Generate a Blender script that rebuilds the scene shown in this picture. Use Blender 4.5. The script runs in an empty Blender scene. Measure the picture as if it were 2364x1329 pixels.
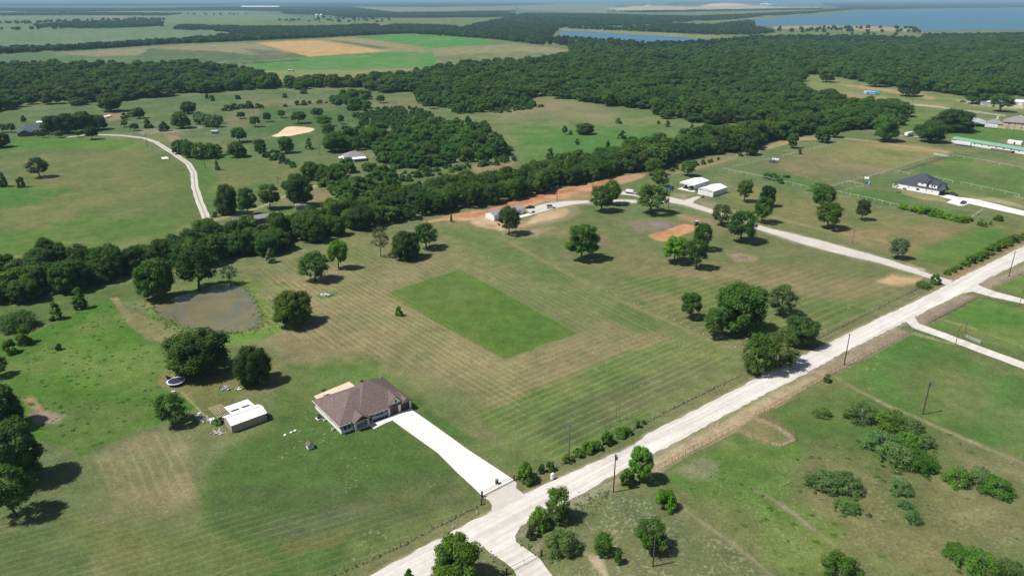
import bpy, bmesh, math, random
import numpy as np
from mathutils import Vector, Matrix
from mathutils.geometry import tessellate_polygon
R = math.radians
S = bpy.context.scene
COL = S.collection

# ------------------------------------------------------------------ camera
F_PX, HY, CAM_H = 1680.0, -1.0, 100.0
PITCH = math.atan((664.5 - HY) / F_PX)
SP, CP = math.sin(PITCH), math.cos(PITCH)
cam_d = bpy.data.cameras.new('camera'); cam = bpy.data.objects.new('camera', cam_d); COL.objects.link(cam)
cam.location = (0, 0, CAM_H); cam.rotation_euler = (R(90) - PITCH, 0, 0)
cam_d.sensor_width = 36; cam_d.lens = 36 * F_PX / 2364
cam_d.clip_start = 0.5; cam_d.clip_end = 120000
S.camera = cam

# ------------------------------------------------------------------ light
SUN_AZ, SUN_EL = R(195.5), R(57.3)
w = bpy.data.worlds.new('World'); S.world = w; w.use_nodes = True
nt = w.node_tree; bg = nt.nodes['Background']
sky = nt.nodes.new('ShaderNodeTexSky'); sky.sky_type = 'NISHITA'; sky.sun_disc = False
sx, sy = math.cos(SUN_AZ), math.sin(SUN_AZ)
sky.sun_elevation = SUN_EL; sky.sun_rotation = math.atan2(sx, sy) % (2 * math.pi)
sky.air_density = 1.0; sky.dust_density = 1.2
nt.links.new(sky.outputs[0], bg.inputs[0]); bg.inputs[1].default_value = 0.064
sd = bpy.data.lights.new('sun', 'SUN'); sd.energy = 4.7; sd.angle = R(0.53); sd.color = (1.0, 0.955, 0.89)
so = bpy.data.objects.new('sun', sd); COL.objects.link(so)
dvec = Vector((sx * math.cos(SUN_EL), sy * math.cos(SUN_EL), math.sin(SUN_EL)))
so.rotation_euler = dvec.to_track_quat('Z', 'Y').to_euler()
S.view_settings.view_transform = 'Standard'; S.view_settings.look = 'None'
S.view_settings.exposure = 0.38; S.view_settings.gamma = 1.0; S.view_settings.use_curve_mapping = False
HAZE = 7.5e-5
S.cycles.max_bounces = 5; S.cycles.diffuse_bounces = 2; S.cycles.glossy_bounces = 2
S.cycles.transmission_bounces = 2; S.cycles.volume_bounces = 0; S.cycles.transparent_max_bounces = 4

# ------------------------------------------------------------------ survey helpers (photo pixel -> point on the ground plane, metres)
def at(x, y, z=0.0):
    u = (x - 1182) / F_PX; v = (y - 664.5) / F_PX
    t = (z - CAM_H) / (-SP - v * CP)
    return (u * t, (CP - v * SP) * t)
def px_of(X, Y, Z=0.0):
    Z = Z - CAM_H
    d = Y * CP - Z * SP; up = Y * SP + Z * CP
    return (1182 + F_PX * X / d, 664.5 - F_PX * up / d)
def height_of(x, y, ytop):
    X, Y = at(x, y); lo, hi = 0, 60
    for _ in range(40):
        m = (lo + hi) / 2
        if px_of(X, Y, m)[1] > ytop: lo = m
        else: hi = m
    return lo
def ppm(X, Y):
    return F_PX / (Y * CP + CAM_H * SP)
def lin(c):
    c = c / 255.0
    return c / 12.92 if c <= 0.04045 else ((c + 0.055) / 1.055) ** 2.4
GAIN = 1.42
def C_(r, g, b, k=1.0):
    return (lin(r) * k / GAIN, lin(g) * k / GAIN, lin(b) * k / GAIN)

# ------------------------------------------------------------------ tagging
def tag(o, label=None, cat=None, group=None, kind=None):
    if label: o['label'] = label
    if cat: o['category'] = cat
    if group: o['group'] = group
    if kind: o['kind'] = kind
    return o
def empty(name, loc, rz=0.0, label=None, cat=None, group=None):
    o = bpy.data.objects.new(name, None); COL.objects.link(o)
    o.empty_display_size = 0.3
    o.location = loc; o.rotation_euler = (0, 0, rz)
    return tag(o, label, cat, group)
def link(name, me, mats, parent=None):
    o = bpy.data.objects.new(name, me); COL.objects.link(o)
    if not isinstance(mats, (list, tuple)): mats = [mats]
    if len(me.materials) == 0:
        for m in mats: me.materials.append(m)
    if parent: o.parent = parent
    return o
def copy_tree(o, parent=None):
    c = o.copy(); COL.objects.link(c); c.parent = parent
    for ch in o.children: copy_tree(ch, c)
    return c

# ------------------------------------------------------------------ materials
def mat(name, rough=0.85, spec=0.3):
    m = bpy.data.materials.new(name); m.use_nodes = True
    n = m.node_tree; b = n.nodes['Principled BSDF']
    b.inputs['Roughness'].default_value = rough
    b.inputs['Specular IOR Level'].default_value = spec
    return m, n, b
def N(n, t, **kw):
    x = n.nodes.new(t)
    for k, v in kw.items():
        if hasattr(x, k): setattr(x, k, v)
    return x
def noise_tex(n, scale, detail=3, vec=None, rough=0.55, dist=0.0):
    t = N(n, 'ShaderNodeTexNoise'); t.inputs['Scale'].default_value = scale
    t.inputs['Detail'].default_value = detail; t.inputs['Roughness'].default_value = rough
    t.inputs['Distortion'].default_value = dist
    if vec is not None: n.links.new(vec, t.inputs['Vector'])
    return t.outputs['Fac']
def maprange(n, v, a, b, c, d):
    m = N(n, 'ShaderNodeMapRange'); n.links.new(v, m.inputs[0])
    for i, q in enumerate((a, b, c, d)): m.inputs[i + 1].default_value = q
    return m.outputs[0]
def mul(n, a, b):
    m = N(n, 'ShaderNodeMath', operation='MULTIPLY')
    for i, q in enumerate((a, b)):
        if hasattr(q, 'links'): n.links.new(q, m.inputs[i])
        else: m.inputs[i].default_value = q
    return m.outputs[0]
def vscale(n, col, f):
    m = N(n, 'ShaderNodeVectorMath', operation='SCALE')
    if hasattr(col, 'links'): n.links.new(col, m.inputs[0])
    else: m.inputs[0].default_value = col[:3]
    if hasattr(f, 'links'): n.links.new(f, m.inputs['Scale'])
    else: m.inputs['Scale'].default_value = f
    return m.outputs[0]
def mix(n, f, a, b):
    m = N(n, 'ShaderNodeMix', data_type='RGBA')
    if hasattr(f, 'links'): n.links.new(f, m.inputs[0])
    else: m.inputs[0].default_value = f
    for i, q in ((6, a), (7, b)):
        if hasattr(q, 'links'): n.links.new(q, m.inputs[i])
        else: m.inputs[i].default_value = (*q[:3], 1)
    return m.outputs[2]
def worldpos(n): return N(n, 'ShaderNodeNewGeometry').outputs['Position']
def objpos(n): return N(n, 'ShaderNodeTexCoord').outputs['Object']
def bump(n, b, h, dist, strength=1.0):
    x = N(n, 'ShaderNodeBump'); x.inputs['Distance'].default_value = dist; x.inputs['Strength'].default_value = strength
    n.links.new(h, x.inputs['Height']); n.links.new(x.outputs[0], b.inputs['Normal'])
def plain(name, col, rough=0.7, spec=0.35, var=0.12, scale=1.5, metal=0.0):
    m, n, b = mat(name, rough, spec)
    f = maprange(n, noise_tex(n, scale, 4, objpos(n)), 0.3, 0.7, 1 - var, 1 + var)
    n.links.new(vscale(n, col, f), b.inputs['Base Color']); b.inputs['Metallic'].default_value = metal
    return m
def ribbed(name, col, axis=0, period=0.35, depth=0.03, rough=0.45, spec=0.4, var=0.06, metal=0.0):
    m, n, b = mat(name, rough, spec)
    p = objpos(n); sep = N(n, 'ShaderNodeSeparateXYZ'); n.links.new(p, sep.inputs[0])
    s = mul(n, sep.outputs[axis], 2 * math.pi / period)
    si = N(n, 'ShaderNodeMath', operation='SINE'); n.links.new(s, si.inputs[0])
    bump(n, b, si.outputs[0], depth)
    f = maprange(n, noise_tex(n, 0.8, 4, p), 0.3, 0.7, 1 - var, 1 + var)
    rib = maprange(n, si.outputs[0], -1, 1, 0.94, 1.03)
    n.links.new(vscale(n, col, mul(n, f, rib)), b.inputs['Base Color']); b.inputs['Metallic'].default_value = metal
    return m
def shingle(name, c1, c2):
    m, n, b = mat(name, 0.9, 0.2)
    p = objpos(n)
    br = N(n, 'ShaderNodeTexBrick'); n.links.new(p, br.inputs['Vector'])
    br.inputs['Scale'].default_value = 1.0; br.inputs['Brick Width'].default_value = 0.5; br.inputs['Row Height'].default_value = 0.2
    br.inputs['Mortar Size'].default_value = 0.012
    br.inputs['Color1'].default_value = (*c1, 1); br.inputs['Color2'].default_value = (*c2, 1)
    br.inputs['Mortar'].default_value = (c1[0] * .6, c1[1] * .6, c1[2] * .6, 1)
    f = maprange(n, noise_tex(n, 3.5, 5, p), 0.3, 0.7, 0.82, 1.18)
    n.links.new(vscale(n, br.outputs['Color'], f), b.inputs['Base Color'])
    return m
def glass_dark(name, col=(0.03, 0.04, 0.05)):
    m, n, b = mat(name, 0.08, 0.6); b.inputs['Base Color'].default_value = (*col, 1); return m
def foliage(name, leaf=True):
    m, n, b = mat(name, 0.7, 0.08)
    oi = N(n, 'ShaderNodeObjectInfo')
    p = worldpos(n)
    rnd = maprange(n, oi.outputs['Random'], 0, 1, 0.75, 1.3)
    big = maprange(n, noise_tex(n, 0.35, 2, p), 0.3, 0.7, 0.75, 1.25)
    fine = maprange(n, noise_tex(n, 3.0, 2, p), 0.3, 0.7, 0.62, 1.38)
    c = vscale(n, oi.outputs['Color'], mul(n, mul(n, rnd, big), fine))
    wn2 = N(n, 'ShaderNodeTexWhiteNoise', noise_dimensions='1D'); n.links.new(mul(n, oi.outputs['Random'], 37.7), wn2.inputs['W'])
    sp = maprange(n, noise_tex(n, 0.055, 3, p, 0.7), 0.36, 0.60, 0.1, 1)
    light = mul(n, maprange(n, wn2.outputs['Value'], 0.35, 1.0, 0.0, 1.0), sp)
    c = mix(n, mul(n, light, 0.9), c, vscale(n, mix(n, 0.0, (0.095, 0.165, 0.032), (0, 0, 0)), mul(n, big, fine)))
    hs = N(n, 'ShaderNodeHueSaturation'); n.links.new(c, hs.inputs['Color'])
    wn = N(n, 'ShaderNodeTexWhiteNoise', noise_dimensions='1D'); n.links.new(oi.outputs['Random'], wn.inputs['W'])
    n.links.new(maprange(n, wn.outputs['Value'], 0, 1, 0.48, 0.512), hs.inputs['Hue'])
    n.links.new(maprange(n, noise_tex(n, 0.9, 2, p), 0.3, 0.7, 0.95, 1.2), hs.inputs['Saturation'])
    n.links.new(hs.outputs[0], b.inputs['Base Color'])
    tr = N(n, 'ShaderNodeBsdfTranslucent'); n.links.new(vscale(n, hs.outputs[0], 1.3), tr.inputs['Color'])
    ms = N(n, 'ShaderNodeMixShader'); ms.inputs[0].default_value = 0.30
    n.links.new(b.outputs[0], ms.inputs[1]); n.links.new(tr.outputs[0], ms.inputs[2])
    n.links.new(ms.outputs[0], n.nodes['Material Output'].inputs[0])
    return m

M = {}
M['leaf'] = foliage('foliage')
M['bark'] = plain('bark', (0.11, 0.09, 0.07), 0.95, 0.1, 0.35, 2.5)
M['bark_pale'] = plain('bark_pale', (0.24, 0.22, 0.19), 0.95, 0.1, 0.3, 2.5)
M['white_metal'] = ribbed('white_metal', (0.80, 0.80, 0.80), 0, 0.9, 0.006)
M['white_metal_y'] = ribbed('white_metal_cross_rib', (0.80, 0.80, 0.80), 0, 0.9, 0.02)
M['white_paint'] = plain('white_paint', (0.76, 0.76, 0.75), 0.6, 0.3, 0.04)
M['white_wall'] = ribbed('white_panel_wall', (0.70, 0.72, 0.74), 0, 0.9, 0.03)
M['gray_siding'] = ribbed('gray_siding', (0.20, 0.21, 0.22), 2, 0.25, 0.01)
M['white_brick'] = plain('white_brick', (0.70, 0.69, 0.67), 0.85, 0.2, 0.07, 6)
M['tan_metal'] = ribbed('tan_metal', (0.34, 0.29, 0.25), 0, 0.6, 0.02)
M['galv'] = ribbed('galvanised_roof', (0.50, 0.54, 0.57), 0, 0.7, 0.02, 0.35, 0.5, 0.12, 0.2)
M['gray_roof'] = shingle('gray_shingle', (0.20, 0.195, 0.20), (0.25, 0.24, 0.24))
M['gray_metal_roof'] = ribbed('gray_metal_roof', (0.26, 0.27, 0.28), 0, 0.6, 0.02)
M['brown_roof'] = shingle('brown_shingle', (0.130, 0.094, 0.088), (0.175, 0.130, 0.122))
M['navy_roof'] = shingle('charcoal_shingle', (0.045, 0.055, 0.072), (0.062, 0.072, 0.09))
M['slate_roof'] = shingle('slate_shingle', (0.075, 0.09, 0.115), (0.095, 0.11, 0.13))
M['green_roof'] = ribbed('green_metal_roof', (0.17, 0.33, 0.23), 0, 0.8, 0.02)
M['wood_door'] = ribbed('stained_wood_door', (0.085, 0.030, 0.018), 2, 0.5, 0.02)
M['wood'] = plain('lumber', (0.42, 0.34, 0.28), 0.9, 0.1, 0.3, 3)
M['wood_dark'] = plain('dark_wood', (0.10, 0.07, 0.05), 0.9, 0.1, 0.3, 3)
M['weathered'] = plain('weathered_wood', (0.30, 0.28, 0.26), 0.95, 0.1, 0.3, 3)
M['pole'] = plain('creosote_pole', (0.085, 0.07, 0.058), 0.9, 0.15, 0.3, 2)
M['pole_gray'] = plain('gray_pole', (0.17, 0.15, 0.13), 0.9, 0.15, 0.3, 2)
M['rust'] = plain('rusty_pipe', (0.20, 0.10, 0.07), 0.8, 0.2, 0.3, 2)
M['tpost'] = plain('steel_post', (0.06, 0.065, 0.055), 0.7, 0.3, 0.2, 3)
M['black_metal'] = plain('black_metal', (0.02, 0.02, 0.022), 0.4, 0.5, 0.1)
M['galv_pipe'] = plain('galvanised_pipe', (0.42, 0.44, 0.44), 0.4, 0.5, 0.1, 3, 0.3)
M['wire'] = plain('wire', (0.16, 0.15, 0.14), 0.6, 0.4, 0.1)
M['glass'] = glass_dark('dark_glass')
M['black'] = plain('black_plastic', (0.018, 0.018, 0.022), 0.35, 0.5, 0.1)
M['navy'] = plain('navy_mat', (0.018, 0.02, 0.05), 0.7, 0.3, 0.1)
M['pale_pad'] = plain('pale_blue_pad', (0.55, 0.62, 0.70), 0.6, 0.3, 0.08)
M['tire'] = plain('tyre_rubber', (0.02, 0.02, 0.02), 0.8, 0.2, 0.1)
M['rim'] = plain('wheel_rim', (0.35, 0.35, 0.36), 0.3, 0.6, 0.05, 2, 0.6)
M['lamp'] = plain('headlamp', (0.75, 0.76, 0.78), 0.15, 0.6, 0.02)
M['car_black'] = plain('black_car_paint', (0.016, 0.018, 0.022), 0.25, 0.6, 0.05)
M['car_navy'] = plain('navy_car_paint', (0.018, 0.022, 0.035), 0.25, 0.6, 0.05)
M['car_white'] = plain('white_car_paint', (0.72, 0.73, 0.74), 0.3, 0.5, 0.03)
M['car_gray'] = plain('gray_car_paint', (0.11, 0.12, 0.14), 0.3, 0.5, 0.05)
M['maroon'] = plain('maroon_trim', (0.20, 0.02, 0.035), 0.5, 0.4, 0.05)
M['teal'] = plain('teal_wall', (0.22, 0.42, 0.46), 0.7, 0.3, 0.3, 1.2)
M['blue_box'] = ribbed('blue_container', (0.07, 0.19, 0.40), 0, 0.6, 0.04)
M['green_box'] = ribbed('green_container', (0.10, 0.38, 0.27), 0, 0.6, 0.04)
M['silver_box'] = ribbed('silver_container', (0.55, 0.62, 0.66), 0, 0.6, 0.04)
M['tan_brick'] = plain('tan_brick', (0.52, 0.40, 0.29), 0.9, 0.15, 0.08, 5)
M['brown_wall'] = plain('brown_fence_wall', (0.16, 0.115, 0.09), 0.9, 0.15, 0.1, 4)
M['red'] = plain('red_plastic', (0.50, 0.06, 0.05), 0.5, 0.4, 0.05)
M['blue'] = plain('blue_plastic', (0.08, 0.30, 0.60), 0.4, 0.4, 0.05)
M['rock'] = plain('pale_rock', (0.50, 0.47, 0.42), 0.95, 0.1, 0.2, 3)
M['pile'] = plain('dark_gravel', (0.155, 0.135, 0.125), 0.95, 0.1, 0.35, 4)
M['ash'] = plain('ash_and_branches', (0.17, 0.14, 0.115), 0.95, 0.1, 0.4, 4)
M['concrete_tan'] = plain('tan_concrete', (0.56, 0.45, 0.33), .9, .15, .12, .6)
M['sand'] = plain('quarry_sand', (0.50, 0.40, 0.30), 0.95, 0.1, 0.12, 0.05)
M['cream'] = plain('cream_wall', (0.58, 0.55, 0.49), 0.8, 0.2, 0.06)
M['yellow'] = plain('yellow_pipe', (0.50, 0.44, 0.22), 0.6, 0.3, 0.1)

# ------------------------------------------------------------------ mesh builder
class MB:
    def __init__(s): s.v = []; s.f = []; s.mi = []
    def poly(s, pts, mi=0):
        i = len(s.v); s.v += [tuple(p) for p in pts]; s.f.append(tuple(range(i, i + len(pts)))); s.mi.append(mi)
    def box(s, x0, x1, y0, y1, z0, z1, mi=0, M4=None):
        i = len(s.v)
        P = [(x0, y0, z0), (x1, y0, z0), (x1, y1, z0), (x0, y1, z0), (x0, y0, z1), (x1, y0, z1), (x1, y1, z1), (x0, y1, z1)]
        if M4 is not None: P = [tuple(M4 @ Vector(p)) for p in P]
        s.v += P
        for f in ((0, 3, 2, 1), (4, 5, 6, 7), (0, 1, 5, 4), (1, 2, 6, 5), (2, 3, 7, 6), (3, 0, 4, 7)):
            s.f.append(tuple(i + k for k in f)); s.mi.append(mi)
    def tube(s, a, b, r0, r1=None, n=8, mi=0, cap=True):
        r1 = r0 if r1 is None else r1
        a, b = Vector(a), Vector(b); d = (b - a)
        if d.length < 1e-6: return
        d.normalize(); u = d.orthogonal().normalized(); w_ = d.cross(u)
        i = len(s.v)
        for p, r in ((a, r0), (b, r1)):
            for k in range(n):
                t = 2 * math.pi * k / n; s.v.append(tuple(p + (u * math.cos(t) + w_ * math.sin(t)) * r))
        for k in range(n):
            k2 = (k + 1) % n; s.f.append((i + k, i + k2, i + n + k2, i + n + k)); s.mi.append(mi)
        if cap:
            s.f.append(tuple(i + k for k in reversed(range(n)))); s.mi.append(mi)
            s.f.append(tuple(i + n + k for k in range(n))); s.mi.append(mi)
    def path(s, pts, rs, n=7, mi=0):
        for k in range(len(pts) - 1): s.tube(pts[k], pts[k + 1], rs[k], rs[k + 1], n, mi)
    def prism(s, outline, z0, z1, mi=0):          # horizontal outline extruded up
        n = len(outline); i = len(s.v)
        s.v += [(x, y, z0) for x, y in outline] + [(x, y, z1) for x, y in outline]
        s.f.append(tuple(i + k for k in reversed(range(n)))); s.mi.append(mi)
        s.f.append(tuple(i + n + k for k in range(n))); s.mi.append(mi)
        for k in range(n):
            k2 = (k + 1) % n; s.f.append((i + k, i + k2, i + n + k2, i + n + k)); s.mi.append(mi)
    def profile_x(s, prof, x0, x1, mi=0):         # yz profile extruded along x
        n = len(prof); i = len(s.v)
        s.v += [(x0, y, z) for y, z in prof] + [(x1, y, z) for y, z in prof]
        s.f.append(tuple(i + k for k in range(n))); s.mi.append(mi)
        s.f.append(tuple(i + n + k for k in reversed(range(n)))); s.mi.append(mi)
        for k in range(n):
            k2 = (k + 1) % n; s.f.append((i + k2, i + k, i + n + k, i + n + k2)); s.mi.append(mi)
    def profile_y(s, prof, y0, y1, mi=0):         # xz profile extruded along y
        n = len(prof); i = len(s.v)
        s.v += [(x, y0, z) for x, z in prof] + [(x, y1, z) for x, z in prof]
        s.f.append(tuple(i + k for k in range(n))); s.mi.append(mi)
        s.f.append(tuple(i + n + k for k in reversed(range(n)))); s.mi.append(mi)
        for k in range(n):
            k2 = (k + 1) % n; s.f.append((i + k2, i + k, i + n + k, i + n + k2)); s.mi.append(mi)
    def mesh(s, name):
        me = bpy.data.meshes.new(name); me.from_pydata(s.v, [], s.f)
        me.polygons.foreach_set('material_index', s.mi); me.update()
        bm = bmesh.new(); bm.from_mesh(me); bmesh.ops.recalc_face_normals(bm, faces=bm.faces); bm.to_mesh(me); bm.free()
        return me
    def build(s, name, mats, parent=None, smooth=False, bevel=0.0):
        me = s.mesh(name)
        if smooth: me.polygons.foreach_set('use_smooth', [True] * len(me.polygons))
        o = link(name, me, mats, parent)
        if bevel:
            b = o.modifiers.new('bevel', 'BEVEL'); b.width = bevel; b.segments = 2
        return o

# ------------------------------------------------------------------ numpy noise
def vnoise(x, y, seed=0):
    xi = np.floor(x).astype(np.int64); yi = np.floor(y).astype(np.int64)
    fx = x - xi; fy = y - yi; fx = fx * fx * (3 - 2 * fx); fy = fy * fy * (3 - 2 * fy)
    def h(a, b):
        n = (a * 374761393 + b * 668265263 + seed * 1442695041) & 0xffffffff
        n = ((n ^ (n >> 13)) * 1274126177) & 0xffffffff
        return ((n ^ (n >> 16)) & 0xffff) / 65535.0
    a = h(xi, yi); b = h(xi + 1, yi); c = h(xi, yi + 1); d = h(xi + 1, yi + 1)
    return a + (b - a) * fx + (c - a) * fy + (a - b - c + d) * fx * fy
def fbm(x, y, oct=4, seed=0):
    s = 0; a = 0.5; t = 0
    for k in range(oct):
        s = s + a * vnoise(x * 2 ** k, y * 2 ** k, seed + k * 7); t += a; a *= 0.5
    return s / t
# ------------------------------------------------------------------ ground sheet: base colours of grass, soil and crops laid on in world space
def pdist(x, y, poly):
    d2 = np.full(x.shape, 1e18); inside = np.zeros(x.shape, bool); n = len(poly)
    for i in range(n):
        x0, y0 = poly[i]; x1, y1 = poly[(i + 1) % n]
        ex, ey = x1 - x0, y1 - y0; L = ex * ex + ey * ey + 1e-9
        t = np.clip(((x - x0) * ex + (y - y0) * ey) / L, 0, 1)
        d2 = np.minimum(d2, (x - x0 - t * ex) ** 2 + (y - y0 - t * ey) ** 2)
        c = (y0 > y) != (y1 > y)
        xi = x0 + (y - y0) / (y1 - y0 + 1e-12) * ex
        inside ^= c & (x < xi)
    d = np.sqrt(d2); return np.where(inside, -d, d)
def ldist(x, y, pl):
    d2 = np.full(x.shape, 1e18)
    for i in range(len(pl) - 1):
        x0, y0 = pl[i]; x1, y1 = pl[i + 1]
        ex, ey = x1 - x0, y1 - y0; L = ex * ex + ey * ey + 1e-9
        t = np.clip(((x - x0) * ex + (y - y0) * ey) / L, 0, 1)
        d2 = np.minimum(d2, (x - x0 - t * ex) ** 2 + (y - y0 - t * ey) ** 2)
    return np.sqrt(d2)

ROAD_L = [(780, 1372), (852, 1329), (965, 1267), (1127, 1183), (1203, 1142), (1292, 1101), (1464, 1027), (1497, 1000), (1610, 943), (1733, 880), (1861, 817), (2002, 747), (2100, 701), (2163, 670), (2199, 650), (2280, 610), (2364, 568), (2440, 532)]
ROAD_R = [(890, 1385), (985, 1332), (1060, 1290), (1180, 1224), (1313, 1155), (1410, 1101), (1505, 1050), (1600, 1000), (1690, 950), (1780, 903), (1867, 859), (1948, 813), (2066, 755), (2140, 717), (2222, 677), (2258, 655), (2364, 601), (2440, 562)]
DRIVE = [(907, 970), (933, 989), (1010, 1044), (1059, 1093), (1091, 1122), (1113, 1144), (1149, 1126), (1186, 1107), (1135, 1073), (1081, 1038), (1020, 994), (985, 969), (947, 943)]
DRIVE2_U = [(2199, 648), (2148, 633), (2058, 601), (1969, 576), (1887, 553), (1780, 528), (1745, 518), (1690, 500), (1643, 483), (1600, 469), (1579, 462), (1546, 455), (1500, 455), (1477, 462), (1415, 461), (1364, 463), (1308, 464), (1254, 471), (1213, 484)]
DRIVE2_L = [(2190, 660), (2145, 642), (2033, 608), (1917, 581), (1840, 559), (1764, 534), (1743, 528), (1690, 512), (1640, 492), (1600, 480), (1579, 473), (1548, 468), (1510, 467), (1469, 469), (1415, 466), (1364, 468), (1323, 472), (1282, 481), (1232, 495)]
CURVE = [(196, 312), (229, 311), (281, 313), (333, 319), (361, 329), (399, 353), (435, 378), (447, 399), (450, 432), (461, 466), (480, 512)]
POND = [(350, 709), (379, 698), (420, 680), (453, 668), (480, 660), (505, 655), (540, 657), (566, 664), (584, 688), (600, 712), (607, 738), (602, 757), (575, 762), (548, 766), (519, 772), (486, 774), (452, 764), (420, 752), (385, 738), (362, 722)]
LAKE1 = [(1290, 74), (1323, 72), (1359, 73), (1436, 79), (1513, 83), (1564, 86), (1615, 90), (1661, 93), (1640, 96), (1615, 95), (1538, 97), (1510, 100), (1474, 98), (1440, 95), (1410, 92), (1359, 90), (1313, 88), (1293, 82)]
LAKE2 = [(1740, 48), (1764, 45), (1815, 40), (1880, 36), (1938, 32), (1994, 24), (2097, 22), (2230, 20), (2364, 19), (2700, 17), (2700, 72), (2364, 70), (2250, 69), (2180, 72), (2130, 73), (2120, 61), (2084, 64), (1994, 60), (1866, 59), (1810, 60), (1764, 60), (1745, 62)]
RECT = [(893, 678), (930, 664), (1000, 642), (1063, 621), (1150, 668), (1250, 723), (1333, 768), (1318, 775), (1290, 783), (1260, 792), (1230, 806), (1164, 829), (1100, 793), (1000, 738)]

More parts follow.
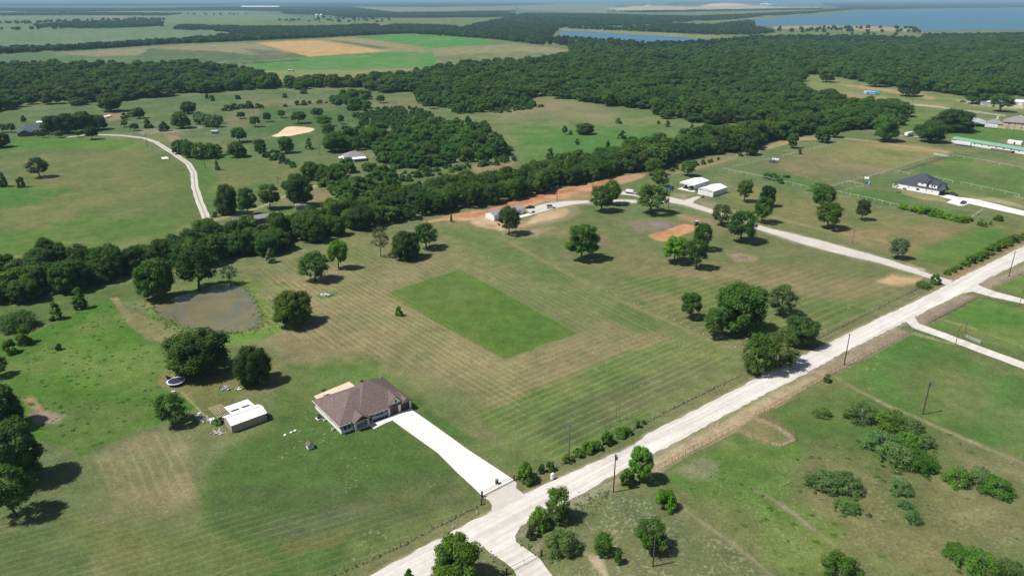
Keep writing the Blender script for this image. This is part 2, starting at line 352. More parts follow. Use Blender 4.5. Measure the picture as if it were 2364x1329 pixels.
G_BASE = C_(104, 118, 78)
PAINT = [
 # (colour, soft px, edge noise px, polygon)
 (C_(78, 110, 84), 8, 4, [(-900, 60), (700, 45), (1400, 25), (3000, 10), (3000, -5), (-900, -5)]),
 (C_(98, 124, 92), 3, 1.5, [(-900, 62), (200, 58), (420, 66), (590, 72), (590, 92), (0, 122), (-900, 150)]),
 (C_(106, 128, 96), 2, 1, [(-900, 26), (560, 24), (700, 40), (560, 52), (-900, 58)]),
 (C_(140, 132, 110), 2, 2, [(200, 34), (290, 37), (280, 48), (230, 42)]),
 (C_(125, 135, 104), 2, 1.5, [(780, 18), (1190, 14), (1190, 24), (1000, 30), (820, 27)]),
 (C_(125, 135, 104), 2, 1.0, [(1190, 8), (1420, 12), (1410, 30), (1200, 24)]),
 (C_(206, 178, 140), 1, 1.5, [(1395, 20), (1500, 13), (1600, 16), (1660, 8), (1730, 8), (1790, 16), (1900, 17), (1880, 22), (1640, 27), (1450, 26)]),
 (C_(104, 120, 84), 2, 1, [(1420, 26), (1900, 24), (1740, 48), (1600, 45), (1440, 50)]),
 (C_(158, 148, 112), 1, 1, [(1785, 60), (2120, 60), (2125, 75), (2000, 72), (1900, 66), (1790, 68)]),
 (C_(110, 122, 84), 2, 2, [(1280, 90), (1410, 94), (1500, 102), (1470, 110), (1330, 106), (1265, 100)]),
 (C_(128, 132, 95), 1, 1, [(1290, 66), (1440, 70), (1660, 84), (1660, 92), (1440, 78), (1300, 73)]),
 # crop fields
 (C_(84, 112, 76), 2, .6, [(-900, 160), (0, 126), (200, 116), (590, 98), (713, 131), (560, 146), (480, 158), (-900, 210)]),
 (C_(138, 132, 104), 3, 2.5, [(130, 124), (280, 112), (540, 100), (590, 99), (680, 121), (560, 130), (500, 118), (360, 128), (220, 130)]),
 (C_(82, 104, 74), 3, 1.5, [(345, 112), (480, 118), (560, 124), (640, 133), (560, 142), (420, 140), (300, 140)]),
 (C_(104, 106, 88), 3, 1.5, [(560, 112), (640, 118), (700, 131), (610, 134)]),
 (C_(192, 158, 112), 1.5, .5, [(590, 99), (660, 95), (726, 92), (810, 104), (900, 119), (810, 125), (713, 131)]),
 (C_(150, 136, 104), 1.5, .8, [(726, 92), (770, 88), (832, 87), (915, 98), (1000, 111), (950, 115), (900, 119)]),
 (C_(80, 108, 70), 1.2, .6, [(745, 92), (790, 95), (860, 105), (905, 113), (870, 111), (800, 101)]),
 (C_(78, 138, 66), 1.5, .6, [(820, 88), (945, 77), (1010, 82), (1100, 89), (1150, 98), (1090, 105), (1000, 112), (915, 99)]),
 (C_(142, 136, 104), 2, 1, [(900, 119), (1000, 111), (1190, 101), (1330, 118), (1318, 132), (1180, 146), (1000, 152), (980, 130)]),
 (C_(108, 122, 84), 5, 3, [(1000, 128), (1200, 120), (1300, 128), (1180, 142), (1020, 150)]),
 (C_(82, 132, 66), 2, 1, [(560, 147), (713, 132), (900, 120), (1000, 122), (1010, 140), (1000, 155), (760, 162), (610, 163)]),
 (C_(134, 138, 92), 2, 1, [(590, 163), (760, 162), (1000, 156), (820, 178), (650, 190), (620, 180)]),
 # middle distance pasture
 (C_(88, 110, 72), 4, 3, [(-900, 300), (0, 262), (240, 240), (640, 208), (900, 212), (1040, 235), (880, 300), (700, 350), (560, 340), (400, 300), (0, 330), (-900, 380)]),
 (C_(112, 116, 86), 8, 6, [(570, 225), (760, 220), (960, 225), (1060, 245), (960, 262), (800, 250), (640, 262), (540, 300), (500, 285)]),
 (C_(76, 104, 62), 8, 6, [(600, 250), (860, 245), (1000, 270), (900, 310), (700, 320), (600, 300)]),
 (C_(104, 122, 78), 4, 3, [(1110, 240), (1230, 232), (1300, 228), (1640, 292), (1660, 320), (1440, 352), (1300, 380), (1200, 372), (1160, 300)]),
 (C_(132, 126, 98), 12, 8, [(1120, 240), (1300, 232), (1430, 262), (1400, 280), (1260, 262), (1160, 272)]),
 (C_(84, 124, 60), 10, 6, [(1180, 292), (1500, 300), (1560, 318), (1420, 352), (1300, 378), (1210, 370)]),
 (C_(98, 110, 70), 6, 5, [(830, 420), (1010, 392), (1100, 385), (1150, 378), (1130, 415), (1010, 440), (900, 440)]),
 (C_(146, 130, 102), 5, 4, [(1080, 385), (1180, 366), (1190, 380), (1100, 398)]),
 (C_(84, 122, 52), 5, 3, [(60, 318), (300, 325), (360, 345), (200, 342), (0, 348), (-60, 330)]),
 (C_(96, 112, 64), 6, 4, [(-900, 400), (0, 345), (200, 340), (380, 348), (430, 390), (450, 440), (470, 510), (300, 565), (0, 590), (-900, 700)]),
 (C_(110, 116, 72), 20, 10, [(-100, 480), (100, 360), (330, 350), (410, 420), (380, 480), (200, 470), (60, 520)]),
 (C_(80, 114, 54), 14, 8, [(-100, 440), (60, 420), (160, 440), (60, 480), (-100, 500)]),
 (C_(86, 116, 54), 12, 8, [(-60, 560), (200, 500), (420, 510), (360, 560), (100, 590), (-60, 600)]),
 (C_(88, 114, 60), 6, 4, [(400, 340), (560, 350), (690, 400), (600, 430), (520, 480), (475, 500), (462, 440), (450, 390)]),
 (C_(112, 118, 74), 10, 5, [(480, 378), (640, 360), (700, 400), (600, 420), (520, 440)]),
 (C_(132, 124, 94), 5, 3, [(640, 455), (740, 432), (775, 448), (740, 468), (660, 470)]),
 (C_(92, 120, 56), 4, 3, [(600, 485), (740, 462), (770, 480), (700, 510), (620, 520)]),
 (C_(142, 122, 100), 3, 2, [(235, 262), (290, 256), (300, 270), (250, 280)]),
 (C_(144, 136, 122), 3, 2, [(310, 303), (350, 297), (400, 300), (460, 290), (470, 295), (400, 306), (330, 310)]),
 (C_(150, 124, 100), 3, 2, [(380, 312), (410, 312), (420, 330), (395, 328)]),
 # main paddock
 (C_(116, 122, 82), 6, 4, [(520, 660), (600, 600), (850, 540), (1000, 512), (1100, 530), (1200, 560), (1700, 800), (1720, 870), (1500, 975), (1290, 1075), (1190, 1105), (1010, 975), (870, 880), (640, 820), (560, 800), (650, 760), (600, 700)]),
 (C_(132, 127, 94), 16, 7, [(640, 640), (760, 620), (880, 600), (1000, 600), (1060, 615), (895, 676), (1164, 829), (1333, 768), (1400, 740), (1460, 770), (1540, 775), (1480, 810), (1380, 850), (1260, 910), (1190, 950), (1110, 930), (1010, 880), (920, 830), (760, 800), (640, 800), (600, 780), (660, 740)]),
 (C_(140, 134, 98), 16, 8, [(900, 700), (960, 720), (1164, 835), (1230, 830), (1200, 880), (1120, 890), (1000, 820), (860, 740)]),
 (C_(126, 120, 88), 18, 10, [(650, 780), (760, 770), (830, 800), (800, 830), (720, 850), (660, 830)]),
 (C_(100, 122, 66), 9, 4, [(1300, 870), (1480, 800), (1620, 770), (1700, 810), (1700, 860), (1500, 960), (1290, 1070), (1200, 1060), (1100, 960)]),
 (C_(92, 108, 70), 14, 6, [(1260, 960), (1440, 880), (1640, 820), (1680, 860), (1480, 950), (1330, 1020), (1250, 1010)]),
 (C_(82, 112, 58), 6, 3, [(940, 940), (985, 950), (1100, 1010), (1230, 1050), (1290, 1060), (1210, 1100), (1130, 1070)]),
 (C_(102, 118, 72), 10, 4, [(1010, 520), (1120, 530), (1330, 640), (1560, 750), (1600, 780), (1460, 760), (1380, 720), (1180, 620), (1080, 575)]),
 # second paddock (right of the T-post row)
 (C_(112, 118, 78), 8, 4, [(1130, 530), (1300, 500), (1500, 495), (1640, 500), (1760, 540), (2140, 650), (2100, 690), (1760, 850), (1700, 800), (1400, 665)]),
 (C_(128, 122, 88), 12, 7, [(1400, 560), (1620, 600), (1900, 620), (2060, 660), (1960, 700), (1740, 680), (1500, 690)]),
 (C_(96, 116, 66), 10, 5, [(1400, 640), (1560, 640), (1700, 650), (1900, 690), (2050, 690), (1850, 790), (1780, 790), (1740, 790), (1600, 700)]),
 (C_(150, 138, 112), 6, 5, [(1150, 520), (1300, 485), (1330, 475), (1340, 490), (1290, 510), (1200, 530), (1280, 525), (1240, 545), (1160, 545)]),

 (C_(198, 156, 124), 3, 3, [(979, 513), (1012, 504), (1056, 491), (1090, 487), (1122, 486), (1190, 464), (1257, 443), (1300, 434), (1346, 425), (1400, 413), (1436, 405), (1470, 402), (1490, 403), (1476, 412), (1441, 422), (1400, 434), (1369, 443), (1323, 456), (1257, 466), (1213, 478), (1160, 492), (1120, 502), (1076, 512), (1030, 510), (984, 514)]),
 (C_(190, 128, 96), 3.5, 3.5, [(990, 510), (1056, 494), (1120, 488), (1190, 467), (1257, 446), (1346, 428), (1400, 416), (1430, 410), (1400, 426), (1330, 440), (1257, 456), (1190, 478), (1100, 500), (1040, 505)]),
 (C_(170, 138, 110), 4, 4, [(1260, 462), (1330, 446), (1380, 440), (1372, 458), (1310, 464)]),
 (C_(200, 172, 140), 3.5, 4, [(1076, 514), (1120, 500), (1126, 505), (1208, 520), (1240, 494), (1275, 487), (1306, 482), (1312, 490), (1300, 498), (1268, 508), (1206, 519), (1188, 524), (1160, 531), (1130, 529), (1100, 522)]),
 (C_(178, 146, 124), 4, 4, [(1110, 514), (1150, 518), (1170, 526), (1140, 527), (1115, 521)]),
 (C_(196, 150, 114), 1.6, 1.4, [(1495, 543), (1540, 528), (1579, 516), (1602, 519), (1605, 531), (1570, 545), (1533, 558), (1512, 554)]),
 (C_(196, 138, 100), 4, 4, [(1510, 544), (1570, 524), (1595, 524), (1560, 542), (1530, 550)]),
 (C_(140, 122, 108), 7, 5, [(1440, 510), (1500, 505), (1560, 515), (1530, 535), (1470, 535)]),
 (C_(134, 120, 106), 5, 4, [(1370, 548), (1400, 540), (1405, 560), (1375, 565)]),
 (C_(128, 116, 98), 5, 4, [(1285, 585), (1310, 580), (1320, 588), (1300, 594)]),
 (C_(154, 132, 106), 6, 5, [(1560, 492), (1640, 506), (1660, 520), (1620, 520), (1570, 505)]),
 (C_(150, 136, 114), 4, 4, [(1680, 588), (1710, 582), (1750, 595), (1740, 604), (1700, 602)]),
 (C_(196, 166, 128), 6, 4, [(2022, 650), (2060, 632), (2130, 640), (2120, 655), (2060, 660)]),
 (C_(212, 196, 168), 4, 5, [(2092, 606), (2120, 600), (2145, 610), (2135, 628), (2105, 618)]),
 (C_(150, 136, 116), 6, 4, [(1610, 462), (1660, 470), (1700, 478), (1660, 484), (1620, 474)]),
 (C_(156, 142, 118), 5, 4, [(1555, 445), (1600, 448), (1580, 460), (1550, 455)]),
 # lane paddocks right
 (C_(112, 118, 74), 8, 4, [(1700, 420), (1900, 460), (2240, 520), (2364, 500), (2364, 545), (2180, 640), (2100, 610), (1760, 515), (1680, 470)]),
 (C_(136, 124, 90), 10, 6, [(1920, 530), (2100, 520), (2250, 520), (2160, 560), (2080, 590), (1960, 560)]),
 (C_(92, 122, 60), 12, 5, [(2120, 575), (2260, 530), (2330, 520), (2300, 560), (2200, 610), (2120, 600)]),
 (C_(88, 114, 64), 6, 3, [(1764, 385), (1930, 425), (2080, 440), (2230, 490), (2240, 510), (2074, 478), (1900, 440), (1760, 412)]),
 (C_(120, 118, 86), 5, 3, [(1764, 372), (1843, 353), (1900, 345), (2060, 385), (2045, 398), (1917, 432), (1830, 402), (1750, 385)]),
 (C_(136, 126, 92), 8, 4, [(1835, 352), (1870, 352), (2050, 390), (2040, 400), (1920, 372)]),
 (C_(122, 128, 80), 5, 3, [(1860, 345), (1940, 330), (2200, 345), (2160, 360), (2060, 388), (1960, 368)]),
 (C_(156, 140, 98), 4, 4, [(1980, 330), (2120, 335), (2200, 350), (2180, 356), (2060, 345)]),
 (C_(92, 122, 62), 4, 3, [(2100, 400), (2199, 362), (2364, 392), (2364, 450), (2218, 426)]),
 (C_(94, 112, 64), 12, 5, [(2130, 385), (2300, 400), (2364, 430), (2300, 430), (2160, 400)]),
 (C_(104, 120, 70), 4, 3, [(2100, 420), (2220, 428), (2364, 455), (2364, 480), (2200, 460)]),
 (C_(160, 146, 112), 3, 3, [(2070, 440), (2100, 442), (2180, 458), (2185, 466), (2130, 462)]),
 (C_(170, 158, 128), 3, 3, [(2240, 452), (2320, 460), (2364, 474), (2364, 480), (2240, 462)]),
 (C_(92, 124, 62), 4, 3, [(2060, 250), (2200, 262), (2260, 275), (2364, 300), (2364, 325), (2200, 320), (2060, 285)]),
 (C_(118, 130, 82), 3, 3, [(1840, 170), (1960, 182), (2060, 200), (2200, 216), (2250, 235), (2364, 240), (2364, 262), (2100, 240), (1880, 208)]),
 (C_(176, 150, 116), 2, 2.5, [(1930, 193), (1990, 198), (2090, 210), (2170, 226), (2150, 230), (2060, 214), (1960, 200)]),
 (C_(150, 140, 108), 3, 3, [(1900, 212), (1990, 214), (2100, 232), (2200, 240), (2180, 246), (2060, 240), (1920, 220)]),
 (C_(158, 140, 110), 3, 3, [(1764, 335), (1870, 310), (1880, 316), (1810, 332), (1770, 342)]),
 (C_(128, 124, 90), 5, 4, [(1500, 395), (1640, 362), (1760, 332), (1770, 340), (1680, 375), (1560, 402), (1540, 410)]),
 (C_(188, 176, 150), 2, 2, [(2200, 230), (2290, 236), (2364, 240), (2364, 252), (2250, 244)]),
 # house surroundings
 (C_(84, 110, 56), 22, 12, [(640, 850), (760, 830), (860, 830), (960, 890), (990, 950), (1040, 1000), (1113, 1080), (1120, 1160), (900, 1275), (768, 1345), (560, 1360), (500, 1290), (455, 1230), (455, 1120), (480, 1080), (540, 1000), (630, 980)]),
 (C_(84, 102, 60), 14, 7, [(480, 1130), (700, 1120), (1050, 1090), (1100, 1150), (850, 1240), (620, 1250), (500, 1230)]),
 (C_(82, 120, 54), 12, 6, [(760, 840), (850, 835), (940, 890), (720, 900), (700, 880)]),
 (C_(96, 106, 76), 22, 8, [(600, 1220), (760, 1170), (880, 1150), (920, 1160), (800, 1210), (660, 1250)]),
 (C_(108, 112, 68), 12, 8, [(650, 1255), (760, 1225), (830, 1215), (760, 1260), (660, 1280)]),
 (C_(102, 108, 68), 16, 8, [(870, 1150), (960, 1110), (1010, 1115), (960, 1150), (900, 1170)]),
 (C_(114, 120, 82), 16, 8, [(-100, 1240), (60, 1180), (190, 1060), (340, 990), (440, 960), (500, 1000), (440, 1080), (450, 1150), (500, 1250), (560, 1340), (-100, 1340)]),
 (C_(136, 130, 98), 14, 8, [(220, 1050), (350, 1000), (440, 1000), (440, 1080), (460, 1160), (380, 1180), (270, 1150)]),
 (C_(110, 118, 72), 18, 10, [(160, 1190), (330, 1220), (500, 1240), (640, 1300), (560, 1340), (300, 1340), (200, 1280)]),
 (C_(96, 112, 72), 16, 8, [(-60, 1230), (120, 1220), (220, 1300), (200, 1340), (-60, 1340)]),
 (C_(128, 122, 82), 9, 6, [(355, 870), (400, 850), (480, 850), (560, 880), (560, 910), (490, 940), (460, 960), (420, 910), (370, 900)]),
 (C_(112, 116, 72), 8, 4, [(430, 860), (640, 830), (660, 880), (540, 920), (560, 960), (480, 990), (450, 940)]),
 # tall meadow
 (C_(76, 116, 44), 5, 4, [(-100, 800), (0, 780), (60, 770), (150, 735), (220, 695), (262, 692), (290, 745), (340, 785), (395, 800), (405, 840), (375, 865), (360, 885), (400, 905), (455, 935), (420, 958), (300, 995), (190, 1052), (130, 1020), (60, 1010), (-100, 1020)]),
 (C_(94, 118, 58), 20, 8, [(60, 940), (200, 930), (380, 930), (330, 980), (190, 1040), (100, 1000)]),
 (C_(88, 126, 50), 16, 8, [(220, 760), (320, 790), (380, 820), (330, 870), (200, 900), (130, 860), (150, 800)]),
 (C_(92, 110, 62), 8, 5, [(-100, 700), (0, 700), (100, 690), (215, 665), (330, 665), (345, 700), (280, 695), (210, 700), (120, 740), (60, 770), (-100, 790)]),
 (C_(156, 132, 100), 6, 4, [(55, 920), (75, 915), (110, 955), (90, 960)]),
 (C_(150, 138, 124), 6, 4, [(70, 955), (110, 950), (150, 960), (130, 975), (80, 975)]),
 (C_(108, 128, 66), 5, 5, [(330, 700), (420, 660), (520, 640), (590, 650), (640, 730), (655, 765), (590, 790), (520, 795), (440, 770), (350, 735)]),
 (C_(84, 134, 46), 4, 4, [(500, 788), (520, 772), (600, 760), (640, 745), (660, 762), (600, 785), (540, 796)]),
 (C_(126, 124, 84), 3, 2, [(258, 692), (272, 688), (292, 715), (345, 735), (405, 765), (415, 782), (395, 795), (340, 780), (300, 752), (280, 725)]),
 (C_(170, 140, 108), 3, 2, [(252, 689), (270, 686), (276, 692), (262, 694)]),
 (C_(74, 122, 54), 3, 2, [(725, 684), (745, 672), (775, 674), (778, 683), (750, 692)]),
 (C_(76, 116, 54), 5, 3, [(632, 655), (660, 652), (680, 660), (650, 668)]),
 (C_(92, 116, 60), 4, 3, [(495, 902), (520, 890), (570, 896), (560, 910), (510, 912)]),
 # lush unmown rectangle
 (C_(90, 117, 52), 0.9, 0.8, RECT),
 (C_(84, 114, 50), 12, 7, [(1080, 760), (1240, 720), (1310, 765), (1170, 820)]),
 (C_(96, 118, 60), 14, 7, [(920, 680), (1050, 640), (1140, 690), (1040, 720)]),
 # verges and paddocks south-east of the road
 (C_(100, 116, 68), 6, 4, [(1000, 1400), (1190, 1240), (1330, 1165), (1520, 1085), (1700, 990), (1900, 880), (2108, 770), (2364, 650), (2700, 560), (2700, 1400)]),
 (C_(104, 116, 78), 14, 8, [(1300, 1329), (1330, 1180), (1500, 1120), (1620, 1190), (1790, 1340), (1300, 1340)]),
 (C_(94, 124, 60), 14, 8, [(1540, 1100), (1700, 1010), (1860, 1010), (1820, 1140), (1700, 1180), (1600, 1150)]),
 (C_(112, 118, 76), 18, 9, [(1860, 1000), (2000, 1060), (2364, 1150), (2500, 1340), (2100, 1340), (1860, 1180)]),
 (C_(122, 124, 86), 18, 9, [(2180, 1010), (2364, 1060), (2500, 1200), (2364, 1280), (2200, 1200), (2230, 1090)]),
 (C_(102, 128, 60), 18, 9, [(1740, 1150), (1880, 1170), (1960, 1220), (1900, 1340), (1760, 1300)]),
 (C_(88, 122, 60), 8, 5, [(1925, 868), (2108, 770), (2364, 880), (2500, 960), (2500, 1110), (2364, 1055), (2130, 960)]),
 (C_(98, 118, 64), 16, 8, [(2050, 850), (2200, 830), (2300, 900), (2240, 980), (2120, 950)]),
 (C_(90, 114, 60), 8, 5, [(1780, 960), (1905, 880), (2120, 960), (2050, 1000), (1880, 1010)]),
 (C_(88, 126, 56), 6, 4, [(2160, 752), (2262, 686), (2364, 712), (2500, 760), (2500, 860), (2364, 815), (2240, 765)]),
 (C_(88, 126, 56), 6, 4, [(2300, 662), (2364, 632), (2500, 640), (2500, 720), (2364, 690)]),
 (C_(178, 164, 136), 7, 5, [(1300, 1170), (1410, 1108), (1510, 1056), (1606, 1002), (1700, 950), (1740, 928), (1860, 866), (1905, 862), (1830, 915), (1764, 950), (1745, 960), (1700, 995), (1580, 1052), (1520, 1090), (1480, 1090)]),
 (C_(156, 144, 124), 6, 4, [(1860, 862), (1955, 816), (2068, 760), (2105, 766), (2000, 824), (1920, 866), (1890, 876)]),
 (C_(150, 136, 124), 5, 3, [(2104, 742), (2140, 722), (2226, 680), (2262, 682), (2200, 712), (2130, 752)]),
 (C_(158, 146, 132), 5, 3, [(2262, 658), (2330, 626), (2364, 610), (2500, 560), (2500, 590), (2364, 632), (2290, 666), (2270, 668)]),
 (C_(128, 126, 86), 6, 5, [(1745, 962), (1764, 955), (1790, 975), (1825, 1002), (1833, 1014), (1803, 1026), (1776, 1024), (1717, 996), (1700, 988)]),
 (C_(146, 146, 122), 9, 6, [(1180, 1240), (1240, 1200), (1330, 1150), (1420, 1105), (1430, 1130), (1340, 1175), (1260, 1215), (1240, 1290), (1215, 1270)]),
 (C_(112, 124, 84), 8, 6, [(1190, 1245), (1330, 1170), (1410, 1125), (1400, 1150), (1300, 1190), (1250, 1250), (1215, 1265)]),
 (C_(142, 142, 110), 16, 9, [(1540, 1090), (1620, 1060), (1650, 1075), (1640, 1098), (1600, 1100), (1560, 1086)]),
 (C_(176, 158, 132), 8, 6, [(1345, 1270), (1380, 1280), (1400, 1340), (1390, 1340), (1370, 1310)]),
 (C_(188, 176, 156), 6, 5, [(1360, 1290), (1390, 1275), (1410, 1330), (1395, 1340), (1375, 1310)]),
 (C_(112, 118, 80), 6, 3, [(852, 1325), (1120, 1178), (1200, 1138), (1290, 1096), (1460, 1022), (1733, 874), (2190, 650), (2175, 646), (1900, 780), (1720, 866), (1480, 990), (1300, 1080), (1190, 1120), (1105, 1165), (830, 1310)]),
 (C_(118, 128, 84), 6, 5, [(1108, 1268), (1135, 1270), (1165, 1310), (1180, 1345), (1120, 1345)]),
 (C_(146, 124, 92), 5, 3, [(2170, 645), (2300, 580), (2364, 552), (2364, 562), (2280, 606), (2199, 648)]),
]
# thin worn lines (colour, half width px, soft px, polyline)
WORN = [
 (C_(160, 148, 120), 3.0, 4, [(1744, 966), (1790, 980), (1824, 1004), (1830, 1014), (1803, 1026), (1776, 1022), (1717, 996), (1696, 988)]),
 (C_(176, 154, 122), 5.0, 5, [(1480, 1092), (1582, 1042), (1694, 985), (1740, 955), (1841, 903), (1910, 866)]),
 (C_(148, 142, 112), 3.0, 4, [(1545, 1145), (1600, 1190), (1680, 1245), (1740, 1290), (1800, 1345)]),
 (C_(150, 142, 114), 2.2, 3, [(1925, 868), (1990, 905), (2060, 940), (2120, 965), (2200, 1000), (2364, 1068)]),
 (C_(166, 156, 144), 2.5, 3, [(1800, 1160), (1840, 1190), (1880, 1222)]),
 (C_(140, 130, 104), 2.5, 4, [(1745, 1130), (1800, 1160), (1880, 1222), (1960, 1280), (2030, 1340)]),
 (C_(150, 146, 104), 1.8, 2, [(2136, 752), (2180, 770), (2240, 792), (2300, 815), (2364, 838)]),
 (C_(150, 146, 104), 1.8, 2, [(2108, 768), (2150, 780), (2190, 790), (2210, 794)]),
 (C_(150, 142, 104), 1.6, 2, [(2165, 735), (2240, 755), (2300, 778), (2364, 800)]),
 (C_(140, 132, 96), 2.0, 3, [(1150, 545), (1290, 620), (1400, 680), (1500, 722), (1600, 768), (1690, 805)]),
 (C_(196, 192, 164), 1.2, 1.2, [(2090, 240), (2150, 245), (2220, 254), (2290, 263), (2320, 267)]),
 (C_(176, 158, 122), 1.2, 1.5, [(1764, 345), (1850, 322), (1940, 318), (2040, 330), (2190, 352)]),
 (C_(150, 140, 106), 1.5, 2.0, [(1560, 400), (1650, 378), (1740, 348), (1800, 335)]),
 (C_(160, 150, 112), 1.5, 2.0, [(420, 905), (450, 935), (480, 965)]),
 (C_(150, 142, 104), 1.5, 2.5, [(1640, 480), (1780, 500), (1900, 530), (2020, 552), (2100, 572)]),
 (C_(168, 160, 120), 1.6, 2.0, [(480, 512), (530, 498), (560, 492)]),
 (C_(176, 168, 130), 2.0, 2.0, [(640, 460), (690, 440), (735, 428)]),
 (C_(170, 160, 120), 2.0, 2.0, [(560, 492), (600, 478), (640, 460)]),
 (C_(46, 70, 44), 1.2, 1.5, [(560, 147), (630, 143), (690, 138)]),
 (C_(150, 146, 120), 1.5, 1.5, [(2340, 452), (2364, 458)]),
 (C_(124, 120, 96), 1.6, 2.0, [(1980, 430), (2070, 440)]),
]
# mowing swaths: (polygon, swath line in the photo, spacing m, strength)
SWATH = [
 ([(640, 640), (800, 620), (900, 670), (1164, 835), (1230, 820), (1200, 950), (1000, 860), (760, 800), (600, 760)], ((870, 710), (1050, 815)), 2.15, 0.20),
 ([(590, 620), (900, 560), (1060, 600), (1060, 625), (895, 676), (760, 640), (620, 680)], ((600, 640), (660, 690)), 2.6, 0.10),
 ([(1060, 600), (1130, 545), (1560, 760), (1480, 820), (1335, 770), (1063, 621)], ((1063, 621), (1330, 768)), 2.6, 0.08),
 ([(1164, 835), (1330, 775), (1620, 780), (1700, 830), (1480, 960), (1290, 1060), (1100, 960)], ((1290, 950), (1560, 830)), 2.4, 0.11),
 ([(1400, 660), (1560, 610), (2120, 640), (2060, 700), (1760, 850), (1620, 770)], ((1500, 690), (1800, 600)), 3.4, 0.10),
 ([(200, 1060), (420, 990), (450, 1070), (470, 1160), (280, 1150)], ((300, 1050), (330, 1120)), 2.2, 0.10),
 ([(-60, 1220), (200, 1170), (500, 1180), (900, 1180), (1100, 1170), (800, 1330), (-60, 1340)], ((500, 1260), (700, 1200)), 2.0, 0.07),
 ([(1700, 440), (2250, 540), (2100, 610), (1760, 510)], ((1800, 500), (2000, 545)), 3.0, 0.06),
]

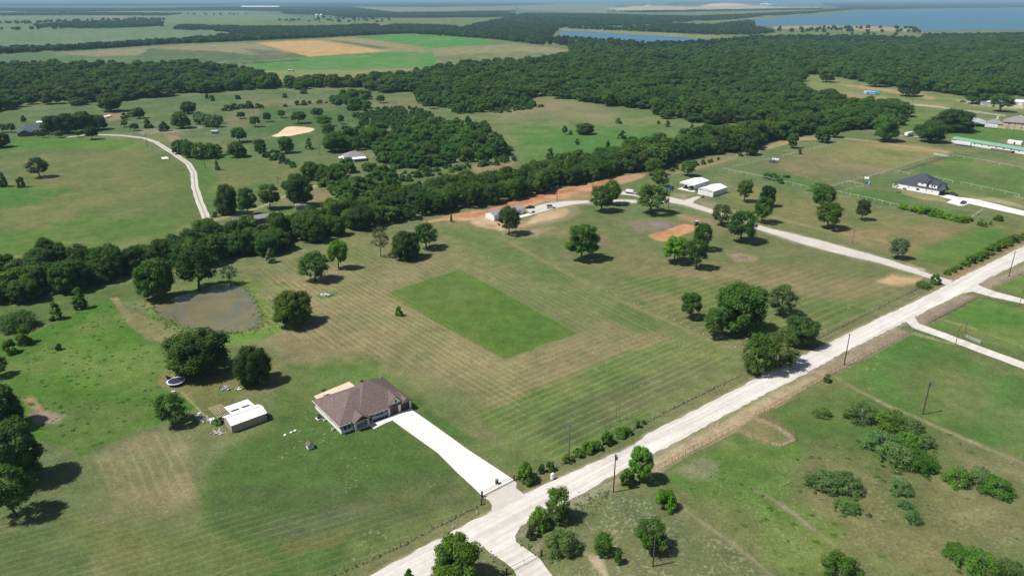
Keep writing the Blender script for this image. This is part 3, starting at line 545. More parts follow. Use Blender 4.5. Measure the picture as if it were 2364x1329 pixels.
def make_ground():
    nc = 1500
    s = np.concatenate([[-3.2, -2.2, -1.6, -1.25], np.linspace(-1.06, 1.06, nc), [1.25, 1.6, 2.2, 3.2]])
    py = np.concatenate([np.linspace(1400, 15, 800), HY + 16.0 * np.geomspace(0.985, 0.15, 60)])
    v = (py - 664.5) / F_PX
    Y = (CP - v * SP) * CAM_H / (SP + v * CP)
    Y = np.concatenate([[-300, -60, 20, 60, 90], Y[Y < 46000]])
    YY, SS = np.meshgrid(Y, s, indexing='ij')
    XX = SS * np.maximum(YY, 95.0) * (1 + 0 * YY)
    d = YY * CP + CAM_H * SP; up = YY * SP - CAM_H * CP
    d = np.maximum(d, 30.0)
    PX = 1182 + F_PX * XX / d; PY = 664.5 - F_PX * up / d
    sh = XX.shape
    x = XX.ravel(); y = YY.ravel(); px = PX.ravel(); py_ = PY.ravel()
    n1 = fbm(x / 14, y / 14, 5, 1) - 0.5; n2 = fbm(x / 3.1, y / 3.1, 4, 5) - 0.5
    n3 = fbm(x / 60, y / 60, 4, 9) - 0.5; n4 = fbm(x / 300, y / 300, 4, 12) - 0.5
    far = np.clip((120 - py_) / 80, 0, 1)
    wn = (n1 * (1 - far) + n4 * far) * 2.2 + n2 * 1.5 * (1 - far)
    wx = wn; wy = (fbm(x / 11 + 50, y / 11, 4, 21) - 0.5) * 3
    col = np.tile(np.array(G_BASE), (x.size, 1)).astype(np.float64)
    def blend(m, a, c): col[m] = col[m] * (1 - a[:, None]) + np.array(c)[None, :] * a[:, None]
    for c, soft, warp, poly in PAINT:
        P = np.array(poly); mg = soft * 2 + warp * 3 + 4
        m = (px > P[:, 0].min() - mg) & (px < P[:, 0].max() + mg) & (py_ > P[:, 1].min() - mg) & (py_ < P[:, 1].max() + mg)
        if not m.any(): continue
        dd = pdist(px[m], py_[m], poly) + wx[m] * warp * 1.3
        a = np.clip(0.5 - dd / (2 * soft), 0, 1); a = a * a * (3 - 2 * a)
        blend(m, a, c)
    # mottling of the grass: greener and drier patches
    near = np.clip((py_ - 60) / 300, 0.15, 1)
    dry = np.array(C_(146, 136, 96)); grn = np.array(C_(78, 112, 54))
    a = np.clip((n3 * 0.5 + n1 * 0.6) * 1.8, 0, 0.24); col = col * (1 - a[:, None]) + dry[None] * a[:, None]
    a = np.clip(-(n3 * 0.5 + n1 * 0.7) * 2.0, 0, 0.26); col = col * (1 - a[:, None]) + grn[None] * a[:, None]
    col *= (1 + n2 * 0.32 * near + n1 * 0.16 + n4 * 0.15)[:, None]
    # dry specks and bare spots
    sp = vnoise(x / 0.55, y / 0.55, 33) * vnoise(x / 9, y / 9, 35)
    a = np.clip((sp - 0.78) * 5, 0, 0.35) * (py_ > 560); col = col * (1 - a[:, None]) + np.array(C_(196, 186, 150))[None] * a[:, None]
    bare = vnoise(x / 1.5 + 9, y / 1.5, 41) * vnoise(x / 30, y / 30, 43)
    a = np.clip((bare - 0.90) * 9, 0, 0.5); col = col * (1 - a[:, None]) + np.array(C_(205, 190, 150))[None] * a[:, None]
    fl = np.zeros(x.size)
    m = (px > 1200) & (px < 2364) & (py_ > 1060)
    for poly, k in (([(1330, 1180), (1500, 1120), (1620, 1190), (1800, 1340), (1300, 1340)], 1.0), ([(1600, 1060), (2364, 1000), (2364, 1340), (1800, 1340)], .45)):
        fl[m] = np.maximum(fl[m], k * np.clip(0.5 - pdist(px[m], py_[m], poly) / 30, 0, 1))
    a = np.clip((vnoise(x / 0.42, y / 0.42, 71) * (0.55 + 0.6 * vnoise(x / 4, y / 4, 72)) - 0.68) * 6, 0, 0.34) * fl
    col = col * (1 - a[:, None]) + np.array(C_(188, 182, 156))[None] * a[:, None]
    # swaths
    for poly, (p, q), spc, amp in SWATH:
        A = np.array(at(*p)); B = np.array(at(*q)); dr = (B - A) / np.linalg.norm(B - A); nn = np.array([-dr[1], dr[0]])
        P = np.array(poly); m = (px > P[:, 0].min() - 30) & (px < P[:, 0].max() + 30) & (py_ > P[:, 1].min() - 30) & (py_ < P[:, 1].max() + 30)
        dd = pdist(px[m], py_[m], poly) + wx[m] * 12
        a = np.clip(0.5 - dd / 30, 0, 1)
        ph = (x[m] * nn[0] + y[m] * nn[1]) / spc + n1[m] * 0.35 + n3[m] * 0.5
        st = np.sin(ph * 2 * math.pi); st = np.sign(st) * np.abs(st) ** 0.7
        brk = np.clip(0.35 + 1.5 * fbm((x[m] * dr[0] + y[m] * dr[1]) / 22, (x[m] * nn[0] + y[m] * nn[1]) / 3, 3, 51), 0, 1.3)
        straw = np.array(C_(178, 166, 118))
        e = np.clip(a * amp * brk * 3.0 * np.maximum(st - 0.45, 0), 0, 1)
        col[m] = col[m] * (1 - e[:, None]) + straw[None] * e[:, None]
        col[m] *= (1 + a * amp * 0.22 * np.minimum(st, 0))[:, None]
    for c, hw, soft, pl in WORN:
        P = np.array(pl); mg = hw + soft * 2 + 6
        m = (px > P[:, 0].min() - mg) & (px < P[:, 0].max() + mg) & (py_ > P[:, 1].min() - mg) & (py_ < P[:, 1].max() + mg)
        dd = ldist(px[m], py_[m], pl) + wx[m] * soft * 0.8 - hw
        a = np.clip(0.5 - dd / (2 * soft), 0, 1) * (0.65 + 0.5 * vnoise(x[m] / 1.2, y[m] / 1.2, 61)); blend(m, np.clip(a, 0, 1), c)
    # dusty margins of roads and drives
    for c, poly, soft, grow in ((C_(176, 164, 140), ROAD_L + ROAD_R[::-1], 5, 3), (C_(170, 160, 136), DRIVE2_U + DRIVE2_L[::-1], 3, 1.5),
                          (C_(120, 116, 80), DRIVE, 3, 1)):
        P = np.array(poly); m = (px > P[:, 0].min() - 20) & (px < P[:, 0].max() + 20) & (py_ > P[:, 1].min() - 20) & (py_ < P[:, 1].max() + 20)
        dd = pdist(px[m], py_[m], poly) - grow + wx[m] * 3 + n2[m] * 4
        a = np.clip(0.5 - dd / (2 * soft), 0, 1) * 0.8; blend(m, a, c)
    lum = col @ np.array([.3, .6, .1]); col = lum[:, None] + (col - lum[:, None]) * 1.01
    col[:, 0] *= 1.04; col[:, 1] *= 1.03
    col = np.clip(col, 0.008, 0.9)
    nr, ncc = sh
    idx = np.arange(nr * ncc).reshape(nr, ncc)
    f = np.stack([idx[:-1, :-1], idx[:-1, 1:], idx[1:, 1:], idx[1:, :-1]], -1).reshape(-1, 4)
    z = n1 * 0.10 * np.clip((400 - y) / 300, 0, 1)
    z -= 0.06
    me = bpy.data.meshes.new('ground')
    me.vertices.add(x.size); me.vertices.foreach_set('co', np.stack([x, y, z], 1).astype(np.float32).ravel())
    me.loops.add(f.size); me.polygons.add(len(f))
    me.loops.foreach_set('vertex_index', f.ravel().astype(np.int32))
    me.polygons.foreach_set('loop_start', (np.arange(len(f)) * 4).astype(np.int32))
    me.update(calc_edges=True)
    ca = me.color_attributes.new('soil', 'FLOAT_COLOR', 'POINT')
    rgba = np.ones((x.size, 4), np.float32); rgba[:, :3] = col; ca.data.foreach_set('color', rgba.ravel())
    m, n, b = mat('grass_and_soil', 0.95, 0.1)
    at_ = N(n, 'ShaderNodeAttribute'); at_.attribute_name = 'soil'
    p = worldpos(n)
    f1 = maprange(n, noise_tex(n, 1.3, 6, p, 0.75), 0.3, 0.7, 0.70, 1.30)
    f2 = maprange(n, noise_tex(n, 6.0, 3, p, 0.7), 0.3, 0.7, 0.80, 1.20)
    f3 = maprange(n, noise_tex(n, 0.22, 6, p, 0.75), 0.3, 0.7, 0.78, 1.22)
    c = vscale(n, at_.outputs['Color'], mul(n, mul(n, f1, f2), f3))
    straw = maprange(n, noise_tex(n, 2.7, 5, p, 0.8), 0.56, 0.74, 0.0, 0.26)
    c = mix(n, straw, c, (0.22, 0.20, 0.12))
    n.links.new(c, b.inputs['Base Color'])
    bump(n, b, noise_tex(n, 1.2, 6, p, 0.8), 0.35, 0.9)
    o = link('ground', me, m); o['kind'] = 'structure'
    return o
make_ground()

def wiggle(pts, step=3.0, amp=0.0, seed=0):
    """resample a polyline (photo pixels) in world metres with an uneven edge"""
    W = [Vector(at(*p)) for p in pts]; out = []
    rnd = random.Random(seed)
    for a, b in zip(W[:-1], W[1:]):
        L = (b - a).length; k = max(1, int(L / step)); d = (b - a) / max(L, 1e-6); nn = Vector((-d.y, d.x))
        for i in range(k):
            q = a + (b - a) * i / k
            out.append(q + nn * rnd.uniform(-amp, amp))
    out.append(W[-1]); return out
def flat(name, outline, z, m, kind='structure', thick=0.0):
    """outline: world xy; one sheet (or thin slab) at height z"""
    pts = [Vector((p[0], p[1], 0)) for p in outline]
    tris = tessellate_polygon([pts])
    v = [(p.x, p.y, z) for p in pts]; f = []
    for t in tris:
        a, b, c = (pts[i] for i in t)
        f.append(t if (b - a).cross(c - a).z > 0 else (t[0], t[2], t[1]))
    if thick:
        n = len(v); v += [(p.x, p.y, z - thick) for p in pts]
        for i in range(n):
            j = (i + 1) % n; f.append((i, j, n + j, n + i))
    me = bpy.data.meshes.new(name); me.from_pydata(v, [], f); me.update()
    o = link(name, me, m)
    if kind: o['kind'] = kind
    return o
def gravel(name, c1, c2, angle=None, spacing=2.2, track=0.10, sc=1.0):
    m, n, b = mat(name, 0.95, 0.1)
    p = worldpos(n)
    big = noise_tex(n, 0.10 * sc, 4, p); fine = noise_tex(n, 4.0 * sc, 5, p, 0.7); mid = noise_tex(n, 0.7 * sc, 4, p)
    c = mix(n, maprange(n, big, 0.35, 0.65, 0, 1), c1, c2)
    f = mul(n, maprange(n, fine, 0.3, 0.7, 0.88, 1.12), maprange(n, mid, 0.3, 0.7, 0.93, 1.07))
    if angle is not None:
        mp = N(n, 'ShaderNodeMapping'); mp.inputs['Rotation'].default_value = (0, 0, -angle); n.links.new(p, mp.inputs[0])
        mp2 = N(n, 'ShaderNodeMapping'); mp2.inputs['Scale'].default_value = (0.02, 1.1 / spacing * 1.2, 1); n.links.new(mp.outputs[0], mp2.inputs[0])
        f = mul(n, f, maprange(n, noise_tex(n, 1.0, 3, mp2.outputs[0], 0.6), 0.35, 0.65, 1 - track, 1 + track * 0.6))
    n.links.new(vscale(n, c, f), b.inputs['Base Color'])
    bump(n, b, fine, 0.05, 0.6)
    return m
M['road'] = gravel('crushed_limestone', (0.55, 0.52, 0.48), (0.49, 0.46, 0.42), R(38), 2.4, 0.17)
M['concrete'] = gravel('concrete', (0.64, 0.615, 0.58), (0.59, 0.565, 0.53), None, 1, 0, 0.8)
M['lane'] = gravel('lane_gravel', (0.48, 0.45, 0.405), (0.42, 0.39, 0.345), None, 1, 0, 1.0)
M['red_dirt'] = gravel('red_clay', (0.45, 0.21, 0.125), (0.36, 0.185, 0.125), None)
M['orange_dirt'] = gravel('orange_clay', (0.50, 0.255, 0.14), (0.42, 0.215, 0.12), None)
M['sandy'] = gravel('sandy_soil', (0.47, 0.35, 0.255), (0.38, 0.29, 0.21), None)

rl = wiggle(ROAD_L, 1.6, 0.26, 1); rr = wiggle(ROAD_R, 1.6, 0.30, 2)
flat('road', rl + rr[::-1], 0.020, M['road'])
apron = wiggle([(1113, 1146), (1128, 1154), (1136, 1165), (1134, 1178), (1122, 1187), (1160, 1172), (1215, 1144), (1204, 1136), (1192, 1126), (1193, 1114), (1186, 1108), (1149, 1127), (1113, 1146)], 1.5, 0.08, 3)
flat('driveway_apron', apron[:-1], 0.028, M['lane'])
flat('driveway', [at(*p) for p in DRIVE], 0.05, M['concrete'], thick=0.16)
gp = wiggle([(1060, 1288), (1115, 1258), (1124, 1268), (1140, 1280), (1165, 1296), (1185, 1315), (1200, 1345), (1225, 1400), (1340, 1400), (1290, 1345), (1262, 1310), (1245, 1288), (1222, 1272), (1192, 1250), (1190, 1236), (1205, 1208), (1130, 1240), (1060, 1288)], 2.0, 0.12, 4)
flat('gate_driveway', gp[:-1], 0.026, M['road'])
flat('east_driveway', wiggle([(2107, 757), (2173, 780), (2207, 793), (2276, 819), (2364, 852), (2460, 890)], 3, 0.12, 5) + wiggle([(2460, 872), (2364, 836), (2260, 798), (2186, 770), (2122, 747), (2109, 728), (2085, 735)], 3, 0.12, 6), 0.026, M['road'])
flat('north_driveway', wiggle([(2222, 677), (2245, 673), (2291, 686), (2364, 701), (2450, 722)], 3, 0.12, 7) + wiggle([(2450, 712), (2364, 690), (2301, 674), (2263, 660), (2250, 652), (2220, 668)], 3, 0.12, 8), 0.026, M['road'])
flat('gravel_lane', wiggle(DRIVE2_U, 3, 0.15, 9) + wiggle(DRIVE2_L[::-1], 3, 0.15, 10), 0.030, M['lane'])
flat('trailer_pad', wiggle([(1436, 441), (1472, 445), (1498, 452), (1520, 458), (1490, 459), (1462, 452), (1432, 449), (1425, 444), (1436, 441)], 2, 0.15, 11)[:-1], 0.024, M['lane'])
flat('barn_spur', wiggle([(1578, 463), (1600, 455), (1612, 453), (1618, 456), (1604, 463), (1598, 471), (1578, 463)], 2, 0.15, 12)[:-1], 0.036, M['lane'])
# ranch drive of the far left farmhouse: two pale wheel tracks and a darker crown
def ribbon(name, pts, half, z, m, seed=0, jitter=0.05):
    W = wiggle(pts, 4, 0.0, seed); L = []; Rr = []; rnd = random.Random(seed)
    for i, q in enumerate(W):
        a = W[max(0, i - 1)]; b = W[min(len(W) - 1, i + 1)]; d = (b - a).normalized(); nn = Vector((-d.y, d.x))
        L.append(q + nn * (half + rnd.uniform(-jitter, jitter))); Rr.append(q - nn * (half + rnd.uniform(-jitter, jitter)))
    return flat(name, L + Rr[::-1], z, m)
M['lane_green'] = gravel('weedy_lane_crown', (0.27, 0.26, 0.20), (0.30, 0.28, 0.22), None)
ribbon('ranch_drive', CURVE, 1.9, 0.02, M['lane'], 20, 0.15)
ribbon('ranch_drive_crown', CURVE[2:], 0.42, 0.026, M['lane_green'], 21)
ribbon('farmhouse_drive', [(196, 312), (172, 315), (150, 318)], 1.6, 0.02, M['lane'], 22)
# white house drive
flat('white_house_driveway', [at(*p) for p in [(2167, 452), (2187, 446), (2206, 454), (2240, 458), (2262, 462), (2364, 487), (2440, 505), (2440, 516), (2364, 498), (2300, 484), (2238, 470), (2224, 475), (2214, 475), (2185, 467), (2198, 461), (2190, 459)]], 0.04, M['concrete'], thick=0.12)
# concrete walk and patio of the brown-roofed house are built with it

def water(name, base, rough, bumpsc, bumpd, alpha2=None):
    m, n, b = mat(name, rough, 0.38 if alpha2 else 0.10); b.inputs['IOR'].default_value = 1.33
    p = worldpos(n)
    if alpha2:
        f = maprange(n, noise_tex(n, 0.09, 4, p, 0.6, 0.6), 0.42, 0.58, 0, 1)
        n.links.new(mix(n, f, base, alpha2), b.inputs['Base Color'])
    else: b.inputs['Base Color'].default_value = (*base, 1)
    bump(n, b, noise_tex(n, bumpsc, 3, p), bumpd, 1.0)
    return m
M['pond'] = water('pond_water', (0.150, 0.132, 0.072), 0.16, 1.0, 0.012, (0.115, 0.116, 0.072))
M['lake'] = water('lake_water', (0.062, 0.145, 0.215), 0.5, 0.25, 0.5)
M['mud'] = gravel('muddy_pool', (0.55, 0.38, 0.24), (0.62, 0.50, 0.38), None, 1, 0, 0.3)
flat('pond', wiggle(POND + POND[:1], 1.5, 0.25, 30)[:-1], 0.02, M['pond'])
flat('lake', [at(*p) for p in LAKE2], 0.25, M['lake'])
flat('small_lake', [at(*p) for p in LAKE1], 0.2, M['lake'])
flat('distant_reservoir', [at(*p) for p in [(1250, 3.4), (1500, 3.2), (1900, 3.4), (2000, 5), (1760, 6.5), (1640, 5.0), (1520, 6.5), (1530, 10), (1400, 10), (1290, 6.5)]], 0.5, M['lake'])
flat('small_pool', [at(*p) for p in [(1720, 9), (1790, 9), (1830, 12), (1800, 15), (1740, 13)]], 0.5, M['lake'])
flat('stock_pond', wiggle([(625, 315), (640, 309), (660, 294), (672, 292), (700, 293), (722, 296), (727, 300), (715, 305), (690, 310), (670, 314), (640, 316), (625, 315)], 3, 0.3, 31)[:-1], 0.05, M['mud'])
#@@TREES@@
# ------------------------------------------------------------------ tree prototypes (unit size: crown radius 1, height 1)
ICO = None
def ico():
    global ICO
    if ICO is None:
        bm = bmesh.new(); bmesh.ops.create_icosphere(bm, subdivisions=1, radius=1.0)
        ICO = (np.array([v.co[:] for v in bm.verts]), np.array([[v.index for v in f.verts] for f in bm.faces])); bm.free()
    return ICO
def crown_arrays(kind, seed, nclump, nleaf, lsize, core=0.78):
    """clumps spread through the crown volume; leaves sit on the clump shells. x,y in crown radii, z in tree heights (aspect a = height / radius)"""
    rg = np.random.default_rng(seed)
    a = {'oak': 1.75, 'dense': 1.7, 'open': 2.1, 'round': 2.2, 'sparse': 2.6, 'cedar': 2.6, 'shrub': 1.3, 'low': 1.05, 'wood': 2.0, 'multi': 2.0}[kind]
    z0 = {'oak': 0.16, 'dense': 0.06, 'open': 0.26, 'round': 0.30, 'sparse': 0.36, 'cedar': 0.03, 'shrub': 0.02, 'low': 0.02, 'wood': 0.14, 'multi': 0.10}[kind]
    cs, rs = [], []
    tries = 0
    asym = rg.uniform(0.75, 1.2, 8)
    while len(cs) < nclump and tries < 6000:
        tries += 1
        th = rg.uniform(0, 2 * math.pi); t = rg.uniform(0, 1)         # t height fraction within the crown
        if kind == 'cedar': rad = (1 - t) ** 0.75 * 0.80
        elif kind in ('shrub', 'low'): rad = math.sqrt(max(0, 1 - t * t)) * 0.86
        else: rad = math.sqrt(max(0.02, 1 - (2 * abs(t - 0.42) / 1.16) ** 2.2)) * 0.82
        k = asym[int(th / (2 * math.pi) * 8) % 8] * (1 - th % .785 / .785) + asym[(int(th / (2 * math.pi) * 8) + 1) % 8] * (th % .785 / .785)
        q = rg.uniform(0.25, 1) ** 0.45
        r = {'oak': .25, 'dense': .26, 'open': .19, 'round': .24, 'sparse': .17, 'cedar': .24, 'shrub': .27, 'low': .19, 'wood': .33, 'multi': .20}[kind] * rg.uniform(0.55, 1.3)
        rr = rad * q * (0.62 + 0.38 * k) * rg.choice([0.95, 1.0, 1.12])
        z = (z0 + (0.98 - z0) * t) * a
        z = min(z, a - r * 0.8); z = max(z, z0 * a + r * 0.5)
        c = np.array([rr * math.cos(th), rr * math.sin(th), z])
        if cs and np.min(np.linalg.norm(np.array(cs) - c, axis=1)) < r * (0.62 if kind != 'sparse' else 0.9): continue
        cs.append(c); rs.append(r)
    cs = np.array(cs); rs = np.array(rs)
    # leaves
    w8 = rs ** 2 / np.sum(rs ** 2); ci = rg.choice(len(cs), int(nleaf * 1.6), p=w8)
    d = rg.normal(size=(len(ci), 3)); d /= np.linalg.norm(d, axis=1)[:, None]
    d[:, 2] = np.where(d[:, 2] < -0.35, -d[:, 2], d[:, 2])
    rad = rs[ci] * (rg.uniform(0.74, 1.16, len(ci)) if kind not in ('sparse', 'open', 'multi') else np.where(rg.random(len(ci)) < .14, rg.uniform(1.1, 1.75, len(ci)), rg.uniform(0.5, 1.28, len(ci))))
    p = cs[ci] + d * rad[:, None]
    dist = np.linalg.norm(p[:, None, :] - cs[None], axis=2) / rs[None]
    dist[np.arange(len(ci)), ci] = 9
    keep = (dist.min(axis=1) > 0.70) & (p[:, 2] > 0.01)
    p = p[keep][:nleaf]; d = d[keep][:nleaf]
    nrm = d * 1.0 + rg.normal(size=d.shape) * 0.38 + np.array([0, 0, 0.25]); nrm /= np.linalg.norm(nrm, axis=1)[:, None]
    ref = rg.normal(size=d.shape); u = np.cross(nrm, ref); u /= np.linalg.norm(u, axis=1)[:, None]; v = np.cross(nrm, u)
    s = lsize * rg.uniform(0.6, 1.35, len(p))[:, None]
    q = np.stack([p - u * s, p - v * s * 0.62, p + u * s, p + v * s * 0.62], 1).reshape(-1, 3)
    fq = np.arange(len(q)).reshape(-1, 4)
    V = [q]; off = len(q); FT = []
    if core:
        iv, iff = ico()
        for c, r in zip(cs, rs):
            jit = 1 + rg.uniform(-0.12, 0.12, len(iv))[:, None]
            V.append(c + iv * r * core * jit); FT.append(iff + off); off += len(iv)
    V = np.concatenate(V); FT = np.concatenate(FT) if FT else np.zeros((0, 3), int)
    V[:, 2] /= a
    return V, fq, FT, cs, rs, a, z0
def np_mesh(name, V, FQ, FT, mats):
    me = bpy.data.meshes.new(name)
    me.vertices.add(len(V)); me.vertices.foreach_set('co', V.astype(np.float32).ravel())
    loops = np.concatenate([FQ.ravel(), FT.ravel()]).astype(np.int32)
    tot = np.concatenate([np.full(len(FQ), 4), np.full(len(FT), 3)]); st = np.concatenate([[0], np.cumsum(tot)[:-1]]).astype(np.int32)
    me.loops.add(len(loops)); me.polygons.add(len(tot))
    me.loops.foreach_set('vertex_index', loops); me.polygons.foreach_set('loop_start', st)
    me.update(calc_edges=True)
    for m in mats: me.materials.append(m)
    return me
def make_proto(kind, seed, nclump, nleaf, lsize, bark='bark', core=0.78):
    V, fq, ft, cs, rs, a, z0 = crown_arrays(kind, seed, nclump, nleaf, lsize, core)
    cme = np_mesh('crown', V, fq, ft, [M['leaf']])
    rnd = random.Random(seed); mb = MB()
    tw = {'oak': .075, 'dense': .08, 'open': .06, 'round': .05, 'sparse': .045, 'cedar': .06, 'shrub': .03, 'low': .03, 'wood': .06, 'multi': .05}[kind]
    zs = 1.0 / a
    if kind in ('shrub', 'low', 'multi'):
        stems = [(rnd.uniform(-.12, .12), rnd.uniform(-.12, .12)) for _ in range(5)]
        for (sx_, sy_) in stems:
            t = cs[rnd.randrange(len(cs))]
            mb.path([(sx_, sy_, 0), ((sx_ + t[0] * .5), (sy_ + t[1] * .5), t[2] * zs * .5), (t[0], t[1], t[2] * zs)], [tw, tw * .6, tw * .25], 5)
    else:
        zt = max(z0 * 0.95, 0.14); lean = (rnd.uniform(-.05, .05), rnd.uniform(-.05, .05))
        mb.path([(0, 0, -0.01), (lean[0] * .4, lean[1] * .4, zt * .5), (lean[0], lean[1], zt), (lean[0] * 1.2, lean[1] * 1.2, 0.62)], [tw * 1.35, tw, tw * .85, tw * .3], 8)
        for k in range(9 if kind != 'cedar' else 2):
            t = cs[rnd.randrange(len(cs))]; zb = zt * rnd.uniform(.8, 1.25)
            mb.path([(lean[0], lean[1], zb), (t[0] * .45, t[1] * .45, zb + (t[2] * zs - zb) * .6), (t[0] * .95, t[1] * .95, t[2] * zs)], [tw * .5, tw * .33, tw * .12], 5)
    tme = mb.mesh('trunk'); tme.materials.append(M[bark])
    return cme, tme
PROTO = {
 'oak': [make_proto('oak', 11 + i, 70, 7000, 0.044) for i in range(4)],
 'dense': [make_proto('dense', 21 + i, 84, 8000, 0.040) for i in range(3)],
 'open': [make_proto('open', 31 + i, 78, 5600, 0.046, core=0.55) for i in range(4)],
 'round': [make_proto('round', 41 + i, 64, 6000, 0.043) for i in range(2)],
 'sparse': [make_proto('sparse', 51 + i, 60, 2400, 0.042, 'bark_pale', 0.0) for i in range(2)],
 'cedar': [make_proto('cedar', 61 + i, 34, 3000, 0.055) for i in range(3)],
 'shrub': [make_proto('shrub', 71 + i, 26, 2600, 0.065) for i in range(4)],
 'low': [make_proto('low', 81 + i, 70, 3800, 0.040, 'bark_pale', 0.35) for i in range(4)],
 'multi': [make_proto('multi', 91 + i, 76, 6000, 0.044, core=0.55) for i in range(2)],
 'wood': [make_proto('wood', 101 + i, 24, 1500, 0.085, core=0.82) for i in range(6)],
}
LEAFC = {'dark': (0.046, 0.088, 0.023), 'mid': (0.068, 0.137, 0.031), 'green': (0.090, 0.191, 0.036), 'bright': (0.122, 0.249, 0.036),
         'olive': (0.104, 0.151, 0.066), 'gray': (0.091, 0.130, 0.066), 'pale': (0.116, 0.197, 0.070), 'cedar': (0.037, 0.072, 0.041),
         'wood': (0.056, 0.114, 0.028)}
NAMES = {'oak': 'oak_tree', 'dense': 'oak_tree', 'open': 'broadleaf_tree', 'round': 'broadleaf_tree', 'sparse': 'thin_tree', 'cedar': 'juniper_tree',
         'shrub': 'shrub', 'low': 'brush_clump', 'multi': 'bushy_tree', 'wood': 'belt_tree'}
trnd = random.Random(7)
TREE_COUNT = 0
def put_tree(kind, X, Y, rad, hgt, ck, label, cat=None, group=None, parts=True, var=None):
    global TREE_COUNT
    TREE_COUNT += 1
    pr = PROTO[kind]; cme, tme = pr[trnd.randrange(len(pr)) if var is None else var % len(pr)]
    rz = trnd.uniform(0, 6.28); cat = cat or ('shrub' if kind in ('shrub', 'low') else 'tree')
    e = empty(NAMES[kind], (X, Y, -0.05), rz, label, cat, group)
    c = bpy.data.objects.new('crown', cme); COL.objects.link(c); c.parent = e; c.scale = (rad, rad * trnd.uniform(.92, 1.08), hgt)
    k = trnd.uniform(0.9, 1.12); q = LEAFC[ck]; c.color = (q[0] * k, q[1] * k, q[2] * k, 1)
    t = bpy.data.objects.new('trunk' if kind not in ('shrub', 'low') else 'stems', tme); COL.objects.link(t); t.parent = e; t.scale = (rad, rad, hgt)
    return e
def T(kind, x, y, wpx, ytop, ck, label, group=None, var=None, dy=0.0):
    X, Y = at(x, y); rad = wpx / 2 / ppm(X, Y); h = height_of(x, y, ytop)
    if kind in ('shrub', 'low'):
        h = max(h * (0.80 if kind == 'shrub' else 0.56), rad * 0.42); a = math.atan2(Y, X); X += math.cos(a) * rad * .45; Y += math.sin(a) * rad * .45
    elif kind in ('dense', 'cedar', 'multi'):
        a = math.atan2(Y, X); X += math.cos(a) * rad * .35; Y += math.sin(a) * rad * .35; h *= 0.93
    put_tree(kind, X, Y, rad * 1.04, max(h, rad * .7), ck, label, group=group, var=var)

# trees of the near paddocks, one by one
T('open', 1175, 541, 56, 478, 'dark', 'dark oak standing in front of the low gray-roofed barn')
T('sparse', 879, 592, 50, 522, 'gray', 'thin half-bare tree with a pale trunk, near the tree belt')
T('dense', 938, 600, 68, 536, 'dark', 'dark round oak of the touching pair above the unmown rectangle, nearer one')
T('open', 984, 574, 56, 517, 'mid', 'taller oak with a bare trunk behind the dark round one of the pair')
T('open', 728, 648, 72, 584, 'mid', 'ragged oak casting a shadow between the pond and the lollipop tree')
T('round', 782, 620, 46, 556, 'bright', 'light green lollipop tree with a straight trunk in the mown paddock')
T('cedar', 626, 607, 28, 572, 'olive', 'small gray-green juniper alone just in front of the tree belt')
T('dense', 679, 754, 90, 676, 'dark', 'big dark dome-shaped oak right of the pond')
T('shrub', 921, 730, 18, 704, 'bright', 'tiny light green sapling in the striped hay beside the unmown rectangle')
T('dense', 463, 870, 134, 768, 'dark', 'very large dark oak behind the trampoline')
T('dense', 587, 890, 84, 804, 'dark', 'dark round oak between the trampoline oak and the brown-roofed house')
T('open', 399, 979, 72, 914, 'mid', 'open oak left of the white-roofed shed')
T('oak', 12, 988, 94, 900, 'dark', 'dark oak cut by the left edge of the photo above the two largest ones')
T('oak', 52, 1108, 116, 984, 'dark', 'huge dark oak at the left edge casting a broad shadow')
T('open', 36, 1190, 100, 1082, 'mid', 'lowest of the oaks along the left edge')
T('low', 45, 762, 88, 703, 'dark', 'wide dark low shrub at the left edge beneath the tree belt')
T('cedar', 133, 738, 36, 696, 'mid', 'narrow small tree right of the wide dark low shrub')
T('cedar', 187, 714, 44, 664, 'mid', 'leafy small tree at the top corner of the tall grass meadow')
T('shrub', 59, 795, 36, 753, 'green', 'green shrub at the left rim of the tall grass meadow')
T('shrub', 26, 817, 32, 781, 'mid', 'gray-green shrub by the left edge, lowest of the meadow rim row')
T('shrub', 137, 808, 16, 792, 'dark', 'single small dark bush inside the tall grass meadow')
T('open', -2, 868, 44, 826, 'dark', 'half-hidden tree cut by the left edge beside the meadow')
T('oak', 366, 690, 84, 602, 'mid', 'rounded oak at the far left corner of the pond')
T('open', 460, 666, 86, 572, 'dark', 'open-crowned dark tree leaning over the top of the pond')
T('sparse', 532, 657, 42, 614, 'olive', 'wispy olive bush at the top right corner of the pond')
T('open', 1388, 488, 58, 430, 'mid', 'front oak of the pair beside the curved gravel lane')
T('open', 1412, 472, 48, 418, 'mid', 'back oak of the pair beside the curved gravel lane')
T('open', 1502, 492, 76, 430, 'mid', 'broad oak shading the gravel lane near the blue shed')
T('open', 1508, 404, 46, 367, 'mid', 'oak behind the blue shed, farther from the camera')
T('open', 1523, 434, 42, 394, 'mid', 'oak right behind the small blue shed')
T('open', 1587, 406, 36, 372, 'mid', 'small oak behind the white carport')
T('open', 1718, 466, 38, 415, 'mid', 'oak nearest to the right of the white metal barn')
T('oak', 1771, 476, 38, 430, 'dark', 'dark oak, rear one of the pair right of the white barn')
T('open', 1758, 514, 46, 456, 'mid', 'oak in front of the dark rear one, right of the white barn')
T('open', 1664, 520, 46, 474, 'gray', 'gray-green tree beside the lane, left of the wider oak')
T('open', 1711, 558, 72, 489, 'mid', 'wide oak covering the bend of the gravel lane')
T('round', 1342, 600, 76, 521, 'mid', 'tall rounded elm alone below the sandy yard')
T('round', 1557, 606, 60, 549, 'bright', 'bright yellow-green tree below the orange clay pad')
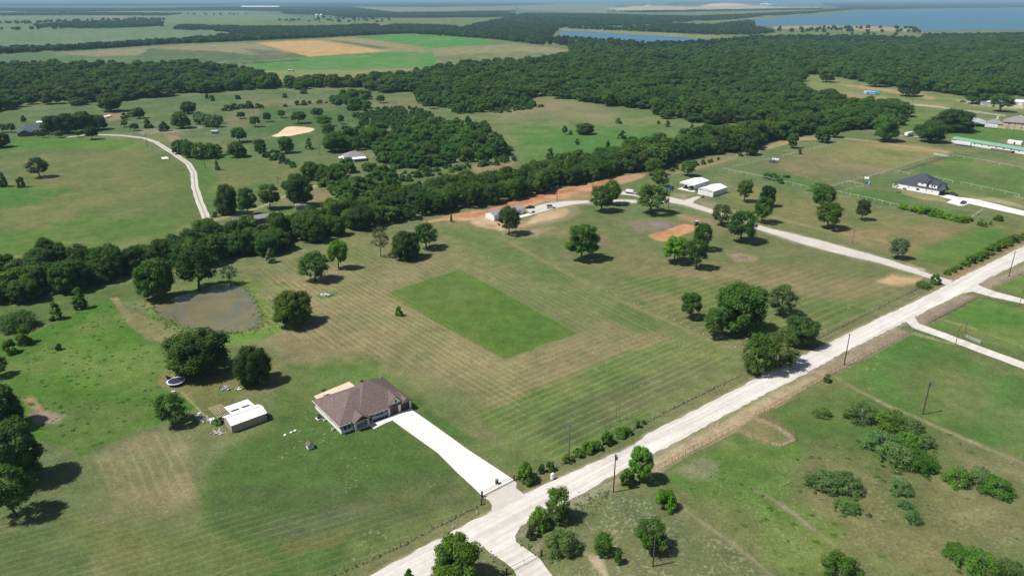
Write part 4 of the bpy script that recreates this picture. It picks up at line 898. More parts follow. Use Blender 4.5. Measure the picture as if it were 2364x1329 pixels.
T('open', 1607, 620, 54, 553, 'mid', 'gray-green tree touching the bright yellow-green one')
T('open', 1620, 578, 46, 517, 'mid', 'tree at the right corner of the orange clay pad')
T('round', 1594, 735, 48, 678, 'mid', 'small tree left of the largest paddock oak')
T('oak', 1708, 766, 122, 664, 'mid', 'largest spreading oak of the paddock beside the road')
T('open', 1646, 778, 56, 714, 'mid', 'thin-leaved tree tucked against the left of the largest paddock oak')
T('open', 1800, 727, 62, 661, 'gray', 'gray-green tree behind and right of the largest paddock oak')
T('oak', 1843, 795, 76, 733, 'dark', 'dark oak beside the road, right of the tall roadside clump')
T('multi', 1748, 866, 76, 772, 'mid', 'left stem clump of the tall roadside trees shading the gravel road')
T('multi', 1797, 850, 80, 760, 'gray', 'right stem clump of the tall roadside trees shading the gravel road')
T('open', 1911, 528, 62, 468, 'mid', 'forked mesquite in front of another, left of the white house lane')
T('open', 1899, 483, 56, 430, 'mid', 'pale mesquite just behind the forked one by the white fence')
T('open', 1989, 508, 36, 461, 'dark', 'dark narrow oak standing alone in the lane paddock')
T('open', 2071, 597, 44, 550, 'gray', 'small leaning tree near the mouth of the gravel lane')
# trees and shrubs along the road, lower part of the photo
T('shrub', 1213, 1116, 48, 1068, 'green', 'round shrub beside the right gate post of the house driveway')
T('shrub', 1250, 1092, 18, 1070, 'mid', 'little shrub between the round gate shrub and the mailbox')
T('shrub', 1270, 1087, 22, 1064, 'mid', 'little shrub directly behind the white mailbox')
for (x, y, w_, yt) in ((1311, 1068, 26, 1050), (1336, 1055, 26, 1036), (1358, 1046, 34, 1019), (1378, 1039, 26, 1017), (1400, 1027, 32, 994), (1432, 1009, 30, 989), (1449, 1003, 22, 986), (1472, 987, 14, 968), (1486, 978, 12, 968)):
    T('shrub', x, y, w_, yt, 'green', 'rounded shrub in the row below the wire fence, left of the road', 'shrubs in the row along the wire fence')
T('round', 1477, 1110, 58, 1034, 'green', 'bright tree at the end of the rusty pipe fence')
T('shrub', 1446, 1122, 38, 1082, 'green', 'bush left of the tree at the end of the rusty pipe fence')
T('shrub', 1533, 1178, 50, 1130, 'bright', 'round light green bush alone below the rusty pipe fence')
T('multi', 1287, 1207, 64, 1130, 'green', 'uneven tall tree at the roadside, right of the lower gate drive')
T('shrub', 1244, 1224, 50, 1175, 'green', 'leafy bush on the left of the uneven roadside tree')
T('low', 1298, 1284, 84, 1208, 'pale', 'wide light green bush below the uneven roadside tree')
T('shrub', 1226, 1244, 26, 1212, 'gray', 'small gray bush beside the lower gate drive')
T('multi', 1392, 1284, 46, 1233, 'green', 'bushy small tree, left of the one with a pole in front')
T('shrub', 1426, 1302, 20, 1264, 'green', 'slim sapling beside the bushy small tree')
T('open', 1502, 1268, 78, 1206, 'mid', 'tree with a bare utility pole standing in front of it')
T('oak', 1054, 1348, 112, 1246, 'green', 'large leafy tree at the bottom edge beside the gravel road')
T('shrub', 944, 1342, 24, 1314, 'green', 'small bush cut by the bottom edge on the gravel road side')
for (x, y, w_, yt, c) in ((1984, 974, 86, 918, 'pale'), (2052, 990, 82, 934, 'green'), (2102, 1005, 62, 955, 'pale'), (2028, 1042, 84, 984, 'pale'), (2092, 1044, 74, 985, 'green'),
                       (2068, 1078, 90, 1012, 'pale'), (2116, 1088, 82, 1028, 'green'), (2136, 1032, 42, 988, 'pale')):
    T('low', x, y, w_, yt, c, 'mesquite brush in the long thicket of the lower right pasture', 'brush clumps of the long thicket')
T('low', 1896, 1134, 84, 1074, 'pale', 'left half of the oval mesquite thicket in the pasture')
T('low', 1948, 1138, 88, 1078, 'pale', 'right half of the oval mesquite thicket in the pasture')
T('low', 1952, 1184, 62, 1144, 'pale', 'low brush just below the oval mesquite thicket')
T('low', 2076, 1140, 56, 1098, 'pale', 'small brush between the oval thicket and the right edge ones')
T('low', 2105, 1206, 38, 1170, 'pale', 'small dark-shadowed brush, lowest of the little column')
T('low', 2086, 1172, 32, 1148, 'pale', 'tiny brush in the middle of the little column')
T('low', 2206, 1122, 66, 1062, 'green', 'brush clump left of the pair near the right edge')
T('low', 2258, 1122, 58, 1062, 'pale', 'middle brush clump of the three near the right edge')
T('low', 2294, 1144, 78, 1088, 'green', 'right-hand brush clump of the three near the right edge')
T('low', 1936, 1338, 94, 1266, 'green', 'big brush clump cut by the bottom edge in the pasture')
T('low', 2204, 1294, 64, 1248, 'green', 'upper left brush of the bottom right corner thicket')
T('low', 2254, 1332, 98, 1262, 'green', 'middle brush of the bottom right corner thicket')
T('low', 2332, 1342, 84, 1292, 'pale', 'right brush of the bottom right corner thicket')
T('low', 1897, 962, 46, 938, 'pale', 'faint low brush above the long thicket')
T('shrub', 1908, 882, 18, 862, 'olive', 'small weed bush growing through the rusty pipe fence')
T('low', 2005, 1192, 14, 1180, 'gray', 'little gray weed in the pasture below the thickets')
# hedges and shrubs of the right side
for (x, y, w_, yt) in ((2088, 484, 30, 470), (2108, 489, 28, 474), (2126, 493, 32, 474), (2146, 498, 34, 477), (2166, 502, 30, 484), (2186, 506, 28, 490), (2206, 511, 30, 494), (2222, 514, 24, 499), (2236, 511, 18, 498)):
    T('shrub', x, y, w_, yt, 'bright', 'bright green shrub in the hedge below the white house', 'shrubs of the hedge below the white house')
T('low', 1890, 444, 54, 420, 'pale', 'wide low bush on the white pipe fence above the mesquites')
for (x, y, w_, yt) in ((1770, 412, 22, 396), (1786, 416, 26, 398), (1801, 424, 16, 408), (1815, 410, 18, 402)):
    T('shrub', x, y, w_, yt, 'green', 'bush in the little group behind the white pipe fence', 'bushes behind the white pipe fence')
T('shrub', 2304, 510, 20, 494, 'mid', 'dark bush nearest the white house lane, top of its group')
T('shrub', 2262, 521, 16, 504, 'green', 'bush at the left of the scattered group below the white house lane')
T('shrub', 2273, 524, 10, 510, 'green', 'tiny bush between two others below the white house lane')
T('shrub', 2286, 519, 8, 508, 'green', 'smallest bush below the white house lane')
hx = [(2186, 634), (2200, 628), (2212, 622), (2226, 614), (2240, 608), (2254, 602), (2268, 596), (2282, 588), (2296, 580), (2310, 572), (2324, 567), (2338, 560), (2352, 554), (2364, 549)]
for i, (x, y) in enumerate(hx):
    T('shrub', x, y, 24 if 2 < i < 12 else 17, y - (22 if 3 < i < 12 else 13), 'green', 'green shrub in the hedge along the upper right roadside', 'shrubs of the roadside hedge')
T('shrub', 2158, 656, 22, 628, 'green', 'upright bush at the mouth of the gravel lane')
T('low', 2130, 665, 36, 643, 'mid', 'spreading bush at the fence end by the mouth of the gravel lane')
T('cedar', 1042, 512, 10, 493, 'olive', 'small narrow juniper alone on the red clay')
for (x, y, w_, yt) in ((1552, 396, 12, 385), (1563, 391, 9, 383), (1605, 382, 16, 369), (1623, 380, 11, 366), (1637, 376, 9, 367), (1642, 374, 9, 364), (1658, 369, 8, 362)):
    T('shrub', x, y, w_, yt, 'mid', 'small bush in the line running from the blue shed to the forest', 'bushes in the line beyond the blue shed')
T('shrub', 1709, 361, 12, 350, 'mid', 'small bush left of the oak by the track into the forest')
T('oak', 1732, 358, 36, 322, 'dark', 'oak nearest the fenced garden, beside the clay track')
T('oak', 1829, 342, 26, 309, 'dark', 'small oak behind the pickup and trailer')
T('oak', 1897, 329, 36, 292, 'mid', 'front oak of two at the end of the clay track')
T('oak', 1923, 317, 30, 286, 'mid', 'rear oak of two at the end of the clay track')
T('oak', 2042, 326, 58, 265, 'mid', 'wide oak left of the parked travel trailer')
T('oak', 2148, 328, 64, 280, 'dark', 'oak in front, right of the parked travel trailer')
T('oak', 2122, 308, 26, 288, 'dark', 'small oak behind the parked travel trailer')
T('dense', 2196, 304, 92, 252, 'dark', 'very wide dark oak left of the open hay barn')
T('oak', 1907, 190, 34, 158, 'mid', 'lone oak in the clearing in front of the forest edge')
T('oak', 2097, 222, 52, 184, 'dark', 'oak behind the shipping containers, to their right')
T('open', 2308, 258, 50, 217, 'mid', 'oak between the two white sheds far right')
T('oak', 2255, 240, 54, 200, 'dark', 'dark oak left of the two white sheds far right')
T('oak', 2020, 200, 48, 163, 'mid', 'forest edge oak above the shipping containers')
T('shrub', 1846, 356, 10, 341, 'green', 'sapling at the corner of the bare fenced paddock')

# pasture beyond the belt
T('oak', 256, 257, 58, 216, 'dark', 'large dark oak standing out in front of the left forest')
for (x, y, w_, yt) in ((122, 308, 50, 268), (158, 308, 52, 264), (196, 303, 50, 259), (228, 299, 40, 266)):
    T('oak', x, y, w_, yt, 'dark', 'oak of the grove beside the slate-roofed farmhouse', 'oaks of the farmhouse grove')
T('round', 213, 322, 30, 293, 'dark', 'round tree beside the ranch drive in front of the farmhouse grove')
for (x, y, w_, yt) in ((87, 314, 16, 300), (99, 318, 13, 304), (138, 318, 19, 303), (182, 317, 12, 303)):
    T('round', x, y, w_, yt, 'mid', 'small tree in the front yard of the slate-roofed farmhouse', 'yard trees of the farmhouse')
T('cedar', 55, 281, 15, 265, 'dark', 'small conifer behind the slate-roofed farmhouse')
T('round', 27, 306, 20, 284, 'mid', 'tree at the left end of the slate-roofed farmhouse')
T('round', 6, 306, 22, 286, 'mid', 'tree cut by the left edge beside the farmhouse')
T('oak', 4, 340, 44, 308, 'dark', 'oak cut by the left edge below the farmhouse')
for (x, y, w_, yt, k, c) in ((322, 273, 29, 249, 'oak', 'mid'), (302, 271, 24, 251, 'low', 'mid'), (287, 277, 20, 259, 'cedar', 'dark'), (288, 293, 17, 277, 'round', 'mid'), (311, 302, 21, 285, 'round', 'mid'),
                       (342, 296, 28, 272, 'cedar', 'dark'), (379, 303, 32, 279, 'cedar', 'dark'), (421, 296, 46, 259, 'oak', 'mid'), (436, 262, 37, 235, 'oak', 'dark')):
    T(k, x, y, w_, yt, c, 'tree of the scattered group around the pale yard by the ranch drive', 'trees around the pale ranch yard')
for (x, y, w_, yt) in ((462, 287, 30, 256), (480, 293, 32, 262), (498, 294, 28, 264), (508, 286, 18, 266)):
    T('multi', x, y, w_, yt, 'olive', 'olive tree of the clump beside the small gray hut', 'olive trees beside the gray hut')
for (x, y, w_, yt) in ((490, 233, 13, 217), (478, 228, 10, 215), (549, 229, 15, 218), (524, 256, 22, 240), (540, 253, 18, 236), (556, 251, 20, 238), (575, 251, 24, 230), (596, 250, 14, 236), (605, 250, 10, 240),
                    (658, 247, 12, 239), (686, 243, 12, 230), (702, 243, 16, 229), (715, 240, 10, 231), (738, 239, 15, 229), (754, 238, 6, 232), (658, 226, 12, 213), (700, 217, 17, 201)):
    T('shrub', x, y, w_, yt, 'mid', 'small bush scattered in the pasture before the far left forest', 'bushes scattered in the far left pasture')
for (x, y, w_, yt) in ((556, 274, 20, 258), (590, 293, 25, 269), (617, 281, 19, 260), (650, 272, 20, 254), (690, 285, 35, 258), (732, 272, 29, 249), (748, 292, 37, 267), (787, 286, 17, 265), (553, 328, 37, 295),
                    (879, 238, 21, 220), (993, 251, 20, 224), (842, 262, 14, 243)):
    T('round', x, y, w_, yt, 'mid', 'round tree standing apart in the pasture around the pale stock pond', 'round trees around the pale stock pond')
T('oak', 760, 313, 27, 286, 'dark', 'dark narrow tree right below the pale stock pond')
for (x, y, w_, yt) in ((415, 356, 36, 322), (438, 364, 36, 326), (463, 367, 38, 328), (486, 366, 38, 330), (500, 360, 30, 332), (428, 346, 26, 320)):
    T('multi', x, y, w_, yt, 'mid', 'tree of the dense clump right of the ranch drive bend', 'trees of the clump by the ranch drive bend')
T('oak', 550, 362, 48, 329, 'mid', 'wide tree between the ranch drive clump and the bush line')
T('round', 602, 353, 28, 322, 'mid', 'tree at the upper end of the diagonal bush line')
T('oak', 660, 353, 38, 316, 'mid', 'tree just above the middle of the diagonal bush line')
T('cedar', 714, 345, 22, 317, 'mid', 'small tree left of the gray-roofed cottage')
T('oak', 774, 350, 58, 308, 'mid', 'big tree directly behind the gray-roofed cottage')
T('open', 93, 409, 46, 365, 'gray', 'lone gray-green tree in the large left pasture')
T('shrub', 7, 432, 22, 390, 'mid', 'bush at the left edge of the large left pasture')
T('shrub', 50, 433, 17, 404, 'mid', 'small bush near the left edge of the large left pasture')
T('cedar', 502, 393, 15, 367, 'gray', 'sapling right of the ranch drive beside a pole')
T('shrub', 497, 501, 12, 486, 'mid', 'small bush at the end of the ranch drive')
T('dense', 526, 496, 48, 424, 'dark', 'tall dark leafy tree at the end of the ranch drive')
T('round', 573, 498, 48, 436, 'mid', 'tree between the tall dark one and the mobile home')
T('round', 624, 482, 50, 426, 'mid', 'gray-green tree behind the mobile home')
T('oak', 692, 476, 66, 404, 'dark', 'big dark tree with a long shadow behind the little gray roof')
T('oak', 718, 414, 42, 374, 'mid', 'rounded tree in front of the gray-roofed cottage, on its left')
T('dense', 1350, 311, 41, 284, 'dark', 'widest dark juniper of the open pasture beyond the belt')
T('cedar', 1332, 334, 15, 319, 'dark', 'small dark juniper below the widest one')
T('cedar', 1436, 321, 25, 300, 'dark', 'pointed dark juniper right of the widest one')
T('dense', 1460, 339, 28, 315, 'dark', 'dark juniper touching the tree belt top')
T('cedar', 1403, 346, 17, 322, 'dark', 'dark juniper rising from the tree belt, left one')
T('open', 1304, 311, 13, 291, 'mid', 'thin sapling left of the widest juniper')
T('shrub', 1317, 311, 8, 299, 'mid', 'tiny sapling between the thin one and the widest juniper')
T('shrub', 1428, 286, 15, 270, 'pale', 'pale bush alone in the middle of the open pasture')
T('cedar', 1541, 293, 15, 276, 'dark', 'small juniper near the forest edge of the open pasture')
T('cedar', 1597, 297, 10, 283, 'dark', 'smallest juniper at the right tip of the open pasture')
T('shrub', 1520, 286, 9, 277, 'mid', 'little bush against the forest edge of the open pasture')
T('cedar', 1270, 372, 27, 341, 'dark', 'cone-shaped juniper rising behind the tree belt')

# ------------------------------------------------------------------ tree belts and woods
def inside_np(x, y, poly): return pdist(x, y, poly) < 0
def scatter(poly, g, seed, holes=()):
    W = np.array([at(*p) for p in poly]); rg = np.random.default_rng(seed)
    x0, y0 = W.min(0) - 5; x1, y1 = W.max(0) + 5
    gx, gy = np.meshgrid(np.arange(x0, x1, g), np.arange(y0, y1, g * 0.9))
    gx[1::2] += g / 2
    x = gx.ravel() + rg.uniform(-.38, .38, gx.size) * g; y = gy.ravel() + rg.uniform(-.38, .38, gx.size) * g
    Wp = [tuple(q) for q in W]
    k = inside_np(x, y, Wp)
    for h in holes: k &= ~inside_np(x, y, [at(*p) for p in h])
    return np.stack([x[k], y[k]], 1)
BELT = [(-70, 716), (60, 700), (150, 678), (215, 655), (330, 640), (420, 622), (500, 612), (590, 594), (641, 580), (692, 568), (756, 552), (813, 538), (848, 531), (930, 511), (974, 504), (1051, 484), (1120, 474), (1190, 458), (1250, 447), (1308, 433), (1410, 407), (1456, 398), (1495, 388), (1564, 373), (1640, 355), (1717, 345), (1764, 332), (1874, 305), (1943, 301), (2010, 299), (2070, 292),
        (2084, 266), (2000, 266), (1900, 290), (1760, 305), (1640, 330), (1550, 345), (1430, 366), (1300, 393), (1240, 408), (1120, 432), (1000, 452), (960, 462), (850, 492), (800, 505), (745, 508), (690, 520), (650, 545), (560, 560), (520, 556), (480, 552), (440, 578), (370, 600), (300, 612), (220, 622), (160, 600), (100, 600), (60, 640), (-70, 650)]
CLEAR = [[(596, 540), (740, 492), (770, 500), (700, 530), (640, 548), (600, 552)], [(100, 640), (190, 628), (200, 640), (120, 655)]]
belt = scatter(BELT, 7.4, 1, CLEAR)
belt = np.array(sorted(belt.tolist(), key=lambda p: p[1] + abs(p[0]) * .2))
NB = 190
brnd = random.Random(3)
def zone(X, Y):
    x, y = px_of(X, Y)
    if x < 330: return ('dark tree packed in the belt above the left meadow', 'belt trees above the left meadow')
    if x < 620: return ('dark tree packed in the belt behind the pond', 'belt trees behind the pond')
    if x < 960: return ('dark tree packed in the belt behind the lollipop tree', 'belt trees behind the mown paddock')
    if x < 1480: return ('dark tree packed in the belt along the red clay strip', 'belt trees along the red clay strip')
    return ('dark tree packed in the belt beside the track to the forest', 'belt trees beside the forest track')
for (X, Y) in belt[:NB]:
    lb, gr = zone(X, Y)
    kd = brnd.choice(['oak', 'oak', 'open', 'multi', 'wood', 'dense'])
    e = put_tree(kd, X, Y, brnd.uniform(4.2, 6.6), brnd.uniform(7.5, 12.0), brnd.choice(['dark', 'wood', 'dark', 'mid', 'wood']), lb, 'tree', gr)
    e.name = 'belt_tree'
def stuff_trees(name, pts, kinds, rr, hr, color, label, cat, seed):
    """one object: a mesh of points that carries instances of whole trees (trunk and crown)"""
    rg = np.random.default_rng(seed); n = len(pts)
    rad = rg.uniform(rr[0], rr[1], n); hh = rg.uniform(hr[0], hr[1], n) * (0.85 + 0.15 * (rad - rr[0]) / (rr[1] - rr[0]))
    protos = []
    for kd in kinds:
        for cme, tme in PROTO[kd]:
            bm = bmesh.new(); bm.from_mesh(cme)
            nf = len(bm.faces); bm.from_mesh(tme); bm.faces.ensure_lookup_table()
            for f in bm.faces[nf:]: f.material_index = 1
            me = bpy.data.meshes.new(name + '_tree'); bm.to_mesh(me); bm.free(); me.materials.append(M['leaf']); me.materials.append(M['bark'])
            protos.append(bpy.data.objects.new(name + '_kind', me))
    me = bpy.data.meshes.new(name); me.vertices.add(n)
    me.vertices.foreach_set('co', np.stack([pts[:, 0], pts[:, 1], np.full(n, -0.05)], 1).astype(np.float32).ravel())
    A = me.attributes.new('size', 'FLOAT_VECTOR', 'POINT'); A.data.foreach_set('vector', np.stack([rad, rad * rg.uniform(.85, 1.15, n), hh], 1).astype(np.float32).ravel())
    A = me.attributes.new('turn', 'FLOAT_VECTOR', 'POINT'); A.data.foreach_set('vector', np.stack([np.zeros(n), np.zeros(n), rg.uniform(0, 6.28, n)], 1).astype(np.float32).ravel())
    A = me.attributes.new('pick', 'INT', 'POINT'); A.data.foreach_set('value', rg.integers(0, len(protos), n).astype(np.int32))
    me.materials.append(M['leaf']); me.materials.append(M['bark'])
    o = bpy.data.objects.new(name, me); COL.objects.link(o); o.color = (*color, 1)
    ng = bpy.data.node_groups.new(name, 'GeometryNodeTree')
    ng.interface.new_socket('Geometry', in_out='INPUT', socket_type='NodeSocketGeometry'); ng.interface.new_socket('Geometry', in_out='OUTPUT', socket_type='NodeSocketGeometry')
    gi = ng.nodes.new('NodeGroupInput'); go = ng.nodes.new('NodeGroupOutput')
    iop = ng.nodes.new('GeometryNodeInstanceOnPoints'); j = ng.nodes.new('GeometryNodeJoinGeometry')
    for p in protos:
        oi = ng.nodes.new('GeometryNodeObjectInfo'); oi.inputs['Object'].default_value = p
        g2 = ng.nodes.new('GeometryNodeGeometryToInstance'); ng.links.new(oi.outputs['Geometry'], g2.inputs[0]); ng.links.new(g2.outputs[0], j.inputs[0])
    def attr(nm, dt):
        a = ng.nodes.new('GeometryNodeInputNamedAttribute'); a.data_type = dt; a.inputs[0].default_value = nm
        return next(s_ for s_ in a.outputs if s_.enabled and s_.name == 'Attribute')
    ng.links.new(gi.outputs[0], iop.inputs['Points']); ng.links.new(j.outputs[0], iop.inputs['Instance'])
    iop.inputs['Pick Instance'].default_value = True
    ng.links.new(attr('pick', 'INT'), iop.inputs['Instance Index'])
    e2r = ng.nodes.new('FunctionNodeEulerToRotation'); ng.links.new(attr('turn', 'FLOAT_VECTOR'), e2r.inputs[0]); ng.links.new(e2r.outputs[0], iop.inputs['Rotation'])
    ng.links.new(attr('size', 'FLOAT_VECTOR'), iop.inputs['Scale']); ng.links.new(iop.outputs[0], go.inputs[0])
    md = o.modifiers.new('trees', 'NODES'); md.node_group = ng
    tag(o, label, cat, None, 'stuff'); return o

FOREST1 = [(650, 208), (700, 206), (760, 203), (830, 203), (880, 215), (950, 214), (1020, 211), (1060, 226), (1100, 232), (1110, 236), (1180, 232), (1230, 228), (1260, 226), (1330, 230), (1400, 244), (1470, 258), (1530, 272), (1600, 282), (1660, 292), (1700, 300), (1660, 322), (1760, 306), (1900, 292), (2010, 275), (2084, 264), (2076, 252), (2020, 246), (1950, 243), (1890, 238), (1850, 228), (1846, 208), (1850, 190), (1838, 170),
           (1900, 174), (1960, 182), (2020, 194), (2090, 206), (2170, 214), (2250, 226), (2330, 222), (2500, 226), (2700, 232), (2700, 92), (2364, 92), (2200, 96), (2040, 106), (1900, 106), (1840, 102), (1760, 104), (1660, 112), (1500, 120), (1400, 118), (1345, 112), (1310, 116), (1324, 122), (1322, 132), (1250, 145), (1180, 152), (1090, 156), (1000, 168), (960, 178), (850, 192), (720, 196), (660, 200)]
FOREST0 = [(-500, 330), (0, 262), (60, 254), (110, 247), (230, 240), (300, 230), (400, 222), (480, 214), (560, 208), (640, 206), (645, 196), (610, 182), (570, 172), (520, 164), (480, 160), (400, 154), (330, 158), (200, 160), (120, 157), (40, 160), (-500, 200)]
HOLES = [[(1500, 205), (1580, 196), (1640, 200), (1560, 212)], [(1660, 150), (1740, 144), (1760, 152), (1690, 158)], [(2180, 128), (2260, 124), (2300, 130), (2210, 136)], [(1420, 170), (1480, 164), (1500, 170), (1440, 176)], [(400, 190), (440, 184), (450, 190), (410, 196)], [(1900, 134), (1960, 130), (1985, 134), (1920, 140)], [(225, 196), (260, 188), (290, 192), (270, 202), (230, 203)], [(60, 218), (110, 210), (118, 218), (80, 230)], [(268, 168), (284, 165), (282, 172), (270, 174)], [(1574, 150), (1596, 136), (1606, 142), (1594, 152)]]
def thin(p, sc, t, sd): return p[fbm(p[:, 0] / sc, p[:, 1] / sc, 3, sd) > t]
wood = [belt[NB:], thin(scatter(FOREST1, 11.4, 2, HOLES), 38, .36, 16), thin(scatter(FOREST0, 11.4, 3, HOLES), 34, .36, 17)]
stuff_trees('woodland', np.concatenate(wood), ['wood', 'wood', 'oak', 'multi'], (5.0, 10.6), (7.0, 15.5), LEAFC['wood'], 'dense dark green forest of oaks stretching from the tree belt to the lakes', 'forest', 5)
GROVES = [
 [(860, 345), (880, 318), (930, 300), (1000, 290), (1060, 286), (1110, 296), (1150, 320), (1180, 345), (1180, 358), (1130, 368), (1060, 378), (1000, 386), (900, 390), (875, 375)],
 [(770, 330), (830, 300), (880, 296), (880, 320), (850, 345), (800, 350)],
 [(735, 408), (790, 394), (830, 392), (862, 392), (860, 400), (890, 402), (905, 425), (900, 450), (850, 475), (800, 480), (770, 450), (745, 428)],
 [(770, 240), (790, 222), (835, 218), (860, 228), (830, 240), (850, 252), (800, 256)],
 [(960, 222), (1020, 226), (1100, 236), (1180, 238), (1240, 234), (1225, 246), (1150, 252), (1110, 262), (1060, 264), (1010, 250), (975, 244)],
]
g = np.concatenate([scatter(p, 7.4, 20 + i) for i, p in enumerate(GROVES)])
g = g[fbm(g[:, 0] / 22, g[:, 1] / 22, 3, 15) > .40]
stuff_trees('thicket', g, ['wood', 'multi', 'shrub'], (2.2, 6.6), (3.5, 11.0), (0.060, 0.135, 0.032), 'lighter green thickets of young trees filling the pasture beyond the tree belt', 'thicket', 6)
SCRUB = [
 [(900, 405), (960, 392), (1060, 384), (1180, 362), (1200, 368), (1140, 382), (1080, 392), (1010, 408), (930, 425)],
 [(815, 268), (880, 252), (960, 252), (1000, 262), (1000, 282), (920, 296), (850, 292)],
 [(592, 350), (620, 342), (650, 362), (690, 386), (680, 392), (640, 378), (606, 362)],
 [(1120, 250), (1180, 244), (1240, 240), (1250, 248), (1180, 260), (1130, 262)],
 [(950, 430), (1010, 420), (1060, 412), (1060, 420), (1000, 440), (960, 444)],
]
g = np.concatenate([scatter(p, 5.2, 40 + i) for i, p in enumerate(SCRUB)])
sel = np.random.default_rng(9).random(len(g)) < 0.75
stuff_trees('scrub', g[sel], ['shrub'], (1.2, 3.2), (1.6, 4.2), (0.060, 0.135, 0.040), 'patches of low green scrub between the thickets and the tree belt', 'scrub', 7)
FAR = [
 ([(-500, 168), (0, 125), (150, 118), (281, 110), (400, 102), (590, 94), (743, 87), (846, 82), (935, 78), (1010, 82), (1063, 86), (1127, 90), (1190, 97), (1250, 104), (1262, 90), (1200, 74), (1100, 64), (1000, 62), (870, 60), (740, 66), (640, 66), (560, 66), (420, 62), (400, 68), (520, 74), (560, 82), (400, 97), (281, 105), (150, 113), (0, 119), (-500, 158)], 12),
 ([(1180, 84), (1090, 60), (1180, 42), (1210, 33), (1400, 35), (1600, 40), (1764, 33), (1890, 27), (1885, 31), (1750, 39), (1700, 45), (1560, 52), (1460, 60), (1330, 62), (1300, 64), (1280, 76), (1262, 96)], 17),
 ([(1440, 66), (1560, 58), (1640, 60), (1700, 54), (1738, 50), (1742, 64), (1790, 76), (1740, 82), (1640, 80), (1560, 76), (1450, 72)], 19),
 ([(2130, 86), (2364, 83), (2700, 83), (2700, 90), (2364, 92), (2130, 93)], 13),
 ([(-400, 20), (0, 20), (300, 22), (560, 16), (800, 16), (900, 30), (1000, 36), (1190, 32), (1190, 40), (1000, 42), (860, 42), (760, 36), (700, 28), (560, 25), (300, 26), (100, 29), (0, 26), (-400, 27)], 20),
 ([(560, 8), (900, 7), (1190, 7), (1290, 11), (1200, 13), (1000, 17), (820, 15), (600, 12), (300, 12)], 34),
 ([(1560, 5), (1760, 4.5), (1764, 8), (1650, 8), (1540, 12)], 34), ([(1900, 6), (2364, 4.5), (2600, 4.5), (2600, 12), (2364, 13), (2150, 16), (1960, 20), (1900, 12)], 30),
 ([(1880, 30), (1960, 24), (1990, 21), (1950, 20), (1890, 25)], 20),
 ([(-400, 9), (300, 8), (560, 10), (500, 14), (100, 14), (-400, 16)], 40),
]
fp = [thin(scatter(p, g_, 60 + i), 130, .38, 18) for i, (p, g_) in enumerate(FAR)]
sp = scatter([(-300, 60), (380, 44), (380, 62), (200, 66), (0, 72), (-300, 84)], 42, 80)
sp2 = scatter([(-300, 40), (900, 30), (900, 56), (380, 62), (-300, 66)], 100, 81); sp2 = sp2[(fbm(sp2[:, 0] / 700, sp2[:, 1] / 700, 2, 5) > .56)]; sp = sp[(fbm(sp[:, 0] / 250, sp[:, 1] / 250, 2, 6) > .48)]
sp3 = scatter([(150, 54), (370, 50), (375, 60), (260, 66), (160, 66)], 20, 82)
sp4 = scatter([(1270, 92), (1410, 95), (1500, 103), (1460, 110), (1330, 110), (1265, 104)], 26, 83)
sp5 = scatter([(1790, 64), (2120, 66), (2125, 84), (1800, 82)], 55, 84)
sp6 = scatter([(1300, 66), (1660, 82), (1660, 78), (1400, 66)], 22, 85)
sp5 = thin(sp5, 120, .50, 33)
sp8 = np.concatenate([scatter(p, g_, 140 + i) for i, (p, g_) in enumerate([([(1990, 21), (2130, 17.5), (2364, 15.5), (2364, 17.5), (2130, 20), (2000, 22.5)], 16), ([(880, 32), (1190, 27), (1190, 29), (900, 35)], 20), ([(-300, 34), (200, 31), (420, 33), (380, 37), (100, 36), (-300, 39)], 24), ([(230, 55), (365, 52), (372, 60), (300, 64), (235, 62)], 13), ([(80, 60), (170, 56), (170, 62), (90, 66)], 22), ([(650, 29), (900, 32), (930, 40), (800, 42), (760, 36), (660, 33)], 18), ([(1400, 28), (1900, 20), (1900, 23), (1500, 30)], 26)])])
sp8 = thin(sp8, 160, .36, 34)
sp7 = scatter([(1340, 110), (1500, 116), (1660, 108), (1760, 100), (1900, 102), (2040, 102), (2200, 92), (2364, 88), (2700, 92), (2700, 88), (2130, 92), (1900, 88), (1740, 90), (1660, 98), (1500, 106), (1400, 104)], 19, 86)
stuff_trees('distant_woods', np.concatenate(fp + [sp7, sp8, sp, sp2, sp3, sp4, sp5, sp6]), ['wood'], (5.0, 8.5), (8.0, 13.0), (0.034, 0.075, 0.030), 'far tree lines and woods beyond the crop fields and around the lakes', 'distant woods', 8)
def along(pl, step, spread, seed):
    rg = np.random.default_rng(seed); out = []
    W = [np.array(at(*p)) for p in pl]
    for a, b in zip(W[:-1], W[1:]):
        k = max(1, int(np.linalg.norm(b - a) / step))
        for i in range(k): out.append(a + (b - a) * (i + rg.random()) / k + rg.normal(size=2) * spread)
    return np.array(out)
PROTO['tuft'] = [make_proto('shrub', 201 + i, 8, 160, 0.16, core=0.6) for i in range(3)]
mead = scatter([(0, 780), (60, 770), (150, 735), (220, 698), (262, 692), (290, 745), (340, 785), (395, 800), (405, 840), (365, 865), (360, 885), (400, 905), (450, 935), (420, 958), (300, 992), (190, 1050), (130, 1020), (0, 1000)], 1.7, 90)
stuff_trees('meadow_tufts', mead[np.random.default_rng(1).random(len(mead)) < .16], ['tuft'], (.35, .9), (.05, .12), (0.055, 0.125, 0.024), 'tall uneven grass tufts of the unmown meadow left of the trampoline', 'grass', 91)
wd = np.concatenate([along(POND + POND[:1], .55, .8, 92), along(POND[9:19], .35, 2.2, 93), along([(330, 700), (352, 725), (420, 765), (480, 785)], .5, 2.0, 94)])
stuff_trees('pond_weeds', wd, ['tuft'], (.2, .6), (.08, .28), (0.085, 0.180, 0.035), 'bright weeds fringing the bank of the pond', 'weeds', 95)
